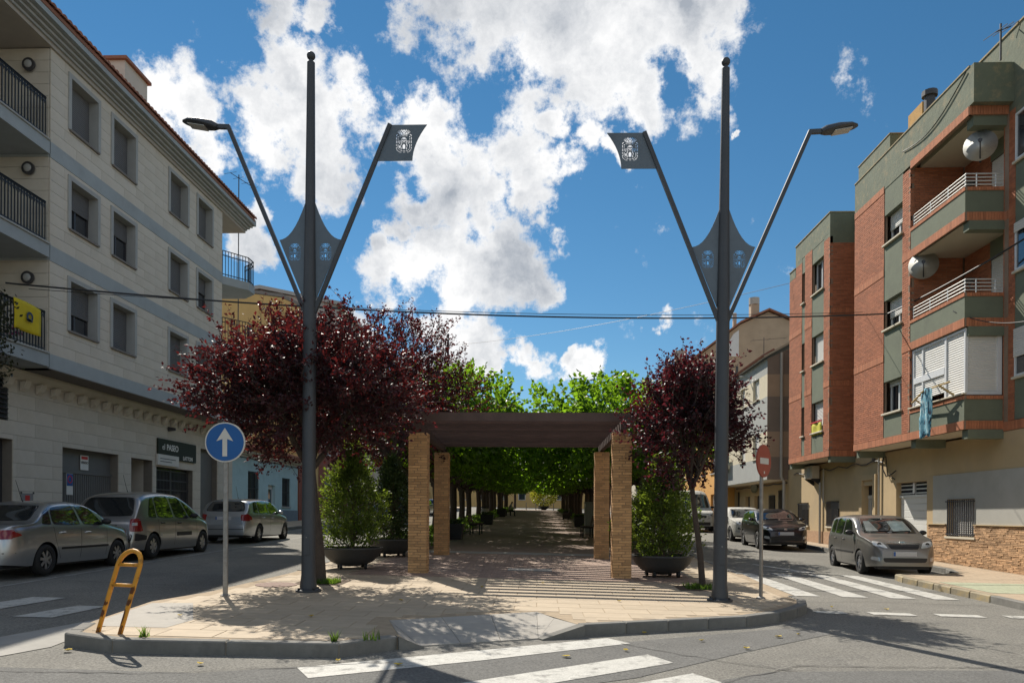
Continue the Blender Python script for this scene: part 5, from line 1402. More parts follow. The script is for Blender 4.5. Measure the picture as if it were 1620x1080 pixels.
def lamp_post(label, loc, mir, lean):
    o = thing('lamp_post', label, 'lamp post', loc, 0, 'twin lamp posts framing the plaza')
    s = mir       # s = 1: lamp on the left, flag on the right
    k = 12
    mb = MB()
    # round base swelling into an octagonal mast
    mb.lathe([(.125, -.05), (.125, .10), (.105, .25), (.100, 1.6), (.098, 4.3), (.075, 5.9), (.058, 8.0)], 20)
    mb.lathe([(.058, 8.0), (.03, 8.02), (.03, 8.05)], 12); mb.ball((0, 0, 8.10), .065, 14, 10)
    mb.build('mast', 'post_grey', o, auto=40, local=True)
    MB().lathe([(.19, .0), (.19, .025), (.13, .05)], 20).build('base_flange', 'post_grey', o, local=True)
    for q in range(4):
        a = math.pi / 4 + q * math.pi / 2
        MB().lathe([(.018, .025), (.018, .06), (0, .062)], 6, c=(.16 * math.cos(a), .16 * math.sin(a), 0)).build('bolt', 'iron', o, local=True)
    dr_ = MB().bbox(-.045, .045, -.113, -.098, .55, .86, .004).build('access_door', 'post_grey', o, local=True)
    MB().lathe([(.008, -.117), (.008, -.113)], 8, c=(0, 0, .82), axis='y').build('lock', 'galv', dr_, local=True)
    # two arms from the fork
    top_l = (-s * 1.27, 7.06); top_f = (s * 1.21, 7.05)
    arm = MB().bar((-s * .03, 0, 4.12), (top_l[0], 0, top_l[1]), .058, .066, up=(0, 1, 0)); arm.build('lamp_arm', 'post_grey', o, local=True)
    arm = MB().bar((s * .03, 0, 4.12), (top_f[0], 0, top_f[1]), .058, .066, up=(0, 1, 0)); arm.build('flag_arm', 'post_grey', o, local=True)
    # panels between mast and arms with concave top edge
    for sd in (-1, 1):
        crv = [(sd * (.075 + .40 * t ** 1.0), 5.88 - .56 * (1 - (1 - t) ** 2.1)) for t in [i / 8 for i in range(9)]]
        out = [(sd * .07, 4.35)] + crv[::-1][0:1] + crv[::-1][1:]
        out = [(sd * .07, 4.35), (sd * .468, 5.318)] + [c for c in crv[::-1]][1:]
        holed_panel('crest_panel', out, (sd * .235, 5.14), .17, .26, o, 'panel_grey')
    # flag panel
    fx = lambda z: s * (1.21 - (7.05 - z) * (1.18 / 2.93))
    edge = [(s * (1.55 + .22 * (t ** 1.9)), 6.50 + .54 * t) for t in [i / 8 for i in range(9)]]
    out = [(fx(6.50), 6.50)] + edge + [(fx(7.04), 7.04)]
    holed_panel('flag_panel', out, (s * 1.42, 6.80), .235, .35, o, 'panel_grey')
    # lamp head: bracket and flat LED housing tipped up
    x0, z0 = top_l
    MB().bar((x0 + s * .01, 0, z0 - .02), (x0 - s * .19, 0, z0 - .01), .06, .06, up=(0, 1, 0)).build('bracket', 'post_grey', o, local=True)
    hd = MB()
    sec = [(0.0, .05, .06), (.08, .10, .09), (.25, .15, .085), (.42, .14, .06), (.52, .07, .03), (.545, .02, .012)]
    d = Vector((-s * .985, 0, .17)); up = Vector((s * .17, 0, .985)); P = Vector((x0 - s * .16, 0, z0 - .03))
    rings = []
    for (l, w, h) in sec:
        c = P + d * l
        rings.append([c + Vector((0, w * math.cos(t), 0)) + up * (h * (max(0, math.sin(t)) * 1.0 + min(0, math.sin(t)) * .35)) for t in [2 * math.pi * i / 14 for i in range(14)]])
    vs = [v for r in rings for v in r]; fs = []
    for i in range(len(sec) - 1):
        for q in range(14): fs.append((i * 14 + q, i * 14 + (q + 1) % 14, (i + 1) * 14 + (q + 1) % 14, (i + 1) * 14 + q))
    fs += [tuple(range(14)), tuple(range((len(sec) - 1) * 14, len(sec) * 14))[::-1]]
    h = hd.add(vs, fs).build('lamp_head', 'post_grey', o, smooth=False, auto=35, local=True)
    c = P + d * .30 - up * .034
    MB().obox(c, d * .13, Vector((0, .09, 0)), up * .006).build('lens', 'lamp_lens', h, local=True)
    o.rotation_euler = (0, lean, 0)
    return o
lamp_post('left lamp post, its luminaire arm on the left and crest flag on the right', (-3.46, 11.38, gz(-3.46, 11.38) + .13), 1, 0)
lamp_post('right lamp post, its crest flag on the left and luminaire arm on the right', (2.75, 11.51, gz(2.75, 11.51) + .13), -1, R(.35))

# ================================================================== traffic signs
mat('blue_sign', (0.001, 0.085, 0.30), 0.35, var=0.06, scale=4)
mat('red_sign', (0.33, 0.055, 0.035), 0.45, var=0.12, scale=5)
def disc(mb, r, y0, y1, c=(0, 0), n=40):
    return mb.prism([(c[0] + r * math.cos(2 * math.pi * k / n), c[1] + r * math.sin(2 * math.pi * k / n)) for k in range(n)], 'y', y0, y1)
def sign(name, label, loc, rz, zc, r, body, rim):
    o = thing(name, label, 'traffic sign', loc, rz)
    MB().bbox(-.032, .032, -.02, .02, -.05, zc + r * .8, .006).build('post', 'galv', o, local=True)
    MB().lathe([(.07, -.02), (.07, .012), (.04, .03)], 12).build('base_collar', 'galv', o, local=True)
    pl = disc(MB(), r, -.045, -.022, (0, zc)).build('sign_plate', 'arrow_white' if rim else body, o, local=True)
    if rim: disc(MB(), r * .935, -.049, -.0455, (0, zc)).build('face', body, pl, local=True)
    for z in (zc - .15, zc + .15): MB().box(-.05, .05, -.0219, .03, z - .02, z + .02).build('clamp', 'galv', o, local=True)
    return o, pl
z_ = gz(-4.43, 10.65) + .13
o, pl = sign('arrow_sign', 'round blue sign with white upward arrow on a galvanised post', (-4.43, 10.65, z_), R(3), 2.18, .283, 'blue_sign', True)
a = [(-.033, -.20), (.033, -.20), (.033, .045), (.118, .015), (.002, .20), (-.002, .20), (-.118, .015), (-.033, .045)]
MB().prism([(p[0], p[1] + 2.18) for p in a], 'y', -.053, -.0495).build('arrow', 'arrow_white', pl, local=True)
z_ = gz(3.49, 11.95) + .13
o, pl = sign('no_entry_sign', 'faded red no-entry sign seen at an angle beside the right lamp post', (3.49, 11.95, z_), R(50), 2.14, .255, 'red_sign', False)
MB().box(-.155, .155, -.0495, -.0455, 2.09, 2.185).build('bar', 'arrow_white', pl, local=True)
MB().box(-.018, .018, -.0485, -.0455, 1.94, 1.98).build('sticker', 'arrow_white', pl, local=True)

def grid_q(nu, nv): return [(j * (nu + 1) + i, j * (nu + 1) + i + 1, (j + 1) * (nu + 1) + i + 1, (j + 1) * (nu + 1) + i) for j in range(nv) for i in range(nu)]
# ================================================================== yellow hoop barrier, leaning
mat('rust', (.12, .045, .016), .9, var=.4, scale=40, bump=.5)
mat('yellow_paint', (0.64, 0.29, 0.025), 0.5, var=0.12, scale=8, stain=(0.10, 0.035, 0.012), stain_scale=7, stain_amt=0.9, bump=.1)
hb = (-4.41, 7.68)
HO = thing('hoop_barrier', 'leaning yellow tubular hoop barrier with rust patches at the kerb corner', 'barrier', (*hb, gz(*hb) + .12), R(-18))
w = .15; hh = .70
arc = [(-w, 0, -.03), (-w, 0, hh * .5), (-w, 0, hh)] + [(-w * math.cos(t), 0, hh + .155 * math.sin(t)) for t in [math.pi * k / 10 for k in range(1, 10)]] + [(w, 0, hh), (w, 0, hh * .5), (w, 0, -.03)]
sh = lambda p: (p[0] + p[2] * .27, p[1] + p[2] * .10, p[2])
MB().tube([sh(p) for p in arc], .024, 12).build('hoop', 'yellow_paint', HO, smooth=True, local=True)
for z in (.50, .71): MB().tube([sh((-w, 0, z)), sh((w, 0, z))], .019, 10).build('rung', 'yellow_paint', HO, smooth=True, local=True)

rn = random.Random(3)
for (sx, z0, z1, a0, a1) in ((-w, .0, .05, 0, 6.3), (-w, .17, .24, 3.4, 5.9), (-w, .29, .33, 3.0, 6.2), (w, .0, .09, 0, 6.3), (w, .10, .26, 3.3, 5.2), (w, .30, .36, 4.0, 6.2), (w, .42, .49, 3.2, 6.3)):
    mb = MB(); nu, nv = 10, 4; vs = []
    for j in range(nv + 1):
        for i in range(nu + 1):
            u, v = i / nu, j / nv; e = rn.uniform(-.012, .012)
            a = a0 + (a1 - a0) * u; z = z0 + (z1 - z0) * v + (e if j in (0, nv) else 0)
            k = 1 - .35 * abs(2 * v - 1) if a1 - a0 < 6 else 1
            a = (a0 + a1) / 2 + (a - (a0 + a1) / 2) * k
            p = sh((sx, 0, z)); vs.append((p[0] + .0248 * math.cos(a), p[1] + .0248 * math.sin(a), p[2]))
    mb.add(vs, grid_q(nu, nv)); mb.build('rust_patch', 'rust', HO, smooth=True, local=True)

# ================================================================== pergola
mat('brick_tan', (0.54, 0.32, 0.15), 0.85, var=0.12, scale=25, bump=0.3, bscale=70, rnd=0.22)
mat('mortar_tan', (0.36, 0.25, 0.15), 0.95, var=0.1)
mat('wood_dark', (0.095, 0.060, 0.050), 0.7, rnd=.25, var=0.25, scale=3, bump=0.2, bscale=20)
PG = sited('pergola', 'pergola with four tan brick columns and a dark brown slatted timber roof', 'pergola', (-.4, 16.9, gz(-.4, 16.9) + .13))
pb = Pieces('column_brick', MATS['brick_tan'], 300, bev=0.004)
cols = [(-2.30, 14.68), (1.61, 14.63), (-2.44, 19.35), (1.62, 19.22)]
CZ = 3.165
for (cx, cy) in cols:
    zb = gz(cx, cy) + .12; hw = .182
    MB().box(cx - hw + .014, cx + hw - .014, cy - hw + .014, cy + hw - .014, zb, CZ - .002).build('column_core', 'mortar_tan', PG)
    z = zb; r = 0
    while z < CZ - .02:
        h = min(.044, CZ - z)
        def run(a0, a1, f, off):
            x = a0 - off
            while x < a1:
                p, q = max(a0, x), min(a1, x + .235)
                if q - p > .02: f((p + q) / 2, q - p - .008)
                x += .243
        j = random.uniform(-.0015, .0025)
        off = [0, .12, .06][r % 3]
        run(cx - hw, cx + hw, lambda c, l: pb.add((c, cy - hw + .02 - j, z + h / 2), (round(l, 2), .044, round(h, 3))), off)
        run(cx - hw, cx + hw, lambda c, l: pb.add((c, cy + hw - .02 + j, z + h / 2), (round(l, 2), .044, round(h, 3))), off)
        run(cy - hw + .045, cy + hw - .045, lambda c, l: pb.add((cx - hw + .02 - j, c, z + h / 2), (.044, round(l, 2), round(h, 3))), off)
        run(cy - hw + .045, cy + hw - .045, lambda c, l: pb.add((cx + hw - .02 + j, c, z + h / 2), (.044, round(l, 2), round(h, 3))), off)
        z += .052; r += 1
pb.done(PG)
# side beams front to back, then cross slats on edge
BZ = CZ + .03
for (f, b) in ((cols[0], cols[2]), (cols[1], cols[3])):
    d = Vector((b[0] - f[0], b[1] - f[1], 0)).normalized()
    A, B_ = Vector((f[0], f[1], BZ + .075)) - d * .35, Vector((b[0], b[1], BZ + .085)) + d * .35
    MB().bar(A, B_, .11, .15).build('side_beam', 'wood_dark', PG)
    for p in (f, b): MB().box(p[0] - .03, p[0] + .03, p[1] - .05, p[1] + .05, CZ - .001, BZ + .01).build('beam_shoe', 'iron', PG)
ns_ = 15
for k in range(ns_):
    t = k / (ns_ - 1)
    yl = 14.32 + t * 5.5; xl, xr = -2.56 - .12 * t, 1.86 + .0 * t
    MB().bar((xl, yl, BZ + .245 + .006 * random.uniform(-1, 1)), (xr, yl - .05, BZ + .235 + .006 * random.uniform(-1, 1)), .055, .165).build('slat', 'wood_dark', PG)

# ================================================================== bowl planters with conifers
mat('bowl_grey', (0.045, 0.047, 0.047), 0.6, var=0.2, scale=4, bump=.15, bscale=40, stain=(.075, .07, .06), stain_scale=2.5, stain_amt=.5)
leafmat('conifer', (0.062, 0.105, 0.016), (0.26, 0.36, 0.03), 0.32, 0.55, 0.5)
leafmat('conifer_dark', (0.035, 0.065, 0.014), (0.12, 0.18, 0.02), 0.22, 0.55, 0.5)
def bowl(label, loc, r=.62, castors=True):
    o = thing('bowl_planter', label, 'planter', loc, random.random(), 'bowl planters by the pergola')
    MB().lathe([(.10, .055), (.26, .075), (.41, .14), (.53, .26), (.59, .375), (r, .40), (r, .43), (.575, .43), (.55, .36), (0, .36)], 32).build('bowl', 'bowl_grey', o, auto=45, local=True)
    MB().lathe([(0, .362), (.545, .362), (.545, .372), (0, .385)], 24).build('soil', 'soil', o, local=True)
    for k in range(4):
        a = math.pi / 4 + k * math.pi / 2
        c = MB().lathe([(.0, -.025), (.055, -.025), (.06, 0), (.055, .025), (0, .025)], 14, c=(.34 * math.cos(a), .34 * math.sin(a), .06), axis='x').build('castor', 'iron', o, local=True)
        MB().box(.34 * math.cos(a) - .03, .34 * math.cos(a) + .03, .34 * math.sin(a) - .03, .34 * math.sin(a) + .03, .085, .14).build('castor_fork', 'iron', o, local=True)
    return o
def conifer(label, loc, h, r, seed, m='conifer', n=15000):
    """bushy upright conifer: scaly sprays at the tips of many short branchlets"""
    rn = random.Random(seed)
    o = thing('conifer_shrub', label, 'shrub', loc, 0, 'conifer shrubs in the bowls')
    tr = MB().tube([(0, 0, 0), (.03, .02, h * .4), (-.02, .03, h * .8)], [.045, .035, .012], 7)
    lf = MB()
    nb = int(n / 26)
    for b in range(nb):
        t = rn.random() ** .85; z = h * (.04 + .94 * t)
        rad = r * min(1, (.62 + 1.1 * t) if t < .33 else (1.0 - ((t - .33) / .67) ** 1.15 * .92)) * rn.random() ** .5 * 1.04
        a = rn.random() * 6.283
        # lumpy outline
        rad *= 1 + .20 * math.sin(a * 3 + z * 5 + seed) + .13 * math.sin(a * 6 - z * 8)
        c = Vector((rad * math.cos(a), rad * math.sin(a), z + rn.gauss(0, .03)))
        out = Vector((math.cos(a) * .75, math.sin(a) * .75, .75)).normalized()
        if b % 12 == 0: tr.tube([(0, 0, max(.02, z - .35)), c], [.014, .005], 5)
        for q in range(26):
            d = (out + Vector((rn.gauss(0, .5), rn.gauss(0, .5), rn.gauss(0, .4)))).normalized()
            p = c + Vector((rn.gauss(0, .042), rn.gauss(0, .042), rn.gauss(0, .06))) + out * rn.uniform(-.06, .06)
            l = rn.uniform(.045, .085); s = d.cross(Vector((rn.gauss(0, 1), rn.gauss(0, 1), rn.gauss(0, 1)))).normalized() * l * .22
            lf.add([p, p + d * l * .5 + s, p + d * l, p + d * l * .5 - s], [(0, 1, 2), (0, 2, 3)])
    tr.build('trunk', 'bark', o, local=True)
    lf.build('crown', m, o, local=True)
    return o
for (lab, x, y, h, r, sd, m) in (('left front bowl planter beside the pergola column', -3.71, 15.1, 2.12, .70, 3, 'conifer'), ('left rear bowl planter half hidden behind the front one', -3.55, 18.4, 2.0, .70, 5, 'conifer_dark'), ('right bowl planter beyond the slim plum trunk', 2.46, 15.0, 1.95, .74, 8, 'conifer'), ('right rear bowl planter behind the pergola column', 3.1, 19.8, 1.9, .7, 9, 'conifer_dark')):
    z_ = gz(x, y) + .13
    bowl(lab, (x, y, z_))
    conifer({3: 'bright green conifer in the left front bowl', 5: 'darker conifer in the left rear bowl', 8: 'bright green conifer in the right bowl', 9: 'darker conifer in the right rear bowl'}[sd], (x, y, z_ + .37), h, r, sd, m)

# ================================================================== overhead cables
def cable(label, A, B_, sag, r=.016):
    pts = [Vector(A).lerp(Vector(B_), t) - Vector((0, 0, sag * 4 * t * (1 - t))) for t in [k / 40 for k in range(41)]]
    return tag(MB().tube(pts, r, 5).build('overhead_cable', 'rail_dark'), label, 'cable', 'cables strung across the street')
mat('cable_pale', (.30, .28, .25), .6, var=.4, scale=20)
cable('thick twisted cable spanning from the cream block to the brick block', (-12.36, 17.2, 6.9), (10.12, 22.3, 7.45), .40, .022)
cable('thinner cable just above the thick twisted one', (-12.36, 18.0, 7.0), (10.12, 24.0, 7.95), .30, .009)
cable('faint upper cable rising towards the brick block', (-9.0, 52.0, 13.0), (10.1, 30.9, 10.95), .5, .010)
cable('cable leaving the brick bay towards the right edge', (10.1, 22.3, 7.45), (11.04, 16.0, 8.0), .12, .022)
cable('pale slack wire below the middle balcony on the right', (10.14, 18.9, 6.62), (11.0, 16.2, 5.95), .30, .012)

# ================================================================== promenade furniture
mat('black_planter', (.02, .02, .021), .6, var=.2, scale=6)
def box_planter(label, x, y):
    o = thing('square_planter', label, 'planter', (x, y, gz(x, y) + .13), 0, 'black square planters along the promenade')
    MB().add([(-.3,-.3,0),(.3,-.3,0),(.3,.3,0),(-.3,.3,0),(-.36,-.36,.55),(.36,-.36,.55),(.36,.36,.55),(-.36,.36,.55),(-.31,-.31,.55),(.31,-.31,.55),(.31,.31,.55),(-.31,.31,.55),(-.3,-.3,.48),(.3,-.3,.48),(.3,.3,.48),(-.3,.3,.48)],
             [(3,2,1,0),(0,1,5,4),(1,2,6,5),(2,3,7,6),(3,0,4,7),(4,5,9,8),(5,6,10,9),(6,7,11,10),(7,4,8,11),(8,9,13,12),(9,10,14,13),(10,11,15,14),(11,8,12,15),(12,13,14,15)]).build('box', 'black_planter', o, local=True)
    lf = MB(); rn = random.Random(int(y))
    for k in range(260):
        p = Vector((rn.uniform(-.3, .3), rn.uniform(-.3, .3), .5 + rn.random() * .16)); d = Vector((rn.gauss(0, 1), rn.gauss(0, 1), 1.2)).normalized() * .09; s = d.cross(Vector((rn.gauss(0, 1), rn.gauss(0, 1), 0))).normalized() * .03
        lf.add([p, p + d * .5 + s, p + d, p + d * .5 - s], [(0, 1, 2), (0, 2, 3)])
    lf.build('foliage', 'conifer_dark', o, local=True)
    return o
for lab, x, y in (('black planter at the near left edge of the promenade', -2.95, 26.6), ('black planter left of the promenade by the litter bin', -2.8, 42.3), ('black planter far left near the seated person', -2.85, 60.5), ('black planter on the right side of the promenade', 2.35, 41.7), ('black planter far right along the promenade', 2.4, 60.0)):
    box_planter(lab, x, y)
def bench(label, x, y, rz):
    o = thing('park_bench', label, 'bench', (x, y, gz(x, y) + .13), rz, 'benches along the promenade')
    for k in range(4): MB().bbox(-.85, .85, -.2 + k * .105, -.11 + k * .105, .42, .455, .006).build('seat_slat', 'wood_dark', o, local=True)
    for k in range(3): MB().obox((0, .235 + k * .025, .55 + k * .12), (.85, 0, 0), (0, .012, .048), (0, .012, -.004)).build('back_slat', 'wood_dark', o, local=True)
    for x_ in (-.65, .65):
        MB().box(x_ - .025, x_ + .025, -.2, -.15, 0, .418).box(x_ - .025, x_ + .025, .17, .22, 0, .418).box(x_ - .025, x_ + .025, -.149, .169, .37, .418).bar((x_, .215, .40), (x_, .30, .85), .05, .03).build('leg', 'iron', o, local=True)
    return o
bench('park bench on the near left behind the black planter', -2.45, 30.5, R(90)); bench('park bench where a person sits, far left', -2.45, 64.5, R(90))
bench('park bench on the right beside the grey utility cabinet', 1.95, 30.2, R(-90)); bench('park bench far right along the promenade', 2.1, 56.5, R(-90))
cb = (2.35, 33.4)
CBN = thing('utility_cabinet', 'grey utility cabinet at the right edge of the promenade', 'cabinet', (*cb, gz(*cb) + .13))
MB().bbox(-.25, .25, -.5, .5, .08, 1.35, .015).build('case', mat('cabinet_grey', (.26, .29, .28), .6, var=.1), CBN, local=True)
MB().bbox(-.27, .27, -.52, .52, 0, .08, .01).build('base', 'concrete', CBN, local=True)
MB().bbox(-.28, .28, -.53, .53, 1.352, 1.40, .01).build('lid', 'cabinet_grey', CBN, local=True)
MB().box(-.262, -.251, -.46, .46, .15, 1.28).build('door', 'cabinet_grey', CBN, local=True)
bn = (-3.05, 44.2)
BIN = thing('litter_bin', 'pale litter bin on the left of the promenade', 'bin', (*bn, gz(*bn) + .13))
MB().lathe([(.2, .12), (.24, .85), (.25, .87), (.22, .87), (.18, .2), (0, .2)], 18).build('drum', mat('bin_pale', (.42, .40, .36), .6, var=.1), BIN, auto=40, local=True)
MB().box(-.03, .03, -.03, .03, 0, .125).build('foot', 'iron', BIN, local=True)
MB().lathe([(.26, .90), (.27, .93), (.1, .98), (0, .98)], 18).tube([(-.22, 0, .80), (-.24, 0, .92)], .012, 6).tube([(.22, 0, .80), (.24, 0, .92)], .012, 6).build('hood', 'iron', BIN, auto=40, local=True)
for i, (x, lab) in enumerate(((-1.5, 'left'), (-.2, 'middle'), (2.2, 'right'))):
    b = thing('bollard', lab + 'most of the grey bollards closing the far end of the promenade' if i != 1 else 'middle one of the grey bollards closing the far promenade end', 'bollard', (x, 103, gz(x, 103) + .13), 0, 'bollards at the far crossing')
    MB().lathe([(.06, 0), (.055, .95), (.03, 1.0), (0, 1.0)], 12).build('post', 'galv', b, auto=40, local=True)
    MB().lathe([(.1, 0), (.1, .03), (.06, .04)], 12).build('base', 'galv', b, local=True)
# distant lamp masts over the trees
for (x, y, z, lab) in ((-5.36, 45, 12.2, 'distant lamp mast tip rising above the left trees'), (4.43, 60, 12.5, 'distant lamp mast tip rising above the right trees')):
    o = thing('distant_mast', lab, 'lamp post', (x, y, gz(x, y) + .1), 0, 'distant lamp masts')
    h = z - gz(x, y) - .1
    MB().lathe([(.12, 0), (.10, 3), (.09, h * .7), (.06, h)], 10).build('mast', 'post_grey', o, local=True)
    MB().ball((0, 0, h + .05), .08).build('finial', 'post_grey', o, local=True)
    MB().bar((0, 0, h * .5), (-1.2, 0, h * .86), .08).bar((0, 0, h * .5), (1.2, 0, h * .86), .08).build('arm', 'post_grey', o, local=True)
# fallen leaves and litter on the road and plaza
mat('dry_leaf', (.50, .36, .04), .8, var=.3, scale=30)
rn = random.Random(4)
spots = [(0.95, 8.1), (-1.3, 7.1), (-0.2, 9.6), (1.9, 8.8), (2.9, 9.2), (1.2, 11.1), (3.2, 9.4), (-1.9, 10.6), (4.6, 12.0), (5.4, 11.9), (-4.6, 7.3), (-.9, 12.4), (1.6, 12.6), (2.3, 8.4), (.3, 7.7), (-3.1, 6.9), (0.1, 13.2), (4.2, 17.2), (-2.7, 9.0), (1.3, 9.2), (-4.2, 8.8), (-1.9, 7.2)]
for i, (x, y) in enumerate(spots):
    on = inside((x, y), IS); z = gz(x, y) + (.136 if on else .01)
    mb = MB(); s = rn.uniform(.035, .055); n = 7
    rim = [(s * math.cos(6.283 * k / n) * rn.uniform(.7, 1.1), s * .7 * math.sin(6.283 * k / n), .012 + .012 * rn.random()) for k in range(n)]
    mb.add([(0, 0, .004)] + rim, [(0, 1 + k, 1 + (k + 1) % n) for k in range(n)])
    lf = mb.build('fallen_leaf', 'dry_leaf'); lf.location = (x, y, z); lf.rotation_euler = (0, 0, rn.random() * 6)
    tag(lf, 'small curled yellow fallen leaf lying on the ' + ('plaza tiles' if on else 'road asphalt'), 'leaf', 'fallen leaves')
# ================================================================== trees
mat('bark_dark', (.065, .05, .04), .95, var=.3, scale=10, bump=.7, bscale=25)
leafmat('leaf_plum', (0.026, 0.009, 0.013), (0.19, 0.019, 0.018), 0.27, 0.48, 0.55, 0.4)
leafmat('leaf_plum_dark', (0.020, 0.008, 0.012), (0.20, 0.02, 0.03), 0.26, 0.48, 0.5, 0.4)
leafmat('leaf_green', (0.045, 0.095, 0.012), (0.26, 0.47, 0.02), 0.46, 0.45, 0.4, 0.4)
def limb(mb, rn, p0, d, l, r, depth, tips, bend=.25, up=.15):
    pts = [Vector(p0)]; rs = [r]; d = Vector(d).normalized(); n = 5
    for k in range(n):
        d = (d + Vector((rn.gauss(0, bend), rn.gauss(0, bend), rn.gauss(0, bend) + up)) * .35).normalized()
        pts.append(pts[-1] + d * l / n); rs.append(r * (1 - .55 * (k + 1) / n))
    mb.tube(pts, rs, 7 if r > .03 else 5)
    tips.append((pts[-1], d)); tips.append((pts[3], d))
    if depth:
        for k in (2, 3, 4, 5):
            a = rn.random() * 6.283
            s = d.cross(Vector((math.cos(a), math.sin(a), .3))).normalized()
            limb(mb, rn, pts[k], (d * .8 + s * .9), l * .55, rs[k] * .62, depth - 1, tips, bend, up)
def leaf(lf, p, d, l, w, rn):
    s = d.cross(Vector((rn.gauss(0, 1), rn.gauss(0, 1), rn.gauss(0, 1))))
    if s.length < 1e-3: return
    s = s.normalized() * w
    nrm = d.cross(s).normalized() * w * .35
    m = p + d * l * .45
    lf.add([p, m + s + nrm, p + d * l, m - s + nrm], [(0, 1, 2), (0, 2, 3)])
def plum(label, loc, trunk_h, lean, ctr, rad, n, seed, m, tr=.085, top_shoots=26):
    """purple-leaf plum: leaning trunk, spreading limbs, leafy twigs through an uneven crown"""
    rn = random.Random(seed)
    o = thing('plum_tree', label, 'tree', loc, 0, 'purple plum trees')
    tb = MB(); tips = []
    top = Vector((lean[0], lean[1], trunk_h))
    tb.tube([(0, 0, -.05), (0, 0, .03), top * .35 + Vector((.02, 0, 0)), top * .7, top], [tr * 1.35, tr * 1.1, tr, tr * .9, tr * .8], 10)
    C = Vector(ctr)
    for k in range(6):
        a = k * 1.047 + rn.uniform(-.3, .3)
        tgt = C + Vector((rad[0] * .55 * math.cos(a), rad[1] * .55 * math.sin(a), rad[2] * rn.uniform(-.2, .5)))
        limb(tb, rn, top - Vector((0, 0, .08)), tgt - top, (tgt - top).length * .85, tr * .6, 2, tips)
    lf = MB()
    def lump(v):
        return 1 + .32 * (mnoise.noise(v * 1.6 + Vector((seed, 0, 0)))) + .20 * mnoise.noise(v * 4.0 + Vector((0, seed, 0)))
    twigs = []
    nt_ = n // 22
    while len(twigs) < nt_:
        v = Vector((rn.gauss(0, 1), rn.gauss(0, 1), rn.gauss(0, 1))).normalized()
        k = rn.random() ** .45 * lump(v)
        if v.z < -.5 and rn.random() < .5: continue
        p = C + Vector((v.x * rad[0], v.y * rad[1], v.z * rad[2])) * k
        d = (v + Vector((rn.gauss(0, .35), rn.gauss(0, .35), .55 + rn.gauss(0, .3)))).normalized()
        if mnoise.noise(p * 1.5 + Vector((seed * 3, 1, 2))) < -.17: continue     # gaps in the crown
        twigs.append((p, d, rn.uniform(.30, .55), 22))
    for k in range(top_shoots):
        a = rn.random() * 6.283; q = rn.random() ** .5
        p = C + Vector((rad[0] * q * .95 * math.cos(a), rad[1] * q * .95 * math.sin(a), rad[2] * (1 - q * q) ** .5 * .95))
        twigs.append((p, Vector((math.cos(a) * .35 * q + rn.gauss(0, .12), math.sin(a) * .35 * q, 1)).normalized(), rn.uniform(.5, .85), 30))
    for (p, d, L_, cnt) in twigs:
        bend = Vector((rn.gauss(0, .12), rn.gauss(0, .12), -.05))
        tb.tube([p - d * .12, p + d * L_ * .5 + bend * .25, p + d * L_ * .96 + bend * .92], [.006, .004, .002], 3, cap=False)
        for q in range(cnt):
            t = (q + rn.random()) / cnt
            b = p + d * L_ * t + bend * t * t + Vector((rn.gauss(0, .022), rn.gauss(0, .022), rn.gauss(0, .022)))
            ld = (d * .5 + Vector((rn.gauss(0, .8), rn.gauss(0, .8), rn.gauss(0, .6) - .15))).normalized()
            l = rn.uniform(.045, .09); leaf(lf, b, ld, l, l * .30, rn)
    tb.build('trunk', 'bark_dark', o, local=True)
    lf.build('crown', m, o, local=True)
    return o
x, y = -3.62, 12.56
plum('wide purple-leaved plum tree right behind the left lamp post', (x, y, gz(x, y) + .13), 1.95, (-.22, .15), (-.28, .35, 3.18), (1.74, 1.65, 1.10), 46000, 11, 'leaf_plum', .095)
x, y = -3.72, 20.0
plum('taller purple plum tree behind the left planters', (x, y, gz(x, y) + .13), 2.1, (-.15, 0), (-.2, 0, 4.1), (2.35, 2.0, 1.85), 36000, 12, 'leaf_plum', .12)
x, y = 2.85, 13.16
plum('slim leaning purple plum tree behind the right lamp post', (x, y, gz(x, y) + .13), 1.75, (-.17, .1), (-.20, .15, 2.85), (.80, .90, .88), 18500, 13, 'leaf_plum_dark', .052, 22)

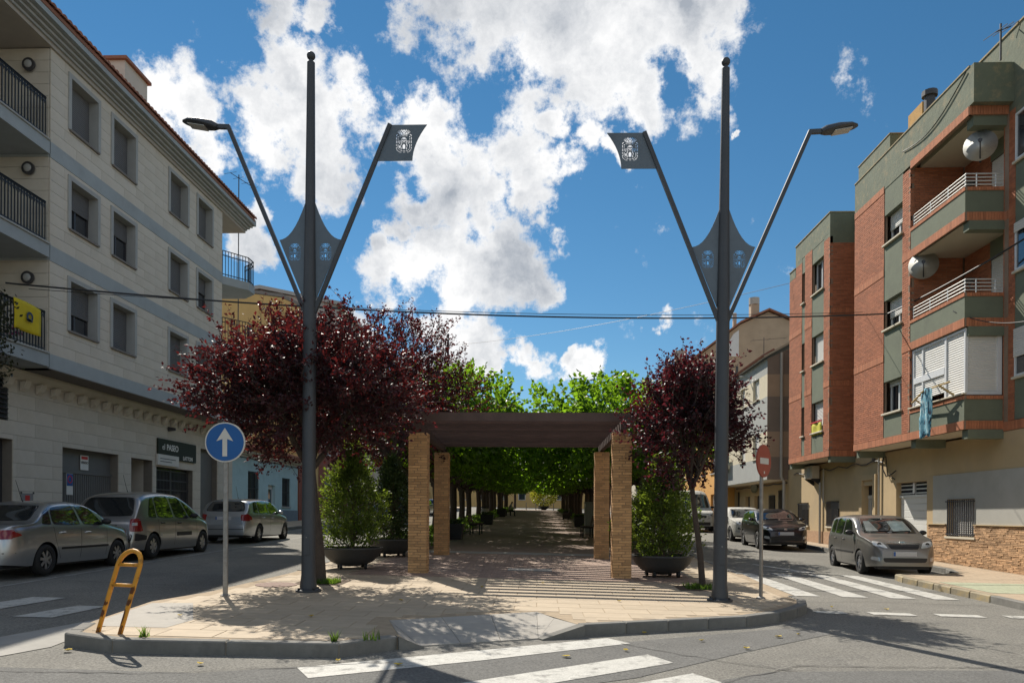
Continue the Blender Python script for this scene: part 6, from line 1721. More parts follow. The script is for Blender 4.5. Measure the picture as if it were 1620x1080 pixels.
# pollarded mulberries: two rows whose crowns meet over the promenade
def mulberry_meshes(seed, n):
    rn = random.Random(seed); tb = MB(); tips = []
    tb.tube([(0, 0, -.1), (0, 0, .08), (.04, .02, 1.0), (.0, .05, 1.9)], [.24, .19, .155, .17], 10)
    tb.ball((0, .05, 1.95), (.24, .24, .18), 10, 6)
    for k in range(7):
        a = k * .9 + rn.uniform(-.25, .25); e = rn.uniform(.25, .9)
        limb(tb, rn, (0, .05, 1.95), (math.cos(a), math.sin(a), e), rn.uniform(1.6, 2.4), .085, 1, tips, .2, .1)
    lf = MB(); C = Vector((.95, 0, 3.50)); rad = (2.85, 3.1, 1.48)
    cnt = 0; per = 9
    while cnt < n:
        v = Vector((rn.gauss(0, 1), rn.gauss(0, 1), rn.gauss(0, 1))).normalized()
        k = rn.random() ** .36
        k *= 1 + .22 * mnoise.noise(v * 2.0 + Vector((seed, 2, 0))) + .12 * mnoise.noise(v * 5 + Vector((seed, 0, 7)))
        # flattened underside
        z = v.z * k
        if z < -.72: z = -.72 + rn.gauss(0, .05)
        p = C + Vector((v.x * rad[0] * k, v.y * rad[1] * k, z * rad[2]))
        if mnoise.noise(p * 1.1 + Vector((seed, 0, 0))) < -.32: continue
        d0 = (v + Vector((0, 0, .35))).normalized()
        shoot = z > .55
        for q in range(per):
            ld = (d0 * .6 + Vector((rn.gauss(0, .7), rn.gauss(0, .7), rn.gauss(0, .5) - .25))).normalized()
            b = p + (d0 * (.05 * q) if shoot else Vector((rn.gauss(0, .13), rn.gauss(0, .13), rn.gauss(0, .1))))
            l = rn.uniform(.12, .19); leaf(lf, b, ld, l, l * .40, rn)
        cnt += per
    return tb, lf
proto = []
for sd in (31, 32, 33):
    tb, lf = mulberry_meshes(sd, 16500)
    o = thing('mulberry_tree', 'x', 'tree', (0, 0, 0), 0, 'pollarded mulberries lining the promenade')
    tb.build('trunk', 'bark_dark', o, local=True); lf.build('crown', 'leaf_green', o, local=True)
    proto.append(o)
used = set()
ordn = ['first', 'second', 'third', 'fourth', 'fifth', 'sixth', 'seventh', 'eighth', 'ninth', 'tenth', 'eleventh', 'twelfth', 'thirteenth', 'fourteenth', 'fifteenth']
rn = random.Random(5)
for row, (x0, name) in enumerate(((-4.05, 'left'), (3.25, 'right'))):
    for k in range(15):
        if row == 0: y = 33.2 + k * 5.2 if k else 29.6
        else: y = 28.6 + k * 5.2
        y = (24.6 if row == 0 else 24.0) + k * 5.3
        kk = (k * 2 + row) % 3
        if kk not in used: o = proto[kk]; used.add(kk)
        else: o = copy_tree(proto[kk])
        x = x0 + rn.uniform(-.12, .12)
        o.location = (x, y, gz(x, y) + .13); s = rn.uniform(.95, 1.06)
        o.scale = (s, s, s * rn.uniform(.96, 1.05)); o.rotation_euler = (0, 0, (0 if row == 0 else math.pi) + rn.uniform(-.25, .25))
        o['label'] = 'green pollarded mulberry, %s from the pergola in the %s row' % (ordn[k], name)
# trees beyond the far crossing, and the end of the street
for k, (x, y, sc) in enumerate(((-7.5, 118, 1.25), (-3.6, 121, 1.2), (0.4, 124, 1.3), (4.2, 120, 1.2), (8.0, 119, 1.3))):
    o = copy_tree(proto[k % 3]); o.location = (x, y, gz(x, y) + .05); o.scale = (sc, sc, sc * 1.15)
    o['label'] = 'green tree beyond the far crossing, %s from the left' % ordn[k]; o['group'] = 'trees closing the far end of the street'
# round yellow-green bush in a bowl at the far crossing
FBsh = thing('far_bush', 'yellow-green bush in a bowl planter at the far end of the promenade', 'shrub', (.9, 105.5, gz(.9, 105.5) + .14))
lf = MB(); rn = random.Random(9)
for k in range(2600):
    v = Vector((rn.gauss(0, 1), rn.gauss(0, 1), rn.gauss(0, 1))).normalized() * rn.random() ** .4
    leaf(lf, Vector((v.x * 1.9, v.y * 1.9, 2.0 + v.z * 1.5)), (v + Vector((0, 0, .4))).normalized(), .22, .08, rn)
lf.build('crown', leafmat('leaf_yellow', (.14, .14, .015), (.4, .4, .03), .4), FBsh, local=True)
MB().lathe([(.3, 0), (.8, .4), (.85, .5), (.7, .5), (0, .45)], 20).build('bowl', 'bowl_grey', FBsh, auto=40, local=True)
MB().tube([(0, 0, .4), (0, 0, 1.6)], .06, 6).build('trunk', 'bark_dark', FBsh, local=True)
# grass tufts at the plum trunks, low hedges in the planting beds
leafmat('grass', (.06, .12, .015), (.22, .38, .03), .4, .6, .4)
def grass(name, label, boxes, n, h, seed, m='grass', wl=.012):
    rn = random.Random(seed); mb = MB()
    for (x0, x1, y0, y1) in boxes:
        for k in range(n):
            x, y = rn.uniform(x0, x1), rn.uniform(y0, y1); z = gz(x, y) + .135; hh = h * rn.uniform(.5, 1.1)
            a = rn.random() * 6.283; d = Vector((math.cos(a), math.sin(a), 0)); t = Vector((rn.gauss(0, .35), rn.gauss(0, .35), 1)) * hh
            p = Vector((x, y, z)); mb.add([p - d * wl, p + d * wl, p + t], [(0, 1, 2)])
    return tag(mb.build(name, m), label, 'grass', kind='stuff')
grass('grass', 'short grass round the two front plum trunks', [(-3.75, -3.3, 12.3, 12.7), (2.55, 3.15, 12.9, 13.4)], 420, .09, 1)
grass('weeds', 'small weeds sprouting along the front kerb', [(-3.98, -3.9, 7.45, 7.52), (-1.75, -1.6, 7.6, 7.72), (-2.05, -2.0, 7.5, 7.54)], 26, .12, 2, wl=.008)
def hedge(name, label, boxes, per, h, seed):
    rn = random.Random(seed); mb = MB()
    for (x0, x1, y0, y1) in boxes:
        for k in range(int(per * (x1 - x0) * (y1 - y0))):
            x, y = rn.uniform(x0, x1), rn.uniform(y0, y1); e = min(x - x0, x1 - x, .5) * 2
            hh = h * (.45 + .55 * e) * (1 + .3 * mnoise.noise(Vector((x * 1.3, y * 1.3, seed))))
            p = Vector((x, y, gz(x, y) + .14 + hh * rn.random() ** .4)); leaf(mb, p, Vector((rn.gauss(0, 1), rn.gauss(0, 1), rn.gauss(.6, .6))).normalized(), .09, .03, rn)
    return tag(mb.build(name, 'grass'), label, 'ground cover', kind='stuff')
hedge('ground_cover', 'low leafy ground cover in the left planting bed', [(-4.7, -3.0, 21.4, 48), (-4.7, -3.0, 48, 100)], 130, .32, 3)
hedge('ground_cover', 'low leafy ground cover in the right planting bed', [(2.45, 4.2, 21.4, 48), (2.6, 4.3, 48, 100)], 110, .30, 4)
# seated person on the far left bench
def person_seated(loc, rz):
    o = thing('person', 'person in a grey shirt and dark trousers sitting bent forward on a far bench', 'person', loc, rz)
    V = [(0,0,.52),(0,.03,.72),(0,-.06,.95),(0,-.16,1.08),(0,-.22,1.17),(0,-.25,1.28),
         (.10,-.05,.50),(.12,-.42,.50),(.12,-.42,.10),(.12,-.52,.04),(-.10,-.05,.50),(-.12,-.42,.50),(-.12,-.42,.10),(-.12,-.52,.04),
         (.19,-.10,1.00),(.22,-.24,.76),(.12,-.42,.62),(-.19,-.10,1.00),(-.22,-.24,.76),(-.12,-.42,.62)]
    E_ = [(0,1),(1,2),(2,3),(3,4),(4,5),(0,6),(6,7),(7,8),(8,9),(0,10),(10,11),(11,12),(12,13),(2,14),(14,15),(15,16),(2,17),(17,18),(18,19)]
    Rr = [.15,.14,.15,.075,.09,.07,.09,.075,.05,.045,.09,.075,.05,.045,.065,.05,.035,.065,.05,.035]
    me = bpy.data.meshes.new('body'); me.from_pydata(V, E_, []); ob = bpy.data.objects.new('body', me); COL.objects.link(ob)
    sk = ob.modifiers.new('skin', 'SKIN'); sv = me.skin_vertices[0].data
    for i, r in enumerate(Rr): sv[i].radius = (r, r)
    sv[0].use_root = True
    ob.modifiers.new('sub', 'SUBSURF').levels = 1
    def dress(me2):
        for m in (mat('shirt_grey', (.30, .30, .30), .9, var=.1), mat('trousers_dark', (.03, .03, .035), .9, var=.1), mat('skin', (.42, .24, .16), .6, var=.05), mat('hair_dark', (.03, .022, .018), .8, var=.1)): me2.materials.append(m)
        for f in me2.polygons:
            c = f.center; f.use_smooth = True
            f.material_index = 3 if (c.z > 1.21 or (c.z > 1.13 and c.y > -.2)) else 2 if (c.z > 1.10 or (abs(c.x) > .08 and c.y < -.36 and .56 < c.z < .7)) else 1 if c.z < .60 else 0
    LATER.append((ob, dress))
    ob.parent = o
    return o
person_seated((-2.35, 64.3, gz(-2.35, 64.3) + .13 - .06), R(90))
# ================================================================== cars
mat('tyre', (.018, .018, .018), .85, var=.2, scale=20)
mat('rim_alloy', (.42, .42, .43), .35, metal=.8, var=.1, scale=8)
mat('rim_dark', (.02, .02, .02), .7, var=0)
mat('car_glass', (.012, .014, .016), .03, var=0, spec=.9, coat=.6)
mat('car_black', (.018, .018, .019), .55, var=.1)
mat('lamp_red', (.22, .012, .014), .15, var=.1, scale=15, coat=.6)
mat('lamp_clear', (.55, .57, .58), .12, metal=.35, var=.15, scale=14, coat=.8)
mat('chrome', (.6, .6, .6), .15, metal=1.0, var=0)
mat('plate_white', (.50, .51, .53), .5, var=.06, scale=25)
mat('sunshade', (.42, .50, .50), .25, metal=.7, var=.4, scale=5)
def paint(name, col, metal=.8, rough=.29):
    return mat(name, col, rough, metal=metal, var=.03, scale=3, coat=.7, stain=tuple(c * .85 + .01 for c in col), stain_scale=1.3, stain_amt=.25)

def interp(pts):
    xs = np.array([p[0] for p in pts], float); ys = np.array([p[1] for p in pts], float)
    h = np.diff(xs); dl = np.diff(ys) / h; m = np.zeros(len(xs)); m[0], m[-1] = dl[0], dl[-1]
    for i in range(1, len(xs) - 1):
        if dl[i - 1] * dl[i] > 0:
            w1, w2 = 2 * h[i] + h[i - 1], h[i] + 2 * h[i - 1]; m[i] = (w1 + w2) / (w1 / dl[i - 1] + w2 / dl[i])
    def f(x):
        x = min(max(x, xs[0]), xs[-1]); i = min(max(int(np.searchsorted(xs, x)) - 1, 0), len(xs) - 2)
        t = (x - xs[i]) / h[i]
        return float((2*t**3-3*t**2+1)*ys[i] + (t**3-2*t**2+t)*h[i]*m[i] + (-2*t**3+3*t**2)*ys[i+1] + (t**3-t**2)*h[i]*m[i+1])
    return f

class Car:
    """x forward, nose at +L/2, y to the car's left, z up from the road"""
    def __init__(s, S):
        s.S = S; s.L, s.Wd = S['L'], S['W']; s.top = interp(S['top']); s.belt = interp(S['belt'])
        s.wx = S['axles']; s.wr = S['wr']; s.sill = S.get('sill', .20); s.lean = S.get('lean', .30)
        s._w = {}; s.zmax = max(p[1] for p in S['top'])
        s.nose, s.tail = S.get('nose', .62), S.get('tail', .74)
    def hw(s, x):
        W2 = s.Wd / 2; f = 1.0
        for (end, e, k) in ((s.L / 2, .75, s.nose), (-s.L / 2, .55, s.tail)):
            d = (abs(end) - abs(x)) if x * end > 0 else 9
            if d < e:
                t = min(1.0, max(0.0, 1 - d / e)); f = min(f, k + (1 - k) * (1 - t ** 2.6) ** .62)
        f *= 1 - .035 * max(0, (x / (s.L / 2))) ** 2 - .03 * max(0, (-x / (s.L / 2))) ** 2
        return W2 * f
    def bottom(s, x):
        z = s.sill + .05 * max(0, (abs(x) - s.L / 2 + .5)) / .5
        R_ = s.wr + .055
        for w in s.wx:
            d = abs(x - w)
            if d < R_: z = max(z, s.wr + math.sqrt(R_ * R_ - d * d) - .01)
        return z
    def section(s, x):
        """outline from the sill to the roof centre"""
        zt = s.top(x); zb = min(s.belt(x), zt - .035); w = s.hw(x); z0 = min(s.bottom(x), zb - .03)
        P = []
        zm = .52 * zb + .10
        def side(z):
            if z < zm: return w * (1 - .075 * ((zm - z) / (zm - .15)) ** 2)
            return w * (1 - .035 * ((z - zm) / max(.05, zb - zm)) ** 2)
        for k in range(9):
            z = z0 + (zb - z0) * k / 8; P.append((side(z), z))
        wb = P[-1][0]; h = zt - zb
        ys_ = wb - s.lean * .76 * h; zs = zb + .76 * h
        ys_ = max(ys_, .3 * wb)
        for k in (1, 2, 3, 4):
            t = k / 4; P.append((wb - .012 * min(1, h / .1) + (ys_ - wb + .012) * t, zb + (zs - zb) * t))
        for k in range(1, 9):
            t = math.pi / 2 * k / 8
            P.append((P[12][0] * max(0, math.cos(t)) ** .52 if k < 8 else 0.0, zs + (zt - zs) * math.sin(t) ** .85))
        return P
    def half(s, x, z):
        P = s.section(x)
        if z > P[-1][1]: return 0
        for a, b in zip(P, P[1:]):
            if a[1] <= z <= b[1] + 1e-6 and b[1] > a[1]:
                t = (z - a[1]) / (b[1] - a[1]); return a[0] + (b[0] - a[0]) * t
        return P[0][0]
    def widest(s, z, front):
        k = (round(z, 3), front)
        if k not in s._w: s._w[k] = max(s.half((1 if front else -1) * s.L / 2 * t / 40, z) for t in range(41))
        return s._w[k]
    def hit_x(s, y, z, front=True):
        """x where a ray along the car meets the body at (y, z), from the nose or the tail"""
        sg = 1 if front else -1; x = sg * s.L / 2; n = 200; st = s.L / n; y_ = max(abs(y), .03)
        for k in range(n):
            if s.half(x, z) >= y_: break
            x -= sg * st
        a, b = x + sg * st, x
        if k == 0: return x
        for _ in range(12):
            m = (a + b) / 2
            if s.half(m, z) >= y_: b = m
            else: a = m
        return b

def patch_grid(c, nu, nv, rnd):
    """four corners (ccw) -> grid of points, corners rounded by rnd"""
    out = []
    for j in range(nv + 1):
        for i in range(nu + 1):
            u, v = 2 * i / nu - 1, 2 * j / nv - 1
            uu, vv = u * math.sqrt(max(0, 1 - rnd * v * v * v * v * .5)), v * math.sqrt(max(0, 1 - rnd * u * u * u * u * .5))
            a, b = (uu + 1) / 2, (vv + 1) / 2
            p = [(1-a)*(1-b)*c[0][k] + a*(1-b)*c[1][k] + a*b*c[2][k] + (1-a)*b*c[3][k] for k in (0, 1)]
            out.append(p)
    return out
def grid_faces(nu, nv, flip):
    f = []
    for j in range(nv):
        for i in range(nu):
            a = j * (nu + 1) + i; q = (a, a + 1, a + nu + 2, a + nu + 1); f.append(q[::-1] if flip else q)
    return f
def closed(mb, P, nu, nv, off, flip):
    """patch with thickness: outer sheet, inner sheet and rim"""
    n = (nu + 1) * (nv + 1); Q = [Vector(p) - Vector(off) for p in P]
    mb.add([tuple(p) for p in P], grid_faces(nu, nv, flip))
    rim = [i for i in range(nu + 1)] + [(j + 1) * (nu + 1) - 1 for j in range(1, nv + 1)] + [nv * (nu + 1) + i for i in range(nu - 1, -1, -1)] + [j * (nu + 1) for j in range(nv - 1, 0, -1)]
    k = len(rim); vs = [P[i] for i in rim] + [tuple(Q[i]) for i in rim]
    mb.add(vs, [((i, k + i, k + (i + 1) % k, (i + 1) % k) if not flip else (i, (i + 1) % k, k + (i + 1) % k, k + i)) for i in range(k)])

def make_car(S, name, label, loc, rz, group='parked cars'):
    car = Car(S); L, W_ = car.L, car.Wd
    o = thing(name, label, 'car', loc, rz, group)
    pm = paint(*S['paint'])
    # body shell
    xs = set()
    n = int(L / .045)
    for k in range(n + 1): xs.add(round(-L / 2 + L * k / n, 4))
    for e in (.005, .012, .022, .035, .06): xs.add(L / 2 - e); xs.add(-L / 2 + e)
    for w in car.wx:
        R_ = car.wr + .055
        for k in range(25): xs.add(round(w - R_ * math.cos(math.pi * k / 24), 4))
    xs = sorted(x for x in xs if abs(x) <= L / 2 + 1e-6)
    secs = [car.section(x) for x in xs]; m = len(secs[0])
    vs, fs = [], []
    for x, P in zip(xs, secs):
        vs += [(x, p[0], p[1]) for p in P] + [(x, -p[0], p[1]) for p in P]
    for i in range(len(xs) - 1):
        for k in range(m - 1):
            a, b = i * 2 * m + k, (i + 1) * 2 * m + k
            fs.append((a, a + 1, b + 1, b)); fs.append((a + m, b + m, b + m + 1, a + m + 1))
    for i, fl in ((0, False), (len(xs) - 1, True)):
        o_ = i * 2 * m
        for k in range(m - 1):
            q = (o_ + k, o_ + m + k, o_ + m + k + 1, o_ + k + 1); fs.append(q[::-1] if not fl else q)
    mb = MB().add(vs, fs)
    body = mb.build('body', pm, o, local=True)
    bm = bmesh.new(); bm.from_mesh(body.data); bmesh.ops.remove_doubles(bm, verts=bm.verts[:], dist=.0008); bmesh.ops.recalc_face_normals(bm, faces=bm.faces[:])
    for e in bm.edges:
        if len(e.link_faces) == 2 and e.calc_face_angle(0) > R(38): e.smooth = False
    for f in bm.faces: f.smooth = True
    bm.to_mesh(body.data); bm.free()
    # dark underbody and wheel wells
    mb = MB().box(-L / 2 + .25, L / 2 - .25, -W_ / 2 + .24, W_ / 2 - .24, .19, .62)
    mb.box(-L / 2 + .12, L / 2 - .12, -W_ / 2 * .7, W_ / 2 * .7, .17, .30)
    mb.box(car.wx[1] + car.wr + .1, car.wx[0] - car.wr - .1, -W_ / 2 + .09, W_ / 2 - .09, .16, .26)
    mb.build('underbody', 'car_black', o, local=True)
    # wheels
    wv = .19; tr = car.wr
    for wi, wx in enumerate(car.wx):
        for sd in (1, -1):
            cy = sd * (W_ / 2 - .105)
            prof = [(tr * .62, -.085), (tr * .80, -.098), (tr * .96, -.085), (tr, -.06), (tr, .06), (tr * .96, .085), (tr * .80, .098), (tr * .62, .085)]
            wh = MB().lathe(prof, 28, c=(wx, cy, tr), axis='y', close=True).build('wheel', 'tyre', o, auto=50, local=True)
            q = sd * .082
            rm = MB().lathe([(tr * .66, cy + q), (tr * .63, cy + q * .95), (tr * .60, cy + q * .5), (tr * .60, cy + q * .1)], 28, c=(wx, 0, tr), axis='y', cap=False)
            ns = S.get('spokes', 6)
            for k in range(ns):
                a = 2 * math.pi * k / ns + .3
                d = Vector((math.cos(a), 0, math.sin(a))); t_ = Vector((-math.sin(a), 0, math.cos(a)))
                A = Vector((wx, cy + q * .9, tr)) + d * tr * .10; B_ = Vector((wx, cy + q * .80, tr)) + d * tr * .62
                w0, w1 = S.get('spoke_w', (.035, .05)); yy = Vector((0, sd * .012, 0))
                rm.add([A - t_ * w0, A + t_ * w0, B_ + t_ * w1, B_ - t_ * w1, A - t_ * w0 - yy, A + t_ * w0 - yy, B_ + t_ * w1 - yy, B_ - t_ * w1 - yy], [(0,1,2,3),(7,6,5,4),(0,4,5,1),(1,5,6,2),(2,6,7,3),(3,7,4,0)])
            rm.lathe([(tr * .19, cy + q * .7), (tr * .19, cy + q * .95), (tr * .1, cy + q * 1.02), (0, cy + q * 1.02)], 16, c=(wx, 0, tr), axis='y')
            rm.build('rim', 'rim_alloy', wh, local=True)
            MB().lathe([(0, cy + q * .12), (tr * .61, cy + q * .12)], 24, c=(wx, 0, tr), axis='y', cap=False).build('brake_disc', 'rim_dark', wh, local=True)
    def side_patch(nm, c, m_, parent=o, off=.004, thick=.012, rnd=.25, nu=8, nv=6, both=True):
        res = []
        for sd in ((1, -1) if both else (both,)):
            P = [(x, sd * (car.half(x, z) + off), z) for x, z in patch_grid(c, nu, nv, rnd)]
            mb = MB(); closed(mb, P, nu, nv, (0, sd * thick, 0), sd > 0)
            res.append(mb.build(nm, m_, parent, local=True, auto=50))
        return res
    def end_patch(nm, c, m_, front=True, parent=o, off=.005, thick=.02, rnd=.2, nu=10, nv=6, mirror=False):
        sg = 1 if front else -1; res = []
        for ms in ((1, -1) if mirror else (1,)):
            P = []
            for y, z in patch_grid(c, nu, nv, rnd):
                ym = .965 * car.widest(z, front); y = max(-ym, min(ym, y)); z = min(z, car.zmax - .03)
                x = car.hit_x(y, z, front); P.append((x + sg * off, y * ms, z + off * .3))
            mb = MB(); closed(mb, P, nu, nv, (sg * thick, 0, 0), (sg < 0) != (ms < 0))
            res.append(mb.build(nm, m_, parent, local=True, auto=50))
        return res
    def grow(c, k):
        mx = [sum(p[i] for p in c) / 4 for i in (0, 1)]; return [(mx[0] + (p[0] - mx[0]) * (1 + k[0]), mx[1] + (p[1] - mx[1]) * (1 + k[1])) for p in c]
    # glazing
    for c in S['side_windows']:
        side_patch('window_trim', grow(c, (.05, .09)), 'car_black', off=.002, rnd=S.get('wrnd', .3)); side_patch('side_window', c, 'car_glass', off=.005, rnd=S.get('wrnd', .3))
    end_patch('windscreen_trim', grow(S['windscreen'], (.04, .05)), 'car_black', True, off=.003, rnd=.12, nu=14, nv=8)
    ws = end_patch('windscreen', S['windscreen'], 'car_glass', True, off=.010, rnd=.12, nu=14, nv=8)[0]
    end_patch('rear_window_trim', grow(S['rear_window'], (.04, .06)), 'car_black', False, off=.003, rnd=.25, nu=14, nv=8)
    end_patch('rear_window', S['rear_window'], 'car_glass', False, off=.009, rnd=.3, nu=14, nv=8)
    if S.get('sunshade'):
        for c in S['sunshade']: end_patch('sunshade', c, 'sunshade', True, ws, off=.014, thick=.003, rnd=.1, nu=6)
    # lamps, grille, plates, bumpers
    for c in S['headlamps']:
        for hl in end_patch('headlight', c, 'lamp_clear', True, off=.007, rnd=.35, mirror=True):
            pass
        cx, cz = sum(p[0] for p in c) / 4, sum(p[1] for p in c) / 4
        for ms in (1, -1):
            x = car.hit_x(cx, cz, True)
            MB().lathe([(0, x - .03), (.045, x - .03), (.048, x + .010), (.030, x + .012), (0, x + .006)], 14, c=(0, ms * cx, cz), axis='x').build('lens', 'rim_dark', o, local=True)
    for c in S['taillamps']:
        if S.get('tail_side'):
            side_patch('taillight', S['tail_side'], 'lamp_red', off=.004, rnd=.35)
        end_patch('taillight', c, 'lamp_red', False, off=.006, rnd=.3, mirror=True)
    for c in S.get('tail_clear', []): end_patch('reversing_lamp', c, 'lamp_clear', False, off=.009, rnd=.3, mirror=True, nu=4, nv=3)
    for (c, mt) in S.get('front_patches', []): end_patch('grille' if mt == 'car_black' else 'front_trim', c, mt, True, off=.006, rnd=.2)
    for (c, mt) in S.get('fogs', []): end_patch('fog_lamp', c, mt, True, off=.006, rnd=.4, mirror=True, nu=5, nv=4)
    for (c, mt) in S.get('rear_patches', []): end_patch('rear_trim', c, mt, False, off=.006, rnd=.15, nu=14)
    for (z, front) in S['plates']:
        sg = 1 if front else -1; x = car.hit_x(.26, z, front); x = max(abs(car.hit_x(0, z, front)), abs(x)) * sg
        p = MB().bbox(x + sg * .002, x + sg * .016, -.26, .26, z - .055, z + .055, .004).build('number_plate', 'plate_white', o, local=True)
        MB().box(x + sg * .0165, x + sg * .018, sg * -.255 if front else .255, (sg * -.215 if front else .215), z - .05, z + .05).build('blue_strip', 'sign_blue', p, local=True)
    # seams, handles, rub strip, mirrors
    for (x0, z0, x1, z1) in S['seams']:
        side_patch('seam', [(x0 - .004, z0), (x0 + .004, z0), (x1 + .004, z1), (x1 - .004, z1)], 'car_black', off=.0015, thick=.004, rnd=0, nu=1, nv=10)
    for (x, z) in S['handles']:
        for sd in (1, -1):
            y = car.half(x, z); MB().bbox(x - .085, x + .085, sd * (y - .01), sd * (y + .028), z - .017, z + .017, .008).build('door_handle', S.get('handle_mat', pm), o, local=True)
    for (x0, x1, z0, z1, mt) in S.get('strips', []): side_patch('rub_strip', [(x0, z0), (x1, z0), (x1, z1), (x0, z1)], mt, off=.012, thick=.02, rnd=.05, nu=12, nv=2)
    mx, mz = S['mirror']
    for sd in (1, -1):
        y = car.half(mx, mz)
        mr = MB().ball((mx, sd * (y + .12), mz + .04), (.07, .105, .065), 14, 10).build('door_mirror', S.get('mirror_mat', pm), o, smooth=True, local=True)
        MB().bar((mx + .02, sd * (y - .02), mz), (mx, sd * (y + .08), mz + .02), .03, .04).build('stalk', 'car_black', mr, local=True)
    if S.get('antenna'):
        ax = S['antenna']; z = car.top(ax)
        MB().tube([(ax, 0, z - .01), (ax - .05, 0, z + .06), (ax - .22, 0, z + .42)], [.012, .006, .004], 6).build('aerial', 'car_black', o, local=True)
    for sd in (1, -1):    # wipers
        if not S.get('wipers', True): break
        y0, z0 = (.05 if sd > 0 else -.45), S['windscreen'][0][1] + .02
        pts = []
        for k in range(6):
            yy = y0 + k * .09; zz = z0 + k * .004 + .01; pts.append((car.hit_x(yy, zz, True) + .022, yy, zz + .008))
        MB().tube(pts, .010, 5).build('wiper', 'car_black', o, local=True)
    S['obj'] = o
    for (nm_, c, mt, thick, off) in S.get('extra_side', []): side_patch(nm_, c, mt, off=off, thick=thick, rnd=.1)
    return o

# ---- silver saloon (left edge)
sedan = dict(L=4.26, W=1.69, wr=.295, axles=(1.32, -1.14), paint=('paint_silver_a', (.42, .44, .46)),
  top=[(-2.13,.72),(-2.10,.86),(-1.98,.955),(-1.60,.985),(-1.42,1.02),(-1.05,1.25),(-.72,1.385),(-.25,1.43),(.25,1.405),(.62,1.28),(1.08,.985),(1.25,.93),(1.65,.86),(1.95,.76),(2.08,.66),(2.13,.52)],
  belt=[(-2.13,.66),(-1.9,.88),(-1.2,.93),(0,.91),(1.0,.88),(1.5,.80),(1.95,.68),(2.13,.48)],
  side_windows=[[(-1.22,.98),(-.95,.965),(-.92,1.32),(-1.08,1.22)],[(-.90,.965),(-.02,.955),(-.16,1.375),(-.84,1.345)],[(.08,.955),(.82,.94),(.42,1.28),(-.06,1.375)]],
  windscreen=[(-.62,1.00),(.62,1.00),(.50,1.335),(-.50,1.335)], rear_window=[(.60,1.04),(-.60,1.04),(-.50,1.325),(.50,1.325)],
  headlamps=[[(.40,.62),(.70,.66),(.66,.76),(.42,.73)]], taillamps=[[(.76,.70),(.34,.72),(.34,.86),(.76,.88)]], tail_side=[(-2.06,.71),(-1.80,.77),(-1.82,.80),(-2.04,.88)],
  front_patches=[([(-.34,.62),(.34,.62),(.34,.70),(-.34,.70)],'car_black'),([(-.5,.28),(.5,.28),(.5,.40),(-.5,.40)],'car_black')],
  rear_patches=[([(.78,.44),(-.78,.44),(-.78,.462),(.78,.462)],'car_black'),([(.2,.27),(-.2,.27),(-.2,.31),(.2,.31)],'lamp_red')], plates=[(.62,False),(.50,True)],
  seams=[(.86,.30,.90,.90),(-.06,.28,-.04,.93),(-.86,.62,-.92,.95),(-.86,.62,-.70,.30)], handles=[(-.66,.80),(.18,.79)], strips=[(-.70,.92,.47,.515,'car_black')], mirror=(.74,.965), mirror_mat='car_black', antenna=-.62, spokes=7, spoke_w=(.022,.030), lean=.36)
x, y = -9.68, 14.56
SCL = (.95, .95, .95)
make_car(sedan, 'parked_car', 'silver saloon at the left edge, tail lamp towards the viewer', (x, y, gz(x, y)), R(90)).scale = SCL
# ---- silver people carrier
mpv = dict(L=4.28, W=1.75, wr=.305, axles=(1.36, -1.36), paint=('paint_silver_b', (.36, .36, .36)), nose=.60, tail=.80,
  top=[(-2.14,.60),(-2.10,.86),(-2.03,.98),(-1.86,1.26),(-1.66,1.50),(-1.30,1.595),(-.60,1.64),(.05,1.62),(.55,1.46),(1.10,1.15),(1.48,.97),(1.75,.88),(2.0,.72),(2.10,.58),(2.14,.46)],
  belt=[(-2.14,.56),(-2.0,.93),(-1.2,.96),(0,.95),(1.1,.92),(1.6,.84),(2.0,.66),(2.14,.42)],
  side_windows=[[(-1.56,1.01),(-1.17,1.0),(-1.17,1.50),(-1.32,1.44)],[(-1.11,1.0),(-.32,.99),(-.46,1.545),(-1.09,1.515)],[(-.22,.99),(.52,.98),(.14,1.50),(-.34,1.555)],[(.60,.98),(1.08,.965),(.68,1.22),(.30,1.42)]],
  windscreen=[(-.64,1.06),(.64,1.06),(.54,1.54),(-.54,1.54)], rear_window=[(.66,1.03),(-.66,1.03),(-.54,1.47),(.54,1.47)],
  headlamps=[[(.42,.62),(.74,.68),(.70,.80),(.44,.74)]], taillamps=[[(.84,.66),(.66,.66),(.64,.96),(.80,.97)]], tail_side=[(-2.02,.66),(-1.84,.67),(-1.90,.86),(-1.98,.98)], tail_clear=[[(.80,.80),(.70,.80),(.70,.87),(.80,.87)]],
  front_patches=[([(-.36,.60),(.36,.60),(.36,.68),(-.36,.68)],'car_black'),([(-.6,.26),(.6,.26),(.6,.38),(-.6,.38)],'car_black')],
  rear_patches=[([(.80,.40),(-.80,.40),(-.84,.60),(.84,.60)],'car_black'),([(.36,.70),(-.36,.70),(-.36,.82),(.36,.82)],'car_black'),([(.6,.985),(-.6,.985),(-.6,.99),(.6,.99)],'car_black')], plates=[(.75,False),(.46,True)],
  extra_side=[('bumper_corner',[(-2.08,.44),(-1.72,.46),(-1.70,.56),(-2.06,.62)],'car_black',.02,.008)],
  seams=[(.98,.30,.94,.94),(-.30,.28,-.26,.97),(-1.10,.60,-1.13,1.0),(-1.10,.60,-.94,.30)], handles=[(-.92,.86),(-.06,.85)], handle_mat='car_black', strips=[(-.20,.62,.52,.62,'car_black'),(-1.0,-.34,.54,.60,'paint_silver_b')], mirror=(.62,1.0), mirror_mat='car_black', antenna=-1.0, spokes=6, spoke_w=(.03,.05), lean=.28)
x, y = -9.72, 18.65
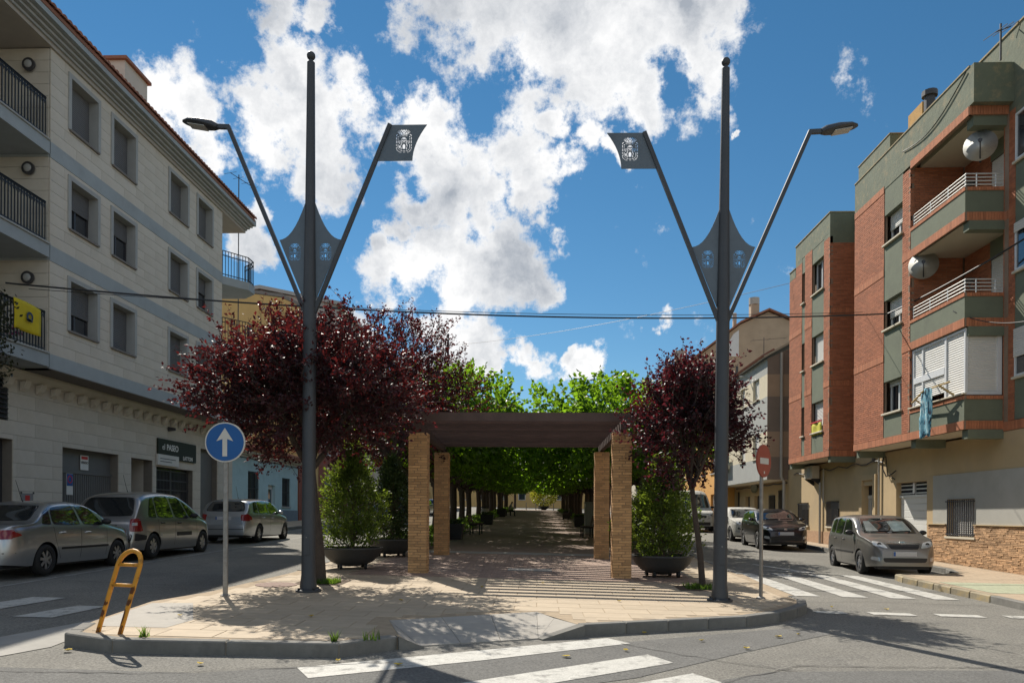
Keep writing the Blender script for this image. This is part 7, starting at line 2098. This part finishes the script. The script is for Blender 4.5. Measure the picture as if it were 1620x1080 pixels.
make_car(mpv, 'parked_car', 'taller silver-grey people carrier with upright red tail lamps, middle of the left row', (x, y, gz(x, y)), R(90)).scale = SCL
# ---- silver hatchback
hatch = dict(L=4.34, W=1.73, wr=.30, axles=(1.42, -1.18), paint=('paint_silver_c', (.40, .42, .44)), tail=.80,
  top=[(-2.17,.58),(-2.13,.85),(-2.04,.97),(-1.90,1.16),(-1.72,1.36),(-1.35,1.435),(-.5,1.47),(.1,1.455),(.55,1.33),(1.10,1.01),(1.3,.95),(1.7,.87),(2.0,.75),(2.12,.62),(2.17,.5)],
  belt=[(-2.17,.55),(-1.95,.92),(-1.0,.93),(0,.91),(1.1,.88),(1.6,.80),(2.0,.68),(2.17,.46)],
  side_windows=[[(-1.62,1.0),(-1.2,.975),(-1.18,1.36),(-1.44,1.33)],[(-1.12,.97),(-.22,.955),(-.30,1.41),(-1.10,1.375)],[(-.14,.955),(.74,.94),(.32,1.33),(-.20,1.41)]],
  windscreen=[(-.62,1.02),(.62,1.02),(.52,1.37),(-.52,1.37)], rear_window=[(.64,1.03),(-.64,1.03),(-.52,1.35),(.52,1.35)],
  headlamps=[[(.40,.62),(.72,.68),(.68,.79),(.42,.74)]], taillamps=[[(.82,.70),(.58,.72),(.56,.92),(.78,.94)]], tail_side=[(-2.05,.71),(-1.80,.76),(-1.84,.84),(-2.0,.94)],
  front_patches=[([(-.30,.62),(.30,.62),(.30,.72),(-.30,.72)],'car_black'),([(-.5,.28),(.5,.28),(.5,.42),(-.5,.42)],'car_black')],
  rear_patches=[([(.78,.43),(-.78,.43),(-.78,.45),(.78,.45)],'car_black')], plates=[(.80,False),(.5,True)],
  seams=[(.98,.30,.98,.92),(-.18,.28,-.16,.94),(-1.0,.62,-1.12,.96),(-1.0,.62,-.84,.30)], handles=[(-.80,.82),(.06,.81)], strips=[(-.86,.98,.45,.49,'paint_silver_c')], mirror=(.66,.965), antenna=-.9, spokes=7, spoke_w=(.022,.03), lean=.32)
x, y = -9.75, 25.3
make_car(hatch, 'parked_car', 'silver hatchback with a sunlit nose, farthest of the three silver cars on the left', (x, y, gz(x, y)), R(90)).scale = SCL
# ---- grey supermini facing the camera on the right
mini = dict(L=4.0, W=1.64, wr=.300, axles=(1.18, -1.28), paint=('paint_grey_brown', (.20, .192, .178), .5, .32), nose=.66, tail=.82,
  top=[(-2.0,.60),(-1.97,.90),(-1.90,1.08),(-1.76,1.34),(-1.60,1.455),(-.8,1.50),(-.05,1.485),(.30,1.40),(.98,1.02),(1.10,.985),(1.45,.93),(1.75,.84),(1.92,.72),(1.98,.60),(2.0,.45)],
  belt=[(-2.0,.56),(-1.85,.95),(-1.0,.93),(0,.91),(.95,.89),(1.4,.84),(1.75,.74),(2.0,.42)],
  side_windows=[[(-1.58,1.02),(-1.15,.99),(-1.15,1.38),(-1.46,1.36)],[(-1.08,.99),(-.40,.97),(-.42,1.425),(-1.07,1.395)],[(-.32,.97),(.55,.95),(.16,1.345),(-.32,1.425)]],
  windscreen=[(-.62,1.03),(.62,1.03),(.55,1.40),(-.55,1.40)], rear_window=[(.6,1.05),(-.6,1.05),(-.52,1.36),(.52,1.36)],
  sunshade=[[(-.54,1.07),(-.24,1.07),(-.36,1.33),(-.50,1.33)],[(.10,1.07),(.54,1.07),(.46,1.33),(.06,1.33)]],
  headlamps=[[(.36,.67),(.68,.74),(.66,.86),(.46,.82)]], taillamps=[[(.78,.78),(.62,.78),(.62,1.05),(.74,1.05)]], tail_side=[(-1.93,.78),(-1.80,.80),(-1.84,.95),(-1.90,1.05)],
  front_patches=[([(-.30,.66),(.30,.66),(.36,.775),(-.36,.775)],'car_black'),([(-.46,.34),(.46,.34),(.50,.45),(-.50,.45)],'car_black'),([(-.38,.782),(.38,.782),(.37,.81),(-.37,.81)],'chrome'),([(-.06,.765),(.06,.765),(.06,.845),(-.06,.845)],'chrome')],
  fogs=[([(.56,.36),(.72,.40),(.70,.48),(.56,.46)],'lamp_clear')], rear_patches=[([(.7,.45),(-.7,.45),(-.7,.47),(.7,.47)],'car_black')], plates=[(.545,True),(.8,False)],
  seams=[(.82,.30,.84,.92),(-.36,.28,-.34,.96),(-1.04,.60,-1.10,.98),(-1.04,.60,-.90,.30),(1.0,.62,1.02,.90)], handles=[(-.94,.86),(-.16,.85)], strips=[(-.86,.74,.50,.55,'car_black')], mirror=(.62,1.0), mirror_mat='car_black', spokes=5, spoke_w=(.03,.045), lean=.26)
x, y = 8.50, 19.25
make_car(mini, 'parked_car', 'grey-brown hatchback with silver sunshades behind its windscreen, half on the pavement corner', (x, y, gz(x, y) + .0), R(-96.5)).scale = (.95, .95, .93)
# ---- dark hatchback
dark = dict(mini); dark.update(L=4.05, W=1.69, wr=.31, axles=(1.24, -1.23), paint=('paint_dark', (.030, .030, .036)), sunshade=None,
  top=[(-2.02,.62),(-1.99,.90),(-1.90,1.04),(-1.72,1.24),(-1.50,1.36),(-.8,1.43),(-.1,1.43),(.30,1.34),(1.0,1.0),(1.15,.965),(1.5,.90),(1.78,.80),(1.94,.69),(2.0,.58),(2.025,.45)],
  side_windows=[[(-1.10,.99),(-.40,.97),(-.42,1.37),(-1.05,1.32)],[(-.32,.97),(.55,.95),(.14,1.30),(-.32,1.37)],[(-1.45,1.03),(-1.17,.99),(-1.15,1.28),(-1.32,1.24)]],
  windscreen=[(-.62,1.01),(.62,1.01),(.54,1.35),(-.54,1.35)], rear_window=[(.6,1.05),(-.6,1.05),(-.5,1.28),(.5,1.28)],
  headlamps=[[(.42,.66),(.74,.70),(.72,.82),(.48,.76)]],
  front_patches=[([(-.26,.66),(.26,.66),(.32,.75),(-.32,.75)],'rim_dark'),([(-.5,.32),(.5,.32),(.56,.46),(-.56,.46)],'rim_dark'),([(-.05,.68),(.05,.68),(.05,.74),(-.05,.74)],'chrome')],
  taillamps=[[(.78,.76),(.56,.78),(.56,.92),(.74,.94)]], tail_side=[(-1.93,.76),(-1.74,.80),(-1.78,.88),(-1.90,.94)], mirror_mat='paint_dark', spokes=7, strips=[], plates=[(.56,True),(.8,False)], lean=.32)
x, y = 8.72, 28.45
make_car(dark, 'parked_car', 'near-black hatchback parked behind the no-entry sign post', (x, y, gz(x, y)), R(-94))
white = dict(mini); white.update(L=3.82, W=1.64, axles=(1.16, -1.31), paint=('paint_white', (.60, .59, .55), .0, .35), sunshade=None, front_patches=[([(-.66,.50),(.66,.50),(.62,.60),(-.62,.60)],'car_black'),([(-.14,.68),(.14,.68),(.16,.76),(-.16,.76)],'car_black'),([(-.4,.30),(.4,.30),(.42,.40),(-.42,.40)],'car_black')],
  top=[(p[0] * .955, p[1] * .965) for p in mini['top']], plates=[(.47,True),(.8,False)], spokes=8, strips=[(-.86,.74,.50,.56,'car_black')])
for k in ('side_windows',): white[k] = [[(p[0] * .955, p[1] * .965) for p in c] for c in mini[k]]
for k in ('windscreen', 'rear_window'): white[k] = [(p[0], p[1] * .965) for p in mini[k]]
white['belt'] = [(p[0] * .955, p[1]) for p in mini['belt']]
x, y = 8.95, 33.55
make_car(white, 'parked_car', 'small white hatchback behind the near-black one', (x, y, gz(x, y)), R(-90))
# ---- white van further up the right street
vanS = dict(L=5.0, W=1.95, wr=.34, axles=(1.65, -1.45), paint=('paint_white', (.60, .59, .55), .0, .35), nose=.78, tail=.96, sill=.24,
  top=[(-2.5,1.9),(-2.47,2.15),(-2.3,2.26),(-.5,2.30),(.6,2.26),(.95,2.10),(1.55,1.30),(1.7,1.18),(2.2,1.06),(2.42,.92),(2.48,.75),(2.5,.5)],
  belt=[(-2.5,1.1),(-1,1.15),(1.2,1.12),(1.8,1.02),(2.3,.85),(2.5,.46)],
  side_windows=[[(.55,1.22),(1.35,1.18),(.98,1.82),(.55,1.85)]], windscreen=[(-.78,1.30),(.78,1.30),(.66,2.02),(-.66,2.02)], rear_window=[(.7,1.3),(-.7,1.3),(-.62,1.9),(.62,1.9)],
  headlamps=[[(.56,.78),(.84,.80),(.82,.98),(.58,.92)]], taillamps=[[(.92,.8),(.80,.8),(.80,1.2),(.92,1.2)]],
  front_patches=[([(-.44,.72),(.44,.72),(.46,.86),(-.46,.86)],'car_black'),([(-.8,.32),(.8,.32),(.8,.50),(-.8,.50)],'car_black')], plates=[(.58,True),(.8,False)],
  seams=[(1.42,.4,1.42,1.15),(.40,.3,.40,1.9)], handles=[(.56,1.0)], mirror=(1.30,1.28), mirror_mat='car_black', spokes=5, lean=.16)
x, y = 8.7, 43.8
make_car(vanS, 'parked_van', 'white van parked far up the right street behind the conifer', (x, y, gz(x, y)), R(-90))['category'] = 'van'
# ---- far cars along the left street, seen through the pergola and between the trunks
far = [(hatch, 'paint_dark', (.030,.030,.036), -6.9, 41.0, 90, 'dark car just beyond the left planters in the left street'),
       (mini, 'paint_blue', (.02,.07,.25), -9.7, 47.5, 90, 'blue car parked far along the left kerb'),
       (mpv, 'paint_dark', (.030,.030,.036), -9.75, 53.0, 90, 'dark people carrier parked far along the left kerb'),
       (hatch, 'paint_white', (.60,.59,.55), -9.7, 58.6, 90, 'white hatchback parked far along the left kerb'),
       (mini, 'paint_silver_c', (.47,.49,.51), -9.7, 64.0, 90, 'silver small car far up the left street'),
       (hatch, 'paint_blue', (.02,.07,.25), -9.7, 70.0, 90, 'blue hatchback at the end of the left parking row'),
       (white, 'paint_white', (.60,.59,.55), 8.9, 54.0, -90, 'white small car far up the right street'),
       (hatch, 'paint_red', (.30,.02,.02), 8.9, 60.0, -90, 'red hatchback far up the right street')]
def repaint(o, old, new):
    if o.type == 'MESH':
        for sl_ in o.material_slots:
            if sl_.material == old: sl_.link = 'OBJECT'; sl_.material = new
    for ch in o.children: repaint(ch, old, new)
for (b, nm, col, x, y, rz, lab) in far:
    o = copy_tree(b['obj']); o.location = (x, y, gz(x, y)); o.rotation_euler = (0, 0, R(rz)); o['label'] = lab
    repaint(o, MATS[b['paint'][0]], paint(nm, col))
    for ch in list(o.children):
        if ch.name.startswith('windscreen'):
            for g_ in list(ch.children): bpy.data.objects.remove(g_)
# ------------------------------------------------------------------ lettering and figures become plain meshes
bpy.context.view_layer.update()
dg = bpy.context.evaluated_depsgraph_get()
made = [(ob, fn, bpy.data.meshes.new_from_object(ob.evaluated_get(dg))) for ob, fn in LATER]
for ob, fn, me in made:
    nm = ob.name.split('.')[0]
    n = bpy.data.objects.new(nm, me); COL.objects.link(n)
    n.parent = ob.parent; n.location = ob.location; n.rotation_euler = ob.rotation_euler; n.scale = ob.scale
    if fn: fn(me)
    bpy.data.objects.remove(ob)
bpy.context.view_layer.update()
